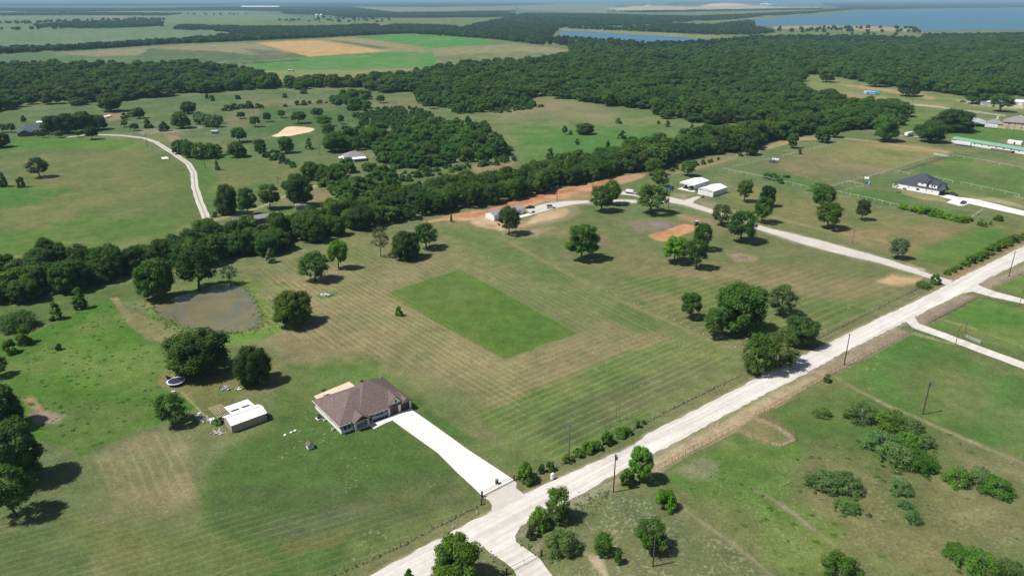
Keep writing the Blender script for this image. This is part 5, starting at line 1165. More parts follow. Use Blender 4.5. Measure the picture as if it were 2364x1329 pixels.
wd = np.concatenate([along([(1222, 1224), (1310, 1180), (1405, 1132)], .14, 1.3, 96), along([(1208, 1250), (1238, 1272), (1262, 1292)], .3, .7, 97), along([(1125, 1275), (1150, 1300), (1170, 1320)], .5, .8, 98)])
stuff_trees('roadside_weeds', wd, ['tuft'], (.15, .4), (.1, .3), (0.150, 0.175, 0.110), 'gray-green weeds on the stony lower verge of the gravel road', 'weeds', 99)
wd = np.concatenate([along([(768, 1330), (900, 1273), (1020, 1210), (1110, 1166)], .5, .18, 100), along([(1187, 1108), (1285, 1078), (1400, 1022), (1470, 986), (1577, 931), (1710, 866)], .45, .22, 101), along([(1850, 800), (1984, 734), (2122, 665)], .8, .2, 102), along([(2136, 750), (2258, 687)], 1.5, .15, 103)])
stuff_trees('fence_weeds', wd, ['tuft'], (.12, .3), (.12, .34), (0.060, 0.105, 0.035), 'dark weeds grown up along the foot of the wire fences', 'weeds', 104)
past = np.concatenate([scatter([(1560, 1110), (1850, 1010), (2130, 970), (2364, 1080), (2364, 1329), (1830, 1329)], 3.4, 105), scatter([(560, 230), (960, 222), (1060, 250), (880, 300), (760, 300), (560, 290)], 9, 106)])
stuff_trees('pasture_tufts', past[np.random.default_rng(2).random(len(past)) < .35], ['tuft'], (.3, 1.0), (.06, .22), (0.105, 0.175, 0.050), 'low weeds dotted over the scrubby pastures', 'weeds', 107)
print('TREES', TREE_COUNT, 'belt', len(belt), [len(q) for q in wood], 'far', sum(len(q) for q in fp))
#@@OBJ@@
# ------------------------------------------------------------------ building parts
def frame(name, px, ang, label, cat, group=None, off=(0, 0), z=0.0):
    X, Y = at(*px); return empty(name, (X + off[0], Y + off[1], z), R(ang), label, cat, group)
def window(par, side, a0, a1, z0, z1, plane, n=1, fm='white_paint', name='window'):
    """framed window on a wall; side f/b/l/r, plane = wall coordinate; the glass is a sub-part"""
    f = MB(); g = MB(); d = 0.05; s = {'f': -1, 'b': 1, 'l': -1, 'r': 1}[side]; t = 0.09
    def put(mb, u0, u1, w0, w1, p0, p1):
        lo, hi = min(p0, p1), max(p0, p1)
        if side in 'fb': mb.box(u0, u1, lo, hi, w0, w1)
        else: mb.box(lo, hi, u0, u1, w0, w1)
    p0, p1 = plane + s * 0.004, plane + s * d
    put(f, a0, a1, z0, z0 + t, p0, p1); put(f, a0, a1, z1 - t, z1, p0, p1)
    for k in range(n + 1):
        c = a0 + (a1 - a0 - t) * k / n; put(f, c, c + t, z0 + t + .001, z1 - t - .001, p0, p1)
    put(g, a0 + t, a1 - t, z0 + t, z1 - t, plane + s * 0.002, plane + s * 0.02)
    o = f.build(name, M[fm], par); g.build('glass', M['glass'], o); return o
def door(par, side, a0, a1, z1, plane, m='wood_door', name='door', handle=True):
    d = MB(); h = MB(); s = -1 if side in 'fl' else 1
    p0, p1 = sorted((plane + s * 0.004, plane + s * 0.07)); q0, q1 = sorted((plane + s * 0.07, plane + s * 0.12))
    if side in 'fb': d.box(a0, a1, p0, p1, 0.02, z1); h.box(a1 - .2, a1 - .12, q0, q1, .9, 1.05)
    else: d.box(p0, p1, a0, a1, 0.02, z1); h.box(q0, q1, a1 - .2, a1 - .12, .9, 1.05)
    o = d.build(name, M[m], par)
    if handle: h.build('handle', M['black_metal'], o)
    return o
def slab(mb, a, b, c, d, t=0.12, mi=0):
    """roof plane a-b-c-d (eave left, eave right, ridge right, ridge left) with thickness"""
    a, b, c, d = map(Vector, (a, b, c, d)); n = (b - a).cross(d - a).normalized()
    if n.z < 0: n = -n
    P = [a, b, c, d]; Q = [p - n * t for p in P]; i = len(mb.v)
    mb.v += [tuple(p) for p in P + Q]
    for f in ((0, 1, 2, 3), (7, 6, 5, 4), (0, 4, 5, 1), (1, 5, 6, 2), (2, 6, 7, 3), (3, 7, 4, 0)):
        mb.f.append(tuple(i + k for k in f)); mb.mi.append(mi)
def gable(par, x0, x1, y0, y1, hw, hr, wall, roof, oh=0.25, ridge='x', z0=0.0, t=0.10, wname='wall', rname='roof'):
    w_ = MB(); r_ = MB(); e = 0.004
    if ridge == 'x':
        ym = (y0 + y1) / 2
        w_.profile_x([(y0, z0), (y1, z0), (y1, hw), (ym, hr), (y0, hw)], x0, x1)
        k = (hr - hw) / (ym - y0); dz = oh * k
        slab(r_, (x0 - oh, y0 - oh, hw - dz + t + e), (x1 + oh, y0 - oh, hw - dz + t + e), (x1 + oh, ym, hr + t + e), (x0 - oh, ym, hr + t + e), t)
        slab(r_, (x1 + oh, y1 + oh, hw - dz + t + e), (x0 - oh, y1 + oh, hw - dz + t + e), (x0 - oh, ym + e, hr + t + e), (x1 + oh, ym + e, hr + t + e), t)
    else:
        xm = (x0 + x1) / 2
        w_.profile_y([(x0, z0), (x1, z0), (x1, hw), (xm, hr), (x0, hw)], y0, y1)
        k = (hr - hw) / (xm - x0); dz = oh * k
        slab(r_, (x0 - oh, y1 + oh, hw - dz + t + e), (x0 - oh, y0 - oh, hw - dz + t + e), (xm, y0 - oh, hr + t + e), (xm, y1 + oh, hr + t + e), t)
        slab(r_, (x1 + oh, y0 - oh, hw - dz + t + e), (x1 + oh, y1 + oh, hw - dz + t + e), (xm + e, y1 + oh, hr + t + e), (xm + e, y0 - oh, hr + t + e), t)
    return w_.build(wname, M[wall], par), r_.build(rname, M[roof], par)
def hip(mb, x0, x1, y0, y1, z, rise, ridge0=None, ridge1=None, drop=0.14):
    ym = (y0 + y1) / 2; h = (y1 - y0) / 2
    r0 = x0 + h if ridge0 is None else ridge0; r1 = x1 - h if ridge1 is None else ridge1
    if r1 < r0: r0 = r1 = (r0 + r1) / 2
    A, B, C, D = (x0, y0, z), (x1, y0, z), (x1, y1, z), (x0, y1, z); E_, F_ = (r0, ym, z + rise), (r1, ym, z + rise)
    lo = [(p[0], p[1], z - drop) for p in (A, B, C, D)]
    for f in ((A, B, F_, E_), (B, C, F_), (C, D, E_, F_), (D, A, E_), (lo[3], lo[2], lo[1], lo[0]), (lo[0], lo[1], B, A), (lo[1], lo[2], C, B), (lo[2], lo[3], D, C), (lo[3], lo[0], A, D)):
        mb.poly(f)

# ------------------------------------------------------------------ brown-roofed house
def main_house():
    H = frame('house', (788.5, 1001.9), 38.0, 'white brick house with brown hip roof and two wooden garage doors', 'house')
    hw = 2.42
    w_ = MB()
    # left wing, recessed middle, garage: one wall outline with the porch notched in
    out = [(0, 0), (3.3, 0), (3.3, 1.3), (7.2, 1.3), (7.2, 2.4), (9.0, 2.4), (9.0, 0.95), (13.4, 0.95), (13.4, 0.55), (19.9, 0.55), (19.9, 15.4), (0, 15.4)]
    w_.prism(out, 0, 1.0)
    w_.build('brick_wainscot', M['white_brick'], H)
    u = MB(); out2 = [(x + (0.03 if x < 1 else -0.03 if x > 19 else 0.0), y + (0.03 if y < 10 else -0.03)) for x, y in out]
    u.prism(out2, 1.003, hw + 0.05); u.build('upper_wall', M['gray_siding'], H)
    # piers in white brick
    for (x, y, s) in ((3.35, -0.75, .55), (7.05, -0.2, .55), (13.35, 0.3, .5), (16.3, 0.3, .7), (19.65, 0.3, .5)):
        p = MB(); p.box(x, x + s, y, y + .5, 0, hw - 0.16); p.build('pier', M['white_brick'], H)
    # roof: left hip, stepped middle hip and right hip
    r = MB(); z = hw + 0.12; zr = 6.3; zr2 = 7.3
    FL, BL = (-.55, -.3, z), (-.55, 15.7, z); R1 = (7.0, 7.9, zr); P0 = (5.0, -.3, z); Q = (5.0, 0.0, z); Cc = (5.97, 1.4, 3.32); V = (9.66, 7.9, zr)
    R2 = (10.9, 8.5, zr2); R3 = (12.5, 8.5, zr2); FR, BR = (19.95, 0.0, z), (20.35, 15.7, z)
    B2 = (10.9, 15.7, z)
    for f in ((FL, P0, Cc, V, R1), (BL, FL, R1), (Cc, R2, V), (P0, Q, Cc), (Q, FR, R3, R2, Cc), (FR, BR, R3), (BR, B2, R2, R3), (B2, BL, R1, V), (B2, V, R2)): r.poly(f)
    lo = [FL, P0, Q, FR, BR, BL]
    for a, b in zip(lo, lo[1:] + lo[:1]): r.poly([a, b, (b[0], b[1], z - .16), (a[0], a[1], z - .16)])
    r.poly([(p[0], p[1], z - .16) for p in reversed(lo)])
    r.build('roof', M['brown_roof'], H)
    # porch gable
    g = MB(); w2 = MB()
    slab(g, (2.9, 2.2, 2.45), (2.9, -1.3, 2.45), (5.25, -1.3, 3.95), (5.25, 4.4, 3.95), .12); slab(g, (7.6, -1.3, 2.45), (7.6, 2.6, 2.45), (5.26, 4.4, 3.95), (5.26, -1.3, 3.95), .12)
    g.build('porch_roof', M['brown_roof'], H)
    w2.profile_y([(3.2, 2.44), (7.3, 2.44), (5.25, 3.72)], -1.0, -0.9); w2.build('porch_gable', M['wood_dark'], H)
    b = MB(); b.box(3.3, 7.4, -1.02, -0.82, 2.26, 2.43); b.build('porch_beam', M['white_paint'], H)
    # garage gables
    g1 = MB(); x0, x1, xm, hh = 13.15, 18.3, 15.75, 4.95
    slab(g1, (x0, 4.8, 2.5), (x0, 0.25, 2.5), (xm, 0.25, hh), (xm, 6.2, hh), .12); slab(g1, (x1, 0.25, 2.5), (x1, 4.8, 2.5), (xm + .01, 6.2, hh), (xm + .01, 0.25, hh), .12)
    g1.build('garage_roof', M['brown_roof'], H)
    f1 = MB(); f1.profile_y([(x0 + .3, hw + .06), (x1 - .3, hw + .06), (xm, hh - .26)], .42, .58); gg = f1.build('garage_gable', M['white_brick'], H)
    window(H, 'f', xm - .35, xm + .25, 3.1, 3.9, .42, 1, 'black_metal', 'attic_window')
    g2 = MB(); x0, x1, xm, hh = 16.6, 20.3, 18.45, 3.75
    slab(g2, (x0, 3.6, 2.46), (x0, -0.35, 2.46), (xm, -0.35, hh), (xm, 4.4, hh), .12); slab(g2, (x1, -0.35, 2.46), (x1, 3.6, 2.46), (xm + .01, 4.4, hh), (xm + .01, -0.35, hh), .12)
    g2.build('garage_roof', M['brown_roof'], H)
    f2 = MB(); f2.profile_y([(x0 + .3, hw + .03), (x1 - .3, hw + .03), (xm, hh - .22)], -.12, .05); f2.build('garage_gable', M['gray_siding'], H)
    for a0, a1 in ((13.95, 16.25), (17.05, 19.6)):
        d = MB(); d.box(a0, a1, 0.44, 0.54, 0.03, 2.12)
        o = d.build('garage_door', M['wood_door'], H)
        for k in range(1, 4):
            q = MB(); q.box(a0, a1, 0.415, 0.438, 0.03 + k * .52, 0.06 + k * .52); q.build('panel_rail', M['wood_dark'], o)
    window(H, 'f', .55, 2.75, .75, 2.15, 0.0, 2); window(H, 'f', 10.0, 12.4, .75, 2.05, .95, 2); window(H, 'f', 3.6, 5.0, .8, 2.0, 1.3, 2)
    window(H, 'l', 5.4, 7.1, .9, 2.0, 0.0, 2); window(H, 'l', 9.2, 10.4, 1.2, 2.0, 0.0, 1)
    door(H, 'f', 7.8, 8.7, 2.1, 2.4, 'wood_door', 'front_door')
    for (x, y, zz) in ((2.1, 9.0, 5.0), (3.6, 5.0, 4.3), (17.0, 11.0, 5.6)):
        v = MB(); v.tube((x, y, zz - .6), (x, y, zz + .35), .07); v.build('roof_vent', M['white_paint'], H)
    fa = MB()
    for a, b in (((-.57, -.67), (2.6, -.67)),): fa.box(a[0], b[0], -.34, -.305, z - .2, z - .02)
    fa.box(-.60, -.56, -.65, 15.7, z - .2, z - .02); fa.box(7.65, 13.1, -.04, -.004, z - .2, z - .02)
    fa.build('fascia', M['white_paint'], H)
    pf = MB(); pf.box(3.3, 9.0, -.95, 1.29, 0.0, .10); pf.build('porch_floor', M['concrete'], H)
    return H
H = main_house()
def loc(fr, x, y):
    p = Matrix.Rotation(fr.rotation_euler.z, 2) @ Vector((x, y)); return (p.x + fr.location.x, p.y + fr.location.y)
flat('patio_slab', [loc(H, *p) for p in [(2.3, 15.42), (2.3, 21.7), (13.5, 23.2), (13.6, 20.1), (13.6, 15.42)]], 0.10, M['concrete_tan'], thick=0.2)
flat('front_walk', [loc(H, *p) for p in [(7.3, -0.98), (9.0, -0.3), (9.05, .3), (13.3, .3), (13.3, .1), (19.9, .1), (19.9, -0.9), (13.36, -2.14), (10.4, -2.3), (7.45, -2.8)]], 0.075, M['concrete'], thick=0.2)
fb = empty('planting_bed', (*loc(H, 10.9, -0.05), 0), H.rotation_euler.z, 'narrow dark planting bed under the front window of the brown-roofed house', 'flower bed')
b = MB(); b.box(-1.9, 2.1, -.45, .5, .076, .13); b.build('mulch', M['wood_dark'], fb)
b = MB(); b.box(-2.0, 2.2, -.60, -.455, .076, .20); b.build('edging', M['white_brick'], fb)
ac = empty('air_conditioner', (*loc(H, -1.3, 10.4), 0), H.rotation_euler.z, 'dark air conditioning unit beside the left wall of the brown-roofed house', 'air conditioner')
b = MB(); b.box(-.75, .75, -.75, .75, 0, .1); b.build('pad', M['concrete'], ac)
b = MB(); b.box(-.5, .5, -.5, .5, .1, 1.0); b.build('casing', M['car_gray'], ac, bevel=.05)
b = MB(); b.tube((0, 0, 1.003), (0, 0, 1.05), .4, .4, 20); b.build('fan_grille', M['black_metal'], ac)
for k, (x, y) in enumerate(((-0.7, 8.2), (-0.9, 3.0))):
    m_ = empty('utility_box', (*loc(H, x, y), 0), H.rotation_euler.z, ('small pale box behind the air conditioner along the left wall', 'small pale box near the front left corner of the brown-roofed house')[k], 'box')
    b = MB(); b.box(-.3, .3, -.25, .25, 0, .5); b.build('body', M['cream'], m_, bevel=.03); b = MB(); b.box(-.34, .34, -.29, .29, .501, .56); b.build('lid', M['weathered'], m_)
def small_thing(nm, x, y, lab, cat):
    e = empty(nm, (x, y, 0), 0, lab, cat); return e
sm = small_thing('patio_heater', *loc(H, 4.6, 20.2), 'black umbrella-like fan standing on the beige patio', 'patio umbrella')
b = MB(); b.tube((0, 0, .1), (0, 0, 1.9), .04); b.build('pole', M['black_metal'], sm); b = MB(); b.tube((0, 0, 1.75), (0, 0, 2.0), .75, .1, 12); b.build('canopy', M['black'], sm)
b = MB(); b.tube((0, 0, .101), (0, 0, .16), .3, .25, 12); b.build('base', M['black_metal'], sm)
sm = small_thing('patio_stand', *loc(H, 15.2, 18.5), 'dark round-topped stand on the lawn behind the brown-roofed house', 'stand')
b = MB(); b.tube((0, 0, 0), (0, 0, 1.7), .04); b.build('pole', M['black_metal'], sm); b = MB(); b.tube((0, 0, 1.6), (0, 0, 1.9), .6, .4, 12); b.build('head', M['black'], sm)

# ------------------------------------------------------------------ white-roofed shed with lean-to and lumber frame
SH = frame('shed', (537.4, 999.0), 41.5, 'tan metal shed with a bright white gable roof and open lean-to', 'shed')
gable(SH, 0, 8.9, 0, 5.3, 2.15, 3.05, 'tan_metal', 'white_metal', .22)
b = MB(); slab(b, (8.3, 10.2, 1.95), (2.0, 10.2, 1.95), (2.0, 5.45, 2.32), (8.3, 5.45, 2.32), .08); LR = b.build('lean_to_roof', M['white_metal'], SH)
for x0, x1 in ((2.5, 4.5), (5.3, 7.3)):
    b = MB(); slab(b, (x1, 6.9, 2.205 + .03), (x0, 6.9, 2.205 + .03), (x0, 6.0, 2.277 + .03), (x1, 6.0, 2.277 + .03), .02); b.build('skylight', M['black'], LR)
b = MB(); b.box(-.24, 9.14, 2.59, 2.73, 3.16, 3.20); b.build('ridge_cap', M['tan_metal'], SH)
for x in (2.1, 5.1, 8.1):
    b = MB(); b.box(x, x + .12, 10.0, 10.12, 0, 1.86); b.build('post', M['wood'], SH)
b = MB(); b.box(-.06, .05, -.05, .06, 0.02, 2.1); b.box(-.06, .02, 5.24, 5.34, .02, 2.1); b.build('corner_trim', M['black_metal'], SH)
LF = empty('pergola', (*loc(SH, -1.0, 6.1), 0), SH.rotation_euler.z, 'unfinished lumber pergola frame attached behind the white-roofed shed', 'pergola')
for (x, y) in ((0, 0), (0, 5.6), (2.8, 5.6), (2.8, 0)):
    b = MB(); b.box(x, x + .12, y, y + .12, 0, 2.0); b.build('post', M['wood'], LF)
for k in range(7):
    b = MB(); b.box(-.2 + k * .5, -.10 + k * .5, -.5, 6.0, 2.16, 2.28); b.build('rafter', M['wood'], LF)
b = MB(); b.box(-.3, 3.1, 0, .12, 2.003, 2.155); b.box(-.3, 3.1, 5.6, 5.72, 2.003, 2.155); b.build('beam', M['wood'], LF)
WT = frame('water_tank', (491.5, 975), 35, 'white cube water tank with a dark lid hole beside the shed', 'tank')
b = MB(); b.box(-.6, .6, -.6, .6, .12, 1.15); b.build('body', M['white_paint'], WT, bevel=.08); b = MB(); b.tube((0, 0, 1.151), (0, 0, 1.2), .2, .2, 14); b.build('lid', M['black'], WT)
b = MB(); b.box(-.62, .62, -.62, .62, 0, .115); b.build('pallet', M['weathered'], WT)
T('shrub', 504, 979, 22, 962, 'green', 'green bush between the white water tank and the shed wall')
def junk(px, n, spread, mats, label, name='junk_pile', cat='junk', long=1.6, seed=1, flatd=.25):
    e = frame(name, px, 0, label, cat); rnd = random.Random(seed)
    for mi, mn in enumerate(mats):
        b = MB()
        for k in range(n // len(mats)):
            L, w_, h = rnd.uniform(.3, long), rnd.uniform(.08, .35), rnd.uniform(.05, flatd)
            x, y, zz = rnd.gauss(0, spread * .4), rnd.gauss(0, spread * .32), rnd.uniform(0, .35) * flatd * 2
            m4 = Matrix.Translation((x, y, zz)) @ Matrix.Rotation(rnd.uniform(0, 3.14), 4, 'Z') @ Matrix.Rotation(rnd.uniform(-.3, .3), 4, 'Y')
            b.box(-L / 2, L / 2, -w_ / 2, w_ / 2, 0, h, 0, m4)
        b.build(('boards', 'scraps', 'pieces')[mi % 3], M[mn], e)
    return e
junk((472, 968), 20, 1.9, ['galv', 'weathered', 'car_gray'], 'heap of white and gray boards between the open oak and the tank', seed=3, long=2.2)
junk((521, 897), 34, 1.9, ['weathered', 'wood_dark', 'galv'], 'gray pile of old boards on the mown strip behind the shed', 'lumber_pile', 'lumber pile', seed=4, long=1.8)
junk((546, 899), 9, 1.3, ['white_paint', 'wood'], 'few pale scraps just right of the old board pile', 'scrap_boards', 'scraps', seed=5, long=1.8)
junk((505, 997), 46, 2.0, ['rock', 'weathered'], 'scattered pale broken rocks beside the front of the shed', 'rubble', 'rubble', seed=6, long=.5, flatd=.12)
junk((752, 682), 40, 2.0, ['white_paint', 'weathered', 'rock'], 'small white rubble heap in a green patch left of the unmown rectangle', 'rubble_heap', 'rubble', seed=7, long=1.3, flatd=.4)
for k, (px, lb) in enumerate((((460, 954), 'upper of two white lids lying near the board heap'), ((455, 960), 'lower of two white lids lying near the board heap'))):
    e = frame('tub_lid', px, 0, lb, 'lid'); b = MB(); b.tube((0, 0, .02), (0, 0, .14), .48, .45, 16); b.build('rim', M['pale_pad'], e); b = MB(); b.tube((0, 0, .141), (0, 0, .17), .35, .3, 16); b.build('top', M['galv'], e)
e = frame('white_box', (400, 905), 20, 'small white box in the grass below the trampoline', 'box'); b = MB(); b.box(-.45, .45, -.3, .3, 0, .3); b.build('body', M['white_paint'], e, bevel=.03); b = MB(); b.box(-.47, .47, -.32, .32, .301, .35); b.build('lid', M['pale_pad'], e)
for k, px in enumerate(((658, 1004), (672, 998), (681, 994))):
    e = frame('septic_lid', px, 0, ('leftmost pale round septic lid in the front lawn', 'middle pale round septic lid in the front lawn', 'rightmost pale round septic lid in the front lawn')[k], 'lid')
    b = MB(); b.tube((0, 0, 0), (0, 0, .16), .36, .34, 16); b.build('collar', M['cream'], e); b = MB(); b.tube((0, 0, .161), (0, 0, .2), .3, .26, 16); b.build('cover', M['white_paint'], e)
# trampoline
TR = frame('trampoline', (407, 885), 18, 'round black trampoline with pale blue pad and one folded net pole', 'trampoline')
TX = 2.45
b = MB(); n = 40
for k in range(n):
    a0, a1 = 2 * math.pi * k / n, 2 * math.pi * (k + 1) / n
    for r0, r1, z_ in ((TX - .42, TX, .92),):
        P = [(r0 * math.cos(a0), r0 * math.sin(a0)), (r1 * math.cos(a0), r1 * math.sin(a0)), (r1 * math.cos(a1), r1 * math.sin(a1)), (r0 * math.cos(a1), r0 * math.sin(a1))]
        b.poly([(*p, z_) for p in P]); b.poly([(*p, z_ - .05) for p in reversed(P)]); b.poly([(*P[1], z_ - .05), (*P[2], z_ - .05), (*P[2], z_), (*P[1], z_)])
b.build('pad', M['pale_pad'], TR)
b = MB(); b.tube((0, 0, .86), (0, 0, .875), TX - .40, TX - .40, 40); b.build('mat', M['navy'], TR)
for k in range(6):
    a = k * math.pi / 3; b = MB(); x, y = 2.3 * math.cos(a), 2.3 * math.sin(a)
    b.tube((x, y, 0), (x, y, .86), .03); b.build('leg', M['black_metal'], TR)
b = MB(); b.path([(-2.2, 1.0, .9), (-2.7, 2.3, 1.9)], [.03, .03]); b.path([(-1.0, 2.1, .9), (-2.7, 2.3, 1.9)], [.03, .03])
b.poly([(-2.2, 1.0, .95), (-1.0, 2.1, .95), (-2.7, 2.3, 1.85)]); b.poly([(-2.7, 2.3, 1.85), (-1.0, 2.1, .95), (-2.2, 1.0, .95)]); b.build('folded_net', M['black'], TR)
# well house
WH = frame('well_house', (711.8, 1038.2), 36, 'tiny white pump house with a brown shingle roof in the front lawn', 'pump house')
gable(WH, 0, 1.45, 0, 1.3, 1.05, 1.62, 'white_brick', 'brown_roof', .18, 'y')
window(WH, 'f', .35, .85, .5, .95, 0.0, 1, 'white_paint')

# ------------------------------------------------------------------ barns by the gravel lane
BN = frame('metal_barn', (1645.5, 455.0), 45, 'white metal barn with sliding doors and ribbed walls', 'barn')
gable(BN, 0, 14.6, 0, 9.4, 3.0, 4.3, 'white_wall', 'white_metal', .15)
for y0 in (2.6, 4.72):
    b = MB(); b.box(-.09, -.004, y0, y0 + 2.05, .05, 2.75); o = b.build('sliding_door', M['white_metal_y'], BN)
    b = MB(); b.box(-.13, -.093, y0 + .9, y0 + 1.0, .1, 2.7); b.box(-.13, -.093, y0, y0 + 2.05, 1.3, 1.42); b.build('brace', M['galv_pipe'], o)
b = MB(); b.box(-.15, -.006, 1.0, 8.6, 2.78, 2.92); b.build('door_track', M['black_metal'], BN)
for k in range(7):
    b = MB(); b.box(.9 + k * 2.0, 1.5 + k * 2.0, -.05, -.004, .1, 2.85); b.build('wall_panel', M['galv'], BN)
CPT = empty('carport', (*loc(BN, 3.8, 14.2), 0), BN.rotation_euler.z, 'tall open white metal carport behind the barn with a truck under it', 'carport')
b = MB(); W9 = 9.4; L9 = 15.5
slab(b, (-.2, -.2, 3.7), (L9, -.2, 3.7), (L9, W9 / 2, 4.55), (-.2, W9 / 2, 4.55), .07); slab(b, (L9, W9 + .2, 3.7), (-.2, W9 + .2, 3.7), (-.2, W9 / 2 + .01, 4.55), (L9, W9 / 2 + .01, 4.55), .07)
b.build('roof', M['white_metal'], CPT)
b = MB(); b.profile_x([(-.1, 3.05), (W9 + .1, 3.05), (W9 + .1, 3.6), (W9 / 2, 4.45), (-.1, 3.6)], -.1, -.04); b.build('gable_panel', M['white_paint'], CPT)
b = MB(); b.box(0, L9 - .3, -.06, 0, 1.2, 3.6); b.build('side_panel', M['white_wall'], CPT)
for x in (0.0, 5.0, 10.0, 15.0):
    for y in (0.02, W9): b = MB(); b.box(x, x + .13, y, y + .13, 0, 3.6); b.build('post', M['galv_pipe'], CPT)
flat('carport_slab', [loc(CPT, *p) for p in [(-1.6, -.6), (L9, -.6), (L9, W9 + .3), (-1.6, W9 + .3)]], .05, M['concrete'], thick=.12)
junk_e = empty('equipment', (*loc(CPT, 3.0, 7.2), .05), BN.rotation_euler.z, 'low dark farm equipment stored on the left side under the carport', 'equipment')
b = MB(); b.box(-1.5, 1.5, -.8, .8, .45, .7); b.build('deck', M['wood_dark'], junk_e); b = MB(); b.box(-.4, .9, -.5, .5, .701, 1.3); b.build('engine', M['black_metal'], junk_e, bevel=.08)
for sx_ in (-1, 1):
    for sy_ in (-1, 1): b = MB(); b.tube((sx_ * 1.0, sy_ * .85, .3), (sx_ * 1.0, sy_ * 1.05, .3), .3, .3, 14); b.build('wheel', M['tire'], junk_e)
GB = frame('gray_roof_barn', (1141, 510), 41, 'long low white building with a gray metal roof behind a dark oak', 'building')
gable(GB, 0, 19.5, 0, 6.8, 2.75, 3.9, 'white_wall', 'gray_metal_roof', .2)
door(GB, 'f', 14.5, 15.6, 2.1, 0.0, 'white_paint'); window(GB, 'f', 16.3, 17.5, 1.0, 2.0, 0.0, 1)
b = MB(); b.box(0.0, 19.5, -.04, -.003, 0, .35); b.build('skirting', M['weathered'], GB)
flat('barn_slab', [loc(GB, *p) for p in [(12.5, -4.2), (21.5, -4.2), (21.5, -.05), (12.5, -.05)]], .05, M['concrete'], thick=.12)
BS = frame('blue_shed', (1537, 443), 41, 'small blue-gray shed with a black roof under an oak', 'shed')
gable(BS, 0, 5.0, 0, 4.6, 2.1, 3.0, 'teal', 'black', .15); door(BS, 'f', 2.0, 3.0, 1.8, 0.0, 'white_paint'); window(BS, 'f', .6, 1.4, 1.0, 1.6, 0.0); window(BS, 'f', 3.6, 4.4, 1.0, 1.6, 0.0)
b = MB(); b.box(1.2, 3.8, -1.4, -.01, .0, .3); b.build('step', M['weathered'], BS)
def trailer(px, ang, L, W, H_, label, body='car_white', trim='maroon', name='travel_trailer', win=True, cat='trailer', group=None):
    e = frame(name, px, ang, label, cat, group)
    b = MB(); b.profile_y([(0.1, .55), (L - .1, .55), (L, .9), (L, H_ - .25), (L - .25, H_), (.3, H_), (0, H_ - .35), (0, .9)], 0, W); b.build('body', M[body], e)
    b = MB(); b.box(.3, L - .3, .05, W - .05, .35, .548); b.build('chassis', M['black_metal'], e)
    b = MB(); b.box(.12, L - .12, -.02, -.003, .6, 1.0); b.box(.12, L - .12, W + .003, W + .02, .6, 1.0); b.build('stripe', M[trim], e)
    for k in (-.5, .5):
        for y in (-.04, W - .2): b = MB(); b.tube((L / 2 + k, y, .36), (L / 2 + k, y + .24, .36), .36, .36, 16); b.build('wheel', M['tire'], e)
    b = MB(); b.path([(0, W / 2 - .5, .45), (-1.1, W / 2, .45)], [.06, .06]); b.path([(0, W / 2 + .5, .45), (-1.1, W / 2, .45)], [.06, .06]); b.build('hitch', M['black_metal'], e)
    if win:
        nwin = max(2, int(L / 2))
        for k in range(nwin): window(e, 'f', .7 + k * (L - 1.6) / nwin, 1.4 + k * (L - 1.6) / nwin, 1.35, 1.95, 0.0, 1, 'white_paint')
        b = MB(); b.box(L * .3, L * .3 + .8, W * .3, W * .3 + .8, H_ + .003, H_ + .25); b.build('roof_unit', M['white_paint'], e)
    return e
trailer((1443, 446.5), -28, 4.4, 1.9, 2.15, 'small white and maroon enclosed trailer on the gravel spur', name='enclosed_trailer', win=False)

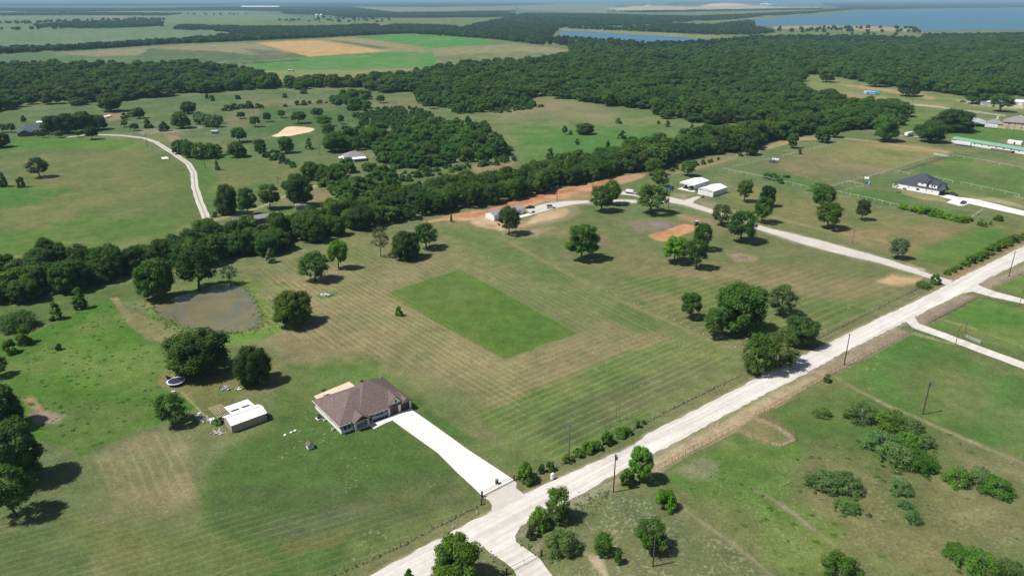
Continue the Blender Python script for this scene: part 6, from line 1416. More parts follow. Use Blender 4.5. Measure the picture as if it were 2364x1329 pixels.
# ------------------------------------------------------------------ vehicles
def car(px, ang, label, paint='car_black', kind='sedan', roof=None, cat='car', fr=None, z=0.0):
    e = frame(kind, px, ang, label, cat, z=z) if fr is None else fr
    if kind == 'suv': L, W, Ht, prof, cab = 4.5, 1.85, 1.75, [(0, .35), (0, .85), (.25, 1.0), (1.2, 1.08), (4.4, 1.1), (4.5, .9), (4.5, .35)], [(1.05, 1.07), (1.65, 1.68), (3.9, 1.72), (4.38, 1.1)]
    elif kind == 'pickup': L, W, Ht, prof, cab = 5.6, 1.95, 1.8, [(0, .4), (0, .95), (.25, 1.08), (1.5, 1.15), (3.6, 1.15), (5.6, 1.12), (5.6, .4)], [(1.35, 1.14), (1.95, 1.78), (3.2, 1.8), (3.6, 1.15)]
    else: L, W, Ht, prof, cab = 4.7, 1.8, 1.45, [(0, .3), (0, .7), (.2, .82), (1.3, .92), (3.9, .95), (4.6, .88), (4.7, .7), (4.7, .3)], [(1.2, .92), (2.0, 1.42), (3.2, 1.44), (4.05, .95)]
    b = MB(); b.profile_y([(x - L / 2, z_) for x, z_ in prof], -W / 2, W / 2); b.build('body', M[paint], e, bevel=.06)
    b = MB(); i = 0.16; P = [(x - L / 2, z_) for x, z_ in cab]
    b.v += [(P[0][0], -W / 2 + .05, P[0][1]), (P[1][0], -W / 2 + i, P[1][1]), (P[2][0], -W / 2 + i, P[2][1]), (P[3][0], -W / 2 + .05, P[3][1]),
            (P[0][0], W / 2 - .05, P[0][1]), (P[1][0], W / 2 - i, P[1][1]), (P[2][0], W / 2 - i, P[2][1]), (P[3][0], W / 2 - .05, P[3][1])]
    for f in ((0, 1, 2, 3), (7, 6, 5, 4), (0, 4, 5, 1), (1, 5, 6, 2), (2, 6, 7, 3), (0, 3, 7, 4)): b.f.append(f); b.mi.append(0)
    b.build('windows', M['glass'], e)
    b = MB(); b.box(P[1][0] + .05, P[2][0] - .05, -W / 2 + i + .03, W / 2 - i - .03, P[2][1] - .01, P[2][1] + .035); b.build('roof', M[roof or paint], e)
    for x in (L * .18, L * .81):
        for s in (-1, 1):
            b = MB(); b.tube((x - L / 2, s * (W / 2 - .16), .34), (x - L / 2, s * (W / 2 + .02), .34), .34, .34, 18); wh = b.build('wheel', M['tire'], e)
            b = MB(); b.tube((x - L / 2, s * (W / 2 + .021), .34), (x - L / 2, s * (W / 2 + .035), .34), .2, .2, 12); b.build('rim', M['rim'], wh)
    for s in (-1, 1):
        b = MB(); y = s * (W / 2 - .3); b.box(-L / 2 - .02, -L / 2 - .003, y - .18, y + .18, .6, .75); b.build('headlight', M['lamp'], e)
        b = MB(); b.box(L / 2 + .003, L / 2 + .02, y - .18, y + .18, .62, .78); b.build('taillight', M['red'], e)
    if kind == 'pickup':
        b = MB(); b.box(3.75 - L / 2, 5.45 - L / 2, -W / 2 + .15, W / 2 - .15, 1.153, 1.17); b.build('bed', M['black'], e)
    return e
car((1223.5, 481), 17, 'black sedan parked on the clay beside the gray-roofed building', 'car_black')
car((1271, 480.5), 192, 'white car with a black top at the left end of the gravel lane', 'car_white', 'suv', 'black')
car((2223.5, 470), 38, 'dark sedan parked alone on the white concrete driveway', 'car_navy')
car((2197, 450.5), 128, 'dark pickup backed up to the garage of the white house', 'car_black', 'pickup', cat='pickup')
ct = car(None, 0, None, 'car_gray', 'pickup', cat=None, fr=empty('pickup', (*loc(CPT, 2.6, 3.0), .05), BN.rotation_euler.z, 'dark gray pickup parked under the white carport', 'pickup'))
car((2118, 318), 150, 'white car parked in front of the travel trailer', 'car_white')
car((2271, 243.5), -20, 'pale car parked beside the first white shed far right', 'pale_pad', 'suv')
car((2222, 236), -10, 'dark vehicle left of the pale car near the white sheds', 'car_black', 'pickup', cat='pickup')
car((1785, 375.5), 152, 'dark pickup in the fenced garden hooked to a white load', 'car_gray', 'pickup', cat='pickup')
e = frame('utility_trailer', (1790, 372), -28, 'white flatbed load beside the pickup in the fenced garden', 'trailer')
b = MB(); b.box(-2.4, 2.4, -1, 1, .5, .7); b.build('deck', M['weathered'], e); b = MB(); b.box(-2.2, 2.2, -.9, .9, .701, 1.7); b.build('load', M['white_wall'], e, bevel=.1)
for x in (-.5, .5):
    for y in (-1.15, .95): b = MB(); b.tube((x, y, .35), (x, y + .2, .35), .35, .35, 14); b.build('wheel', M['tire'], e)
# skid loader beside the clay pad
SK = frame('skid_loader', (1608, 519.5), 200, 'black compact loader parked at the tip of the orange clay pad', 'loader')
b = MB(); b.profile_y([(-1.2, .35), (1.3, .35), (1.3, 1.2), (.9, 1.3), (-.9, .95), (-1.2, .6)], -.6, .6); b.build('body', M['car_gray'], SK)
b = MB(); b.box(-.55, .6, -.45, .45, 1.0, 1.95); b.build('cab', M['glass'], SK, bevel=.05); b = MB(); b.box(-.65, .7, -.52, .52, 1.953, 2.03); b.build('cab_roof', M['white_paint'], SK)
for s in (-1, 1):
    b = MB(); b.path([(1.1, s * .72, 1.5), (-.6, s * .72, 1.2), (-1.6, s * .72, .4)], [.09, .08, .08]); b.build('arm', M['black_metal'], SK)
    b = MB(); b.profile_y([(-1.0, .05), (.9, .05), (1.15, .35), (.9, .62), (-1.0, .62), (-1.2, .35)], s * .65 - .17, s * .65 + .17); b.build('track', M['tire'], SK)
b = MB(); b.profile_y([(-2.3, .05), (-1.6, .05), (-1.6, .75), (-1.75, .75), (-1.8, .2), (-2.3, .12)], -.95, .95); b.build('bucket', M['black_metal'], SK)
e = frame('garden_cart', (1231, 491), 30, 'small dark cart at the end of the concrete slab', 'cart'); b = MB(); b.box(-.8, .8, -.4, .4, .3, .8); b.build('body', M['wood_dark'], e, bevel=.05)
for s in (-1, 1): b = MB(); b.tube((s * .5, -.5, .25), (s * .5, .5, .25), .25, .25, 12); b.build('wheel', M['tire'], e)
e = frame('small_tractor', (1622, 456.5), 60, 'little rusty tractor in front of the white metal barn', 'tractor'); b = MB(); b.box(-.8, .4, -.3, .3, .5, 1.0); b.build('body', M['rust'], e, bevel=.05)
b = MB(); b.box(.4, .8, -.25, .25, .7, 1.2); b.build('seat', M['black'], e)
for (x, r_) in ((-.6, .3), (.5, .45)):
    for s in (-1, 1): b = MB(); b.tube((x, s * .4, r_), (x, s * .6, r_), r_, r_, 14); b.build('wheel', M['tire'], e)
# soil and gravel heaps
def mound(px, rx, ry, h, m, label, name, cat, seed=1, ang=0, n=26):
    e = frame(name, px, ang, label, cat); rg = np.random.default_rng(seed)
    gx = np.linspace(-1, 1, n); X, Y = np.meshgrid(gx, gx, indexing='ij'); rr = np.sqrt(X ** 2 + Y ** 2)
    Z = h * np.clip(1 - rr ** 2, 0, 1) ** .8 * (0.6 + 0.8 * fbm(X * 4 + seed, Y * 4, 4, seed)) - .02
    V = np.stack([X * rx, Y * ry, Z], -1).reshape(-1, 3); idx = np.arange(n * n).reshape(n, n)
    F = np.stack([idx[:-1, :-1], idx[1:, :-1], idx[1:, 1:], idx[:-1, 1:]], -1).reshape(-1, 4)
    keep = (rr.ravel()[F].min(axis=1) < 1.0); me = np_mesh(name, V, F[keep], np.zeros((0, 3), int), [M[m]]); o = bpy.data.objects.new('heap', me); COL.objects.link(o); o.parent = e
    return e
mound((1527, 519), 6.5, 4.5, .9, 'pile', 'low heap of dark gravel behind the orange clay pad', 'gravel_heap', 'gravel heap', 3, -40)
mound((1709, 594), 3.2, 1.6, .6, 'ash', 'brown burn pile of branches in the mown paddock', 'burn_pile', 'burn pile', 5, 0)
mound((1676, 15), 380, 150, 42, 'sand', 'long pale sand ridge of the distant quarry', 'sand_ridge', 'sand ridge', 8, 8, 40)
mound((2078, 322), 4.5, 1.5, .5, 'ash', 'gray brush pile under the oak left of the travel trailer', 'brush_pile', 'brush pile', 9, -20)
e = mound((2055, 311), 9, 1.2, .5, 'rock', 'pale rubble strewn along the fence left of the travel trailer', 'stone_rubble', 'rubble', 10, -35)

# ------------------------------------------------------------------ white house and the houses beyond
WHT = frame('white_house', (2165.6, 451.9), 129, 'white house with charcoal hip roof and two box dormers', 'house')
b = MB(); b.box(0, 21.6, -9.0, 0, 0, 2.75); b.box(4.0, 21.6, -18.5, -9.004, 0, 2.75); b.build('wall', M['white_paint'], WHT)
b = MB(); hip(b, 3.0, 25.0, -20.0, .22, 2.9, 5.9, 12.2, 14.2); b.build('roof', M['navy_roof'], WHT)
b = MB(); slab(b, (-1.2, .26, 2.86), (11.5, .26, 2.86), (11.5, -4.6, 5.5), (-1.2, -4.6, 5.5), .14); slab(b, (11.5, -9.5, 2.86), (-1.2, -9.5, 2.86), (-1.2, -4.61, 5.5), (11.5, -4.61, 5.5), .14); b.build('garage_roof', M['navy_roof'], WHT)
b = MB(); b.profile_x([(-9.0, 2.756), (0, 2.756), (-4.6, 5.2)], -.1, .1); b.build('gable', M['white_paint'], WHT)
door(WHT, 'l', -8.2, -1.0, 2.4, 0.0, 'black', 'garage_door', False)
for (x0, x1, win) in ((7.4, 11.8, 1), (1.6, 5.9, 2)):
    b = MB(); b.box(x0, x1, -4.5, -.8, 3.0, 5.55); d_ = b.build('dormer', M['white_paint'], WHT)
    b = MB(); slab(b, (x0 - .3, -.45, 5.6), (x1 + .3, -.45, 5.6), (x1 + .3, -7.0, 6.7), (x0 - .3, -7.0, 6.7), .15); b.build('dormer_roof', M['navy_roof'], d_)
    for k in range(win):
        xm = (x0 + x1) / 2 + (k - (win - 1) / 2) * 1.3; window(d_, 'b', xm - .4, xm + .4, 4.0 if win == 2 else 4.5, 5.0 if win == 2 else 5.2, -.8, 1, 'black_metal')
for x in (3.2, 6.2, 15.8): window(WHT, 'b', x, x + .6, 1.5, 2.0, 0.0, 1, 'black_metal')
window(WHT, 'b', 10.2, 11.9, 1.0, 2.0, 0.0, 2, 'black_metal')
b = MB(); b.box(21.61, 25.0, -20.0, .1, 0, .25); b.build('porch_floor', M['cream'], WHT)
for y in (-.1, -7.0, -14.0): b = MB(); b.box(24.6, 24.85, y - .15, y + .1, .251, 2.75); b.build('porch_post', M['white_paint'], WHT)
e = empty('air_conditioner', (*loc(WHT, 17.9, .9), 0), R(129), 'dark box unit against the long wall of the white house', 'air conditioner'); b = MB(); b.box(-.6, .6, -.5, .5, .1, 1.2); b.build('casing', M['car_gray'], e, bevel=.05); b = MB(); b.box(-.8, .8, -.7, .7, 0, .098); b.build('pad', M['concrete'], e)
e = frame('fire_pit', (2074, 444), 0, 'dark round fire pit on the grass left of the white house', 'fire pit'); b = MB(); b.tube((0, 0, 0), (0, 0, .6), 1.3, 1.1, 16); b.build('ring', M['wood_dark'], e); b = MB(); b.tube((0, 0, .601), (0, 0, .63), .9, .9, 16); b.build('ash_bed', M['ash'], e)
e = frame('swing_set', (1999, 422), -25, 'red and blue playset with a slide on the lawn', 'playset')
for x in (-1, 1):
    for y in (-.8, .8): b = MB(); b.box(x - .06, x + .06, y - .06, y + .06, 0, 2.6); b.build('post', M['wood_dark'], e)
b = MB(); b.box(-1.1, 1.1, -.9, .9, 1.2, 1.3); b.build('platform', M['wood'], e)
b = MB(); b.profile_x([(-1.1, 2.603), (1.1, 2.603), (0, 3.5)], -1.2, 1.2); b.build('canopy', M['cream'], e)
b = MB(); b.box(-1.15, -1.07, -.8, .8, 1.3, 2.0); b.box(1.07, 1.15, -.8, .8, 1.3, 2.0); b.build('panel', M['red'], e)
b = MB(); slab(b, (1.2, -2.9, .2), (2.0, -2.9, .2), (2.0, -.9, 1.4), (1.2, -.9, 1.4), .08); b.build('slide', M['blue'], e)
GH = frame('mobile_home', (2195.4, 328.5), -62, 'very long white mobile home with a green metal roof', 'mobile home')
gable(GH, 0, 62, 0, 8.0, 2.6, 3.9, 'white_wall', 'green_roof', .4)
for k in range(9): window(GH, 'f', 12 + k * 5.2, 12.9 + k * 5.2, 1.3, 2.1, 0.0, 1, 'black_metal')
e = frame('deck_fence', (2286, 347), -57, 'brown board enclosure in front of the green-roofed mobile home', 'fence')
b = MB(); b.box(0, 14, -.05, .05, 0, 1.7); b.build('panel', M['brown_wall'], e); b = MB(); b.box(13.95, 14.05, .053, 4, 0, 1.7); b.build('panel', M['brown_wall'], e)
trailer((2203, 334.5), -50, 10.5, 2.5, 3.0, 'long white camper parked along the green-roofed mobile home', trim='car_gray', name='camper')
trailer((2094.5, 316), 36, 9.0, 2.6, 3.0, 'white travel trailer with rounded front beside the front oak', trim='pale_pad')
trailer((2272.5, 295.5), -30, 9.0, 2.6, 3.2, 'white fifth-wheel camper between the hay barn and tan house', trim='cream', name='camper')
e = frame('storage_hut', (2325, 331), -50, 'small white hut with a dark doorway behind the green roof', 'hut'); gable(e, 0, 9.0, 0, 4, 1.8, 2.5, 'white_paint', 'white_metal', .1); door(e, 'f', 4.2, 5.2, 1.6, 0, 'black')
TH = frame('tan_house', (2314.7, 297), -33, 'two-storey tan brick house with gray roof at the right edge', 'house')
b = MB(); b.box(0, 34, 0, 16, 0, 5.6); b.build('wall', M['tan_brick'], TH); b = MB(); hip(b, -.6, 34.6, -.6, 16.6, 5.7, 4.6); b.build('roof', M['gray_roof'], TH)
b = MB(); b.box(-13, -.01, 3, 15, 0, 3.0); b.build('wing_wall', M['tan_brick'], TH); b = MB(); hip(b, -13.5, 1.0, 2.5, 15.5, 3.1, 3.2); b.build('wing_roof', M['gray_roof'], TH)
for x in (3, 12, 20): window(TH, 'f', x, x + 1.6, 3.4, 4.8, 0, 2)
for x in (12, 20): window(TH, 'f', x, x + 1.6, 1.0, 2.4, 0, 2)
door(TH, 'f', 2, 4.6, 2.6, 0, 'weathered', 'garage_door')
for x, y in ((-6, 14.2), (10, 15.4)): b = MB(); b.box(x, x + 1.6, y, y + 1.4, 2, 9.6 if x > 0 else 7.6); b.build('chimney', M['cream'], TH)
HB = frame('hay_barn', (2251.4, 293), 35, 'open-fronted barn with galvanised roof beside the wide oak', 'barn')
b = MB(); b.box(0, 16, 14.9, 15, 0, 4.2); b.box(0, .1, 0, 14.898, 0, 4.2); b.build('wall', M['weathered'], HB)
b = MB(); slab(b, (-.5, -.4, 3.7), (16.5, -.4, 3.7), (16.5, 7.5, 5.4), (-.5, 7.5, 5.4), .1); slab(b, (16.5, 15.4, 3.7), (-.5, 15.4, 3.7), (-.5, 7.51, 5.4), (16.5, 7.51, 5.4), .1); b.build('roof', M['galv'], HB)
for x in (5, 10.5, 15.8): b = MB(); b.box(x, x + .2, 0, .2, 0, 3.7); b.build('post', M['wood_dark'], HB)
b = MB(); slab(b, (2, -5, 2.9), (15, -5, 2.9), (15, -.5, 3.55), (2, -.5, 3.55), .08); b.build('awning', M['galv'], HB)
W1 = frame('white_shed', (2263, 243), -15, 'white metal shed, left one of two far right', 'shed'); gable(W1, 0, 19, 0, 12, 3.6, 5.0, 'galv', 'white_metal', .3)
W2 = frame('white_shed', (2335, 243), -22, 'white metal shed, right one of two at the photo edge', 'shed'); gable(W2, 0, 17, 0, 12, 3.6, 5.0, 'galv', 'white_metal', .3); door(W2, 'f', 6, 9, 3, 0, 'white_paint')
def container(px, ang, m, label, L=12.2):
    e = frame('shipping_container', px, ang, label, 'container'); b = MB(); b.box(0, L, 0, 2.44, .1, 2.9); b.build('body', M[m], e)
    b = MB()
    for x in (0, L - .15):
        for y in (-.01, 2.31): b.box(x - .005, x + .16, y, y + .145, .0, 2.93)
    b.build('corner_posts', M[m], e)
    for y in (.05, 1.25): b = MB(); b.box(L + .003, L + .05, y, y + 1.14, .2, 2.8); b.build('door', M['car_gray'], e)
    return e
cb = container((1999.5, 218.5), -36, 'blue_box', 'blue shipping container with white lettering, nearest of three')
b = MB()
for k, w_ in enumerate((.45, .4, .45, .4, .4, 0, .45, .4, .4, .45, .4)):
    if w_: b.box(3.2 + k * .52, 3.2 + k * .52 + w_ * .85, -.03, -.012, 1.35, 1.95)
b.build('lettering', M['white_paint'], cb)
container((1993.5, 216.0), -36, 'silver_box', 'pale gray shipping container behind the blue one, at its left')
container((2003, 214.0), -36, 'green_box', 'green shipping container behind the blue one, at its right', 14)
MH = frame('gray_mobile_home', (604.5, 515.5), 37, 'gray mobile home with a gray shingle roof among the belt trees', 'mobile home')
gable(MH, -12.5, 9.4, 0, 6.5, 2.5, 3.6, 'brown_wall', 'gray_roof', .3); window(MH, 'f', 6.4, 7.6, 1.2, 2.1, 0); window(MH, 'f', 1.2, 2.4, 1.2, 2.1, 0)
e = frame('small_cabin', (684, 485), 20, 'little gray-roofed cabin below the big dark tree', 'cabin'); b = MB(); b.box(0, 5.4, 0, 5, 0, 2.2); b.build('wall', M['weathered'], e); b = MB(); hip(b, -.4, 5.8, -.4, 5.4, 2.3, 1.5); b.build('roof', M['gray_roof'], e)
CO = frame('cottage', (800, 373), 25, 'gray-roofed cottage with white porch roofs in the pasture', 'cottage')
b = MB(); b.box(0, 13, 0, 11, 0, 2.7); b.build('wall', M['white_paint'], CO); b = MB(); hip(b, -.5, 13.5, -.5, 11.5, 2.8, 2.8); b.build('roof', M['gray_roof'], CO)
b = MB(); slab(b, (3.5, -4.2, 2.0), (12.5, -4.2, 2.0), (12.5, -.6, 2.6), (3.5, -.6, 2.6), .08); b.build('porch_roof', M['white_metal'], CO)
b = MB(); slab(b, (-4, 7.5, 2.1), (-4, 2.5, 2.1), (-.6, 2.5, 2.6), (-.6, 7.5, 2.6), .08); b.build('porch_roof', M['white_metal'], CO)
for x in (3.7, 8, 12.2): b = MB(); b.box(x, x + .12, -4.0, -3.88, 0, 1.9); b.build('post', M['white_paint'], CO)
window(CO, 'l', 3.5, 4.7, 1, 2, 0); window(CO, 'f', 1, 2, 1, 2, 0)
FH = frame('farmhouse', (41.5, 315), 30, 'dark farmhouse with slate hip roof and white-trimmed gables, far left', 'house')
b = MB(); b.box(0, 25, 0, 14, 0, 2.8); b.build('wall', M['brown_wall'], FH); b = MB(); hip(b, -.6, 25.6, -.6, 14.6, 2.9, 4.6); b.build('roof', M['slate_roof'], FH)
for x0 in (1.0, 14.0):
    b = MB(); slab(b, (x0 - .5, 7, 2.9), (x0 - .5, -3.5, 2.9), (x0 + 4, -3.5, 5.4), (x0 + 4, 7, 5.4), .15); slab(b, (x0 + 8.5, -3.5, 2.9), (x0 + 8.5, 7, 2.9), (x0 + 4.01, 7, 5.4), (x0 + 4.01, -3.5, 5.4), .15); b.build('gable_roof', M['slate_roof'], FH)
    b = MB(); b.profile_y([(x0, 0), (x0 + 8, 0), (x0 + 8, 2.75), (x0 + 4, 5.0), (x0, 2.75)], -3.0, -.01); b.build('gable_wall', M['brown_wall'], FH)
    b = MB(); slab(b, (x0 - .6, -3.5, 2.93), (x0 - .6, -3.7, 2.93), (x0 + 4, -3.7, 5.43), (x0 + 4, -3.5, 5.43), .28); slab(b, (x0 + 8.6, -3.7, 2.93), (x0 + 8.6, -3.5, 2.93), (x0 + 4.01, -3.5, 5.43), (x0 + 4.01, -3.7, 5.43), .28); b.build('bargeboard', M['white_paint'], FH)
e = frame('garden_shed', (85, 289), 20, 'white flat-roofed shed behind the slate-roofed farmhouse', 'shed'); gable(e, 0, 9, 0, 5, 2.2, 2.9, 'white_wall', 'white_metal', .2)
e = frame('farm_garage', (110, 311), 10, 'pale wall of an outbuilding half hidden in the farmhouse grove', 'outbuilding'); gable(e, 0, 7, 0, 6, 2.4, 3.3, 'cream', 'slate_roof', .2)
for k in range(2):
    e = frame('hay_ring', ((245, 273), (253, 271))[k], 30, ('left white livestock tank on the bare yard above the grove', 'right white livestock tank on the bare yard above the grove')[k], 'tank'); b = MB(); b.tube((0, 0, 0), (0, 0, 1.6), 2.0, 2.0, 18); b.build('wall', M['white_paint'], e); b = MB(); b.tube((0, 0, 1.603), (0, 0, 2.0), 2.05, 1.2, 18); b.build('cover', M['white_metal'], e)
e = frame('gray_hut', (488, 309.5), 10, 'small gray hut beside the olive trees', 'hut'); gable(e, 0, 4.8, 0, 4.0, 2.0, 2.6, 'weathered', 'galv', .2)
e = frame('pipe_stack', (383, 366.5), 38, 'stack of white pipes lying beside the ranch drive', 'pipe stack')
for k in range(9):
    b = MB(); b.tube((-2 + k * .42, -3 + (k % 3) * .4, .35), (-2 + k * .42, 3.6 + (k % 2) * .8, .35), .2, .2, 10); b.build('pipe', M['white_metal'], e)
b = MB(); b.box(-2.2, 1.6, -1.6, -1.3, 0, .14); b.box(-2.2, 1.6, 1.6, 1.9, 0, .14); b.build('skid', M['wood_dark'], e)
for k, (x, lb) in enumerate(((731, 'left one of two silver grain bins far away'), (741, 'right one of two silver grain bins far away'))):
    e = frame('grain_bin', (x + .5, 41), 0, lb, 'grain bin'); b = MB(); b.tube((0, 0, 0), (0, 0, 15), 9, 9, 24); b.build('wall', M['galv'], e); b = MB(); b.tube((0, 0, 15.01), (0, 0, 20), 9.6, 1.0, 24); b.build('roof', M['white_metal'], e)
e = frame('far_shed', (690, 30.5), 0, 'tiny white shed before the far woods left of the grain bins', 'shed'); gable(e, 0, 17, 0, 12, 7, 10, 'white_wall', 'white_metal', .5)
e = frame('irrigation_trailer', (485, 148.5), 42, 'long white irrigation pipe on wheels at the crop field edge', 'irrigation line')
b = MB(); b.tube((0, 0, 1.6), (27, 0, 1.6), .45, .45, 10); b.build('pipe', M['white_paint'], e)
for x in (2, 13, 25): b = MB(); b.tube((x, -.2, .6), (x, .2, .6), .6, .6, 14); b.build('wheel', M['tire'], e); b = MB(); b.path([(x, 0, .6), (x, 0, 1.5)], [.12, .12]); b.build('strut', M['galv_pipe'], e)
e = frame('farm_sprayer', (673, 164.5), 0, 'white machine parked alone in the pale strip below the green crop', 'farm machine'); b = MB(); b.box(-4.5, 3.5, -1.5, 1.5, 1, 2.6); b.build('body', M['white_paint'], e, bevel=.3); b = MB(); b.box(-1.5, 1.5, -1.2, 1.2, 2.61, 4); b.build('cab', M['car_gray'], e, bevel=.2)
for x in (-3, 2.5):
    for y in (-1.9, 1.5): b = MB(); b.tube((x, y, .9), (x, y + .4, .9), .9, .9, 14); b.build('wheel', M['tire'], e)
for k, (x, y, w_, h, mt) in enumerate(((1757, 13, 130, 34, 'white_wall'), (1772, 13.5, 70, 24, 'cream'), (1492, 16, 70, 20, 'cream'))):
    e = frame('quarry_plant', (x, y), 0, ('white plant building behind the sand ridge', 'cream annex right of the white quarry plant', 'low cream building at the left end of the quarry')[k], 'building')
    gable(e, 0, w_, 0, 60, h * .7, h, mt, 'white_metal', 1.0)
e = frame('greenhouse', (556, 18.5), 0, 'long white roof strip in the far woods, upper left', 'greenhouse'); gable(e, 0, 480, 0, 90, 12, 22, 'white_wall', 'white_metal', 1.0)

# ------------------------------------------------------------------ poles and wires
def pole(px, ytop, label, kind='plain', m='pole', arm=True, ang=38):
    h = height_of(px[0], px[1], ytop); e = frame('utility_pole', px, ang, label, 'utility pole', 'utility poles')
    b = MB(); b.tube((0, 0, -.1), (0, 0, h), .17, .11, 10); b.build('pole', M[m], e)
    b = MB(); b.tube((0, 0, h + .002), (0, 0, h + .28), .05, .035, 8); b.build('insulator', M['galv_pipe'], e)
    if kind == 'transformer':
        b = MB(); b.tube((.42, 0, h - 1.7), (.42, 0, h - .85), .24, .24, 12); o = b.build('transformer', M['galv'], e); b = MB(); b.tube((.42, 0, h - .848), (.42, 0, h - .65), .05, .04, 6); b.build('bushing', M['wood_dark'], o)
        b = MB(); b.box(-.5, .5, -.05, .05, h - .55, h - .45); b.build('crossarm', M['pole_gray'], e)
    elif kind == 'lamp':
        b = MB(); b.path([(0, 0, h - .3), (.9, 0, h)], [.04, .03]); b.tube((.9, 0, h - .12), (.9, 0, h + .08), .2, .1, 10); b.build('lamp_arm', M['galv_pipe'], e)
    return e, h
P = [((1416, 1135), 1047, 'gray pole with a transformer standing on the lower verge of the gravel road', 'transformer', 'pole'),
 ((1313, 1053), 974, 'pole with guy wires rising behind the roadside shrub row', 'transformer', 'pole_gray'),
 ((1507, 1306), 1237, 'bare pole in front of a tree near the bottom of the photo', 'plain', 'pole'),
 ((1948.5, 842), 770, 'bare dark pole beside the rusty fence, its top over the road', 'plain', 'pole'),
 ((2130, 955.5), 879, 'pole with a white transformer in the green paddock', 'transformer', 'pole'),
 ((1967, 564), 519, 'slim pole alone in the lane paddock', 'plain', 'pole_gray'),
 ((2329, 637), 579, 'leaning brown pole by the upper right road edge', 'plain', 'pole'),
 ((1286, 462.5), 426, 'slim pole between the two cars beside the gravel lane', 'plain', 'pole_gray'),
 ((1368, 446), 402, 'pole with a transformer against the red clay strip', 'transformer', 'pole_gray'),
 ((1542, 480), 449, 'pole with a lamp in front of the small blue shed', 'lamp', 'pole_gray'),
 ((231, 303), 278, 'pole at the right end of the farmhouse grove', 'transformer', 'pole_gray'),
 ((341, 340), 307, 'pole just left of the ranch drive curve', 'plain', 'pole'),
 ((474, 388), 357, 'pole right of the ranch drive by a sapling', 'plain', 'pole'),
 ((642, 428), 407, 'pole above the mobile home trees', 'transformer', 'pole_gray'),
 ((739, 357), 332, 'pole left of the gray-roofed cottage', 'plain', 'pole'),
 ((1910, 216), 201, 'pole left of the shipping containers', 'plain', 'pole'),
 ((2104, 248), 221, 'pole on the lawn behind the white concrete path far right', 'plain', 'pole'),
 ((2337, 316), 282, 'pole in front of the tan brick house', 'plain', 'pole'), ((1664, 0 + 471), 455, 'thin short marker pole beside the lane', 'plain', 'galv_pipe')]
tops = {}
for i, (px, yt, lb, kd, mt) in enumerate(P[:-1]):
    e, h = pole(px, yt, lb, kd, mt); tops[i] = Vector((e.location.x, e.location.y, h))
def wire(a, b, label, sag=.6, r=.012):
    b_ = MB(); n = 14; pts = []
    for k in range(n + 1):
        t = k / n; p = a.lerp(b, t); pts.append((p.x, p.y, p.z - sag * 4 * t * (1 - t)))
    b_.path(pts, [r] * (n + 1), 4); o = b_.build('power_line', M['wire']); tag(o, label, 'wire', 'overhead wires')
def upv(px, z): x, y = at(*px); return Vector((x, y, z))
wire(tops[1] - Vector((0, 0, .3)), upv((1381, 1043), .3), 'upper guy wire slanting from the pole to the roadside shrubs', .0, .016)
wire(tops[1] - Vector((0, 0, 1.0)), upv((1372, 1040), .3), 'lower guy wire slanting from the pole to the roadside shrubs', .0, .016)
wire(tops[3], tops[0], 'long faint power line along the gravel road between two dark poles', 1.5, .012)
wire(tops[8], tops[9], 'sagging wire over the lane between transformer pole and lamp pole', 1.2, .02)

# ------------------------------------------------------------------ fences
def resample(pts, step):
    W = [Vector((*at(*p), 0)) for p in pts]; out = []
    for a, b in zip(W[:-1], W[1:]):
        k = max(1, round((b - a).length / step)); out += [a.lerp(b, i / k) for i in range(k)]
    out.append(W[-1]); return out
def fence(name, pts, step, h, pr, rails, rr, label, pm='rust', rm=None, net=False, group=None, maxp=98, raw=False, netz=(.1, .35, .6, .85)):
    Q = [Vector((*at(*p), 0)) for p in pts] if raw else resample(pts, step)
    e = empty(name, Q[0], 0, label, 'fence', group); O = Q[0].copy(); Q = [q - O for q in Q]
    b = MB(); b.tube((0, 0, -.05), (0, 0, h), pr, pr, 7); me = b.mesh('post'); me.materials.append(M[pm])
    for i, q in enumerate(Q[:maxp]):
        o = bpy.data.objects.new('post', me); COL.objects.link(o); o.parent = e; o.location = q
        o.rotation_euler = (random.Random(i).uniform(-.03, .03), random.Random(i + 5).uniform(-.03, .03), 0)
    for z_ in rails:
        b = MB()
        for a, c in zip(Q[:-1], Q[1:]): b.tube(a + Vector((0, 0, z_)), c + Vector((0, 0, z_)), rr, rr, 6)
        b.build('rail', M[rm or pm], e)
    if net:
        b = MB()
        for a, c in zip(Q[:-1], Q[1:]):
            for z_ in netz: b.tube(a + Vector((0, 0, z_)), c + Vector((0, 0, z_)), .011, .011, 3, cap=False)
            k = max(1, int((c - a).length / 1.2))
            for i in range(k): p_ = a.lerp(c, i / k); b.tube(p_ + Vector((0, 0, .05)), p_ + Vector((0, 0, netz[-1])), .009, .009, 3, cap=False)
        b.build('wire_mesh', M['wire'] if pm != 'rust' else M['rust'], e)
    return e
fence('wire_fence', [(768, 1329), (795, 1315), (823, 1309), (850, 1297), (875, 1283), (900, 1273), (925, 1260), (950, 1247), (974, 1236), (997, 1222), (1020, 1210), (1043, 1199), (1065, 1187), (1087, 1176), (1110, 1165)], 3, 1.25, .04, (), .02, 'wire fence along the front lawn left of the driveway gate', 'tpost', net=True, raw=True, netz=(.2, .5, .8, 1.05))
fence('wire_fence', [(1187, 1108), (1230, 1098), (1285, 1078), (1325, 1060), (1400, 1022), (1470, 986), (1532, 953), (1577, 931), (1632, 903), (1710, 866)], 3.6, 1.2, .04, (), .02, 'wire fence behind the roadside shrubs above the driveway gate', 'tpost', net=True, netz=(.2, .5, .8, 1.05))
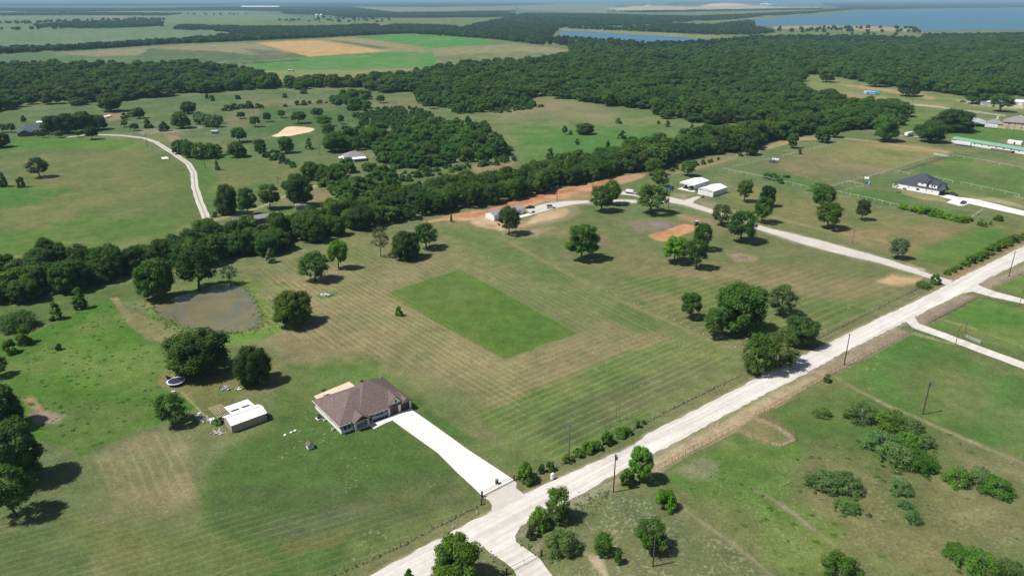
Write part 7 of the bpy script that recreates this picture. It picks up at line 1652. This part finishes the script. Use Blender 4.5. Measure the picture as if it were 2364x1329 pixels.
fence('wire_fence', [(1850, 800), (1889, 781), (1933, 758), (1984, 734), (2030, 710), (2081, 684), (2122, 665), (2150, 652)], 3.2, 1.3, .045, (), .02, 'wire fence between the paddock and the road, beyond the roadside trees', 'tpost', net=True, netz=(.2, .5, .8, 1.1))
TP = frame('steel_post', (1357, 651), 0, 'dark steel post in the row dividing the two mown paddocks', 'post', 'steel posts dividing the paddocks')
b = MB(); b.tube((0, 0, 0), (0, 0, 1.5), .035, .035, 6); b.build('shaft', M['tpost'], TP); b = MB(); b.tube((0, 0, -.02), (0, 0, .05), .22, .12, 8); b.build('base', M['rock'], TP)
for p in ((1183, 563), (1230, 586), (1280, 612), (1318, 631), (1382, 664), (1402, 672), (1422, 680), (1464, 699), (1480, 706), (1520, 722), (1540, 730), (1556, 738), (1573, 745), (1589, 754), (1606, 761), (1624, 770), (1642, 777), (1660, 785), (1677, 791), (1697, 800)):
    c = copy_tree(TP); X, Y = at(*p); c.location = (X, Y, 0)
fence('pipe_fence', [(1520, 1084), (1582, 1047), (1638, 1020), (1694, 990), (1717, 999), (1776, 1027), (1803, 1031), (1837, 1016), (1826, 1001), (1764, 966), (1744, 958), (1764, 950), (1841, 908), (1917, 865), (1981, 831), (2045, 796), (2108, 762)], 2.5, 1.25, .045, (1.22,), .035, 'long rusty pipe fence below the road with a jog for an entrance', net=True, netz=(.15, .4, .65, .9))
fence('pipe_fence', [(2136, 748), (2258, 685), (2301, 695), (2364, 710)], 2.4, 1.25, .045, (1.22, .75, .4), .03, 'rusty pipe fence between the two driveways on the right edge', 'rust', net=False)
fence('pipe_fence', [(2364, 692), (2330, 678), (2290, 664), (2364, 629)], 2.6, 1.25, .04, (1.22,), .03, 'rusty fence corner at the upper right edge beyond the second driveway', 'rust', net=True)
fence('wire_fence', [(2109, 764), (2143, 774), (2176, 789), (2206, 793)], 3, 1.2, .04, (1.1,), .02, 'short fence along the lower side of the right driveway', 'tpost', net=False)
fence('wire_fence', [(1905, 868), (1960, 897), (1985, 912)], 3, 1.0, .03, (.9,), .012, 'short wire fence going down from the rusty pipe fence', 'tpost')
WF = 'white_pipe'; M[WF] = plain('white_pipe', (0.66, 0.67, 0.66), .5, .4, .05)
fence('white_fence', [(1669, 393), (1725, 405), (1780, 417), (1865, 436), (1925, 446), (2000, 461), (2074, 479)], 5.2, 1.6, .07, (1.55, ), .045, 'long white pipe fence below the garden and the white house lawn', WF)
fence('white_fence', [(1669, 393), (1725, 380), (1800, 365), (1860, 348), (1943, 331)], 5.5, 1.5, .06, (1.45, .8), .04, 'white fence running uphill from the left garden corner', WF)
fence('white_fence', [(1917, 433), (2004, 410), (2045, 398), (2100, 380), (2155, 362)], 4.0, 1.5, .05, (1.45, .8), .035, 'pale fence between the bare garden and the play lawn', WF)
fence('dark_fence', [(2073, 400), (2130, 382), (2189, 364)], 3.5, 1.5, .06, (1.45, 1.1, .75, .4), .05, 'dark green fence slanting above the white house', 'tpost')
fence('white_fence', [(2073, 400), (2099, 405)], 5, 1.6, .07, (1.55,), .045, 'short white rail left behind the white house roof', WF)
fence('white_fence', [(2158, 414), (2199, 423)], 5, 1.6, .07, (1.55,), .045, 'short white rail right behind the white house roof', WF)
fence('white_fence', [(2218, 426), (2290, 441), (2352, 455)], 7, 1.6, .07, (1.55,), .045, 'white rail fence right of the white house', WF)
fence('white_fence', [(2199, 362), (2280, 376), (2364, 392)], 8, 1.5, .07, (1.45,), .04, 'far white rail fence below the green-roofed mobile home', WF)
fence('white_fence', [(1928, 447), (2004, 430)], 5, 1.3, .05, (1.25,), .035, 'low pale fence crossing the strip under the playset', WF)
fence('white_fence', [(1956, 422), (1992, 430)], 6, 1.4, .06, (1.35,), .06, 'single white rail just below the playset', WF)
fence('white_fence', [(2240, 505), (2268, 487)], 3.5, 1.4, .05, (1.35, .7), .035, 'short pale fence at the right end of the bright hedge', WF)
fence('white_fence', [(2155, 358), (2190, 364)], 2, 1.6, .06, (1.5, 1.2, .9, .6, .3), .05, 'white panel pen at the head of the dark green fence', WF)

def gate(px0, px1, label, m='black_metal', posts=True, bars=(.25, .7, 1.15), group=None, nv=3, ph=1.45, mat2=None):
    A = Vector(at(*px0)); B = Vector(at(*px1)); L = (B - A).length; ang = math.atan2(B.y - A.y, B.x - A.x)
    e = empty('gate', (A.x, A.y, 0), ang, label, 'gate', group)
    if posts:
        for x in (0, L): b = MB(); b.box(x - .1, x + .1, -.1, .1, 0, ph); b.build('post', M[m], e)
    b = MB()
    for z_ in bars: b.tube((.12, 0, z_), (L - .12, 0, z_), .035, .035, 6)
    b.build('bar', M[mat2 or m], e)
    for k in range(nv): x = .2 + (L - .4) * k / max(1, nv - 1); b = MB(); b.tube((x, 0, bars[0]), (x, 0, bars[-1]), .03, .03, 6); b.build('upright', M[mat2 or m], e)
    return e
gate((1112, 1146), (1187, 1107.5), 'black pipe gate across the concrete driveway of the brown-roofed house', bars=(.15, .85, 1.3), nv=3)
gate((1169, 1325), (1250, 1282), 'black gate at the bottom of the photo across the lower gravel drive', bars=(.15, 1.25), nv=3)
gate((2226, 779), (2262, 794), 'silver tube gate standing open beside the tall entrance frame', 'galv_pipe', bars=(.2, .4, .6, .8, 1.0, 1.2), nv=4, ph=1.3)
gate((1111, 1164), (1114, 1147), 'short black panel beside the left post of the driveway gate', 'black_metal', bars=(.15, .6, 1.15), nv=2)
def portal(pa, pb, yt, label):
    A = Vector(at(*pa)); B = Vector(at(*pb)); L = (B - A).length; h = height_of(pa[0], pa[1], yt)
    e = empty('entrance_frame', (A.x, A.y, 0), math.atan2(B.y - A.y, B.x - A.x), label, 'entrance frame')
    for x in (0, L): b = MB(); b.tube((x, 0, 0), (x, 0, h), .11, .1, 8); b.build('post', M['rust'], e)
    b = MB(); b.tube((0, 0, h - .08), (L, 0, h - .08), .07, .07, 8); b.tube((0, 0, h - .55), (L * .12, 0, h - .1), .04, .04, 6); b.build('crossbar', M['rust'], e)
portal((2206, 793), (2224, 780), 756, 'tall rusty pipe entrance frame over the right driveway')
portal((2354, 702), (2374, 692), 671, 'tall rusty pipe entrance frame cut by the right edge')
e = frame('goal_frame', (1422, 972), 30, 'tall two-legged pipe frame alone in the green paddock', 'pipe frame')
for x in (0, 1.0): b = MB(); b.tube((x, 0, 0), (x, 0, 4.6), .05, .05, 7); b.build('leg', M['pole'], e)
b = MB(); b.tube((0, 0, 2.2), (1, 0, 2.2), .03); b.tube((0, 0, 3.9), (1, 0, 3.9), .03); b.build('crossbar', M['pole'], e)
# mailbox, bins, markers
e = frame('mailbox', (1275, 1105), 128, 'white brick mailbox pillar at the edge of the gravel road', 'mailbox')
b = MB(); b.box(-.32, .32, -.3, .3, 0, 1.2); b.build('pillar', M['white_brick'], e)
b = MB(); b.profile_y([(-.32, 1.203), (.32, 1.203), (.30, 1.45), (.15, 1.6), (-.15, 1.6), (-.30, 1.45)], -.3, .3); b.build('cap', M['white_paint'], e)
b = MB(); b.box(-.14, .14, -.33, -.303, .95, 1.15); b.build('box_door', M['black_metal'], e)
e = frame('trash_bins', (1147, 1116), 10, 'black wheeled trash bin behind the driveway gate', 'trash bin')
b = MB(); b.profile_x([(-.28, .08), (.28, .08), (.36, 1.05), (-.36, 1.05)], -.32, .32); b.build('body', M['black'], e)
b = MB(); b.profile_x([(-.40, 1.053), (.38, 1.053), (.30, 1.14), (-.34, 1.14)], -.35, .35); b.build('lid', M['car_gray'], e)
for x in (-.34, .3): b = MB(); b.tube((x, .3, .12), (x + .06, .3, .12), .12, .12, 12); b.build('wheel', M['tire'], e)
for k, (px, lb) in enumerate((((1101, 1185), 'leaning white marker stake on the verge left of the driveway'), ((1046, 1218), 'small white marker stake farther down the verge'), ((1656, 982), 'white marker on the dry verge below the road'))):
    e = frame('marker_stake', px, 30, lb, 'marker'); b = MB(); b.box(-.08, .08, -.05, .05, 0, .9); b.build('stake', M['white_paint'], e); b = MB(); b.box(-.1, .1, -.07, .07, .901, .97); b.build('cap', M['weathered'], e)
e = frame('yellow_pipe', (2097, 693), 30, 'yellow pipe lying on the verge between fence and road', 'pipe'); A = Vector(at(2099, 692)); B = Vector(at(2118, 682))
e.location = (A.x, A.y, 0); e.rotation_euler.z = math.atan2(B.y - A.y, B.x - A.x); b = MB(); b.tube((0, 0, .12), ((B - A).length, 0, .12), .12, .12, 10); b.build('pipe', M['yellow'], e); b = MB(); b.tube((-.06, 0, .12), (0, 0, .12), .16, .16, 10); b.build('flange', M['wood_dark'], e)
for k, (px, lb) in enumerate((((2142, 676), 'left one of two small mailboxes at the lane mouth'), ((2154, 670), 'right one of two small mailboxes at the lane mouth'), ((2019, 733), 'gray box on a post beside the road, left of the pair'))):
    e = frame('post_mailbox', px, 38, lb, 'mailbox'); b = MB(); b.box(-.05, .05, -.05, .05, 0, 1.0); b.build('post', M['wood_dark'], e); b = MB(); b.box(-.25, .25, -.12, .12, 1.0, 1.28); b.build('box', M['weathered'] if k == 2 else M['black_metal'], e, bevel=.05)
for k, (px, ang, lb) in enumerate((((1812, 1118), 20, 'fallen gray branch left below the oval thicket'), ((1888, 1150), -30, 'fallen dead branch right below the oval thicket'))):
    e = frame('dead_branch', px, ang, lb, 'branch'); b = MB(); b.path([(0, 0, .1), (1.2, .2, .5), (2.6, -.1, .3)], [.08, .06, .03], 6); b.path([(1.2, .2, .5), (1.8, .8, .9)], [.05, .02], 5); b.path([(.6, .1, .3), (.9, -.7, .6)], [.05, .02], 5); b.build('limb', M['bark_pale'], e)
#@@HAZE@@
# ------------------------------------------------------------------ the air
hz = MB(); hz.box(-42000, 42000, -2500, 52000, -1.5, 112)
hm = bpy.data.materials.new('haze'); hm.use_nodes = True; hn = hm.node_tree; hn.nodes.remove(hn.nodes['Principled BSDF'])
pv = hn.nodes.new('ShaderNodeVolumePrincipled'); pv.inputs['Color'].default_value = (0.39, 0.64, 0.82, 1); pv.inputs['Density'].default_value = HAZE
pv.inputs['Anisotropy'].default_value = 0.0
hn.links.new(pv.outputs[0], hn.nodes['Material Output'].inputs['Volume'])
ho = hz.build('haze', hm); ho['kind'] = 'stuff'; ho['label'] = 'thin blue daylight haze over the whole plain'; ho['category'] = 'haze'
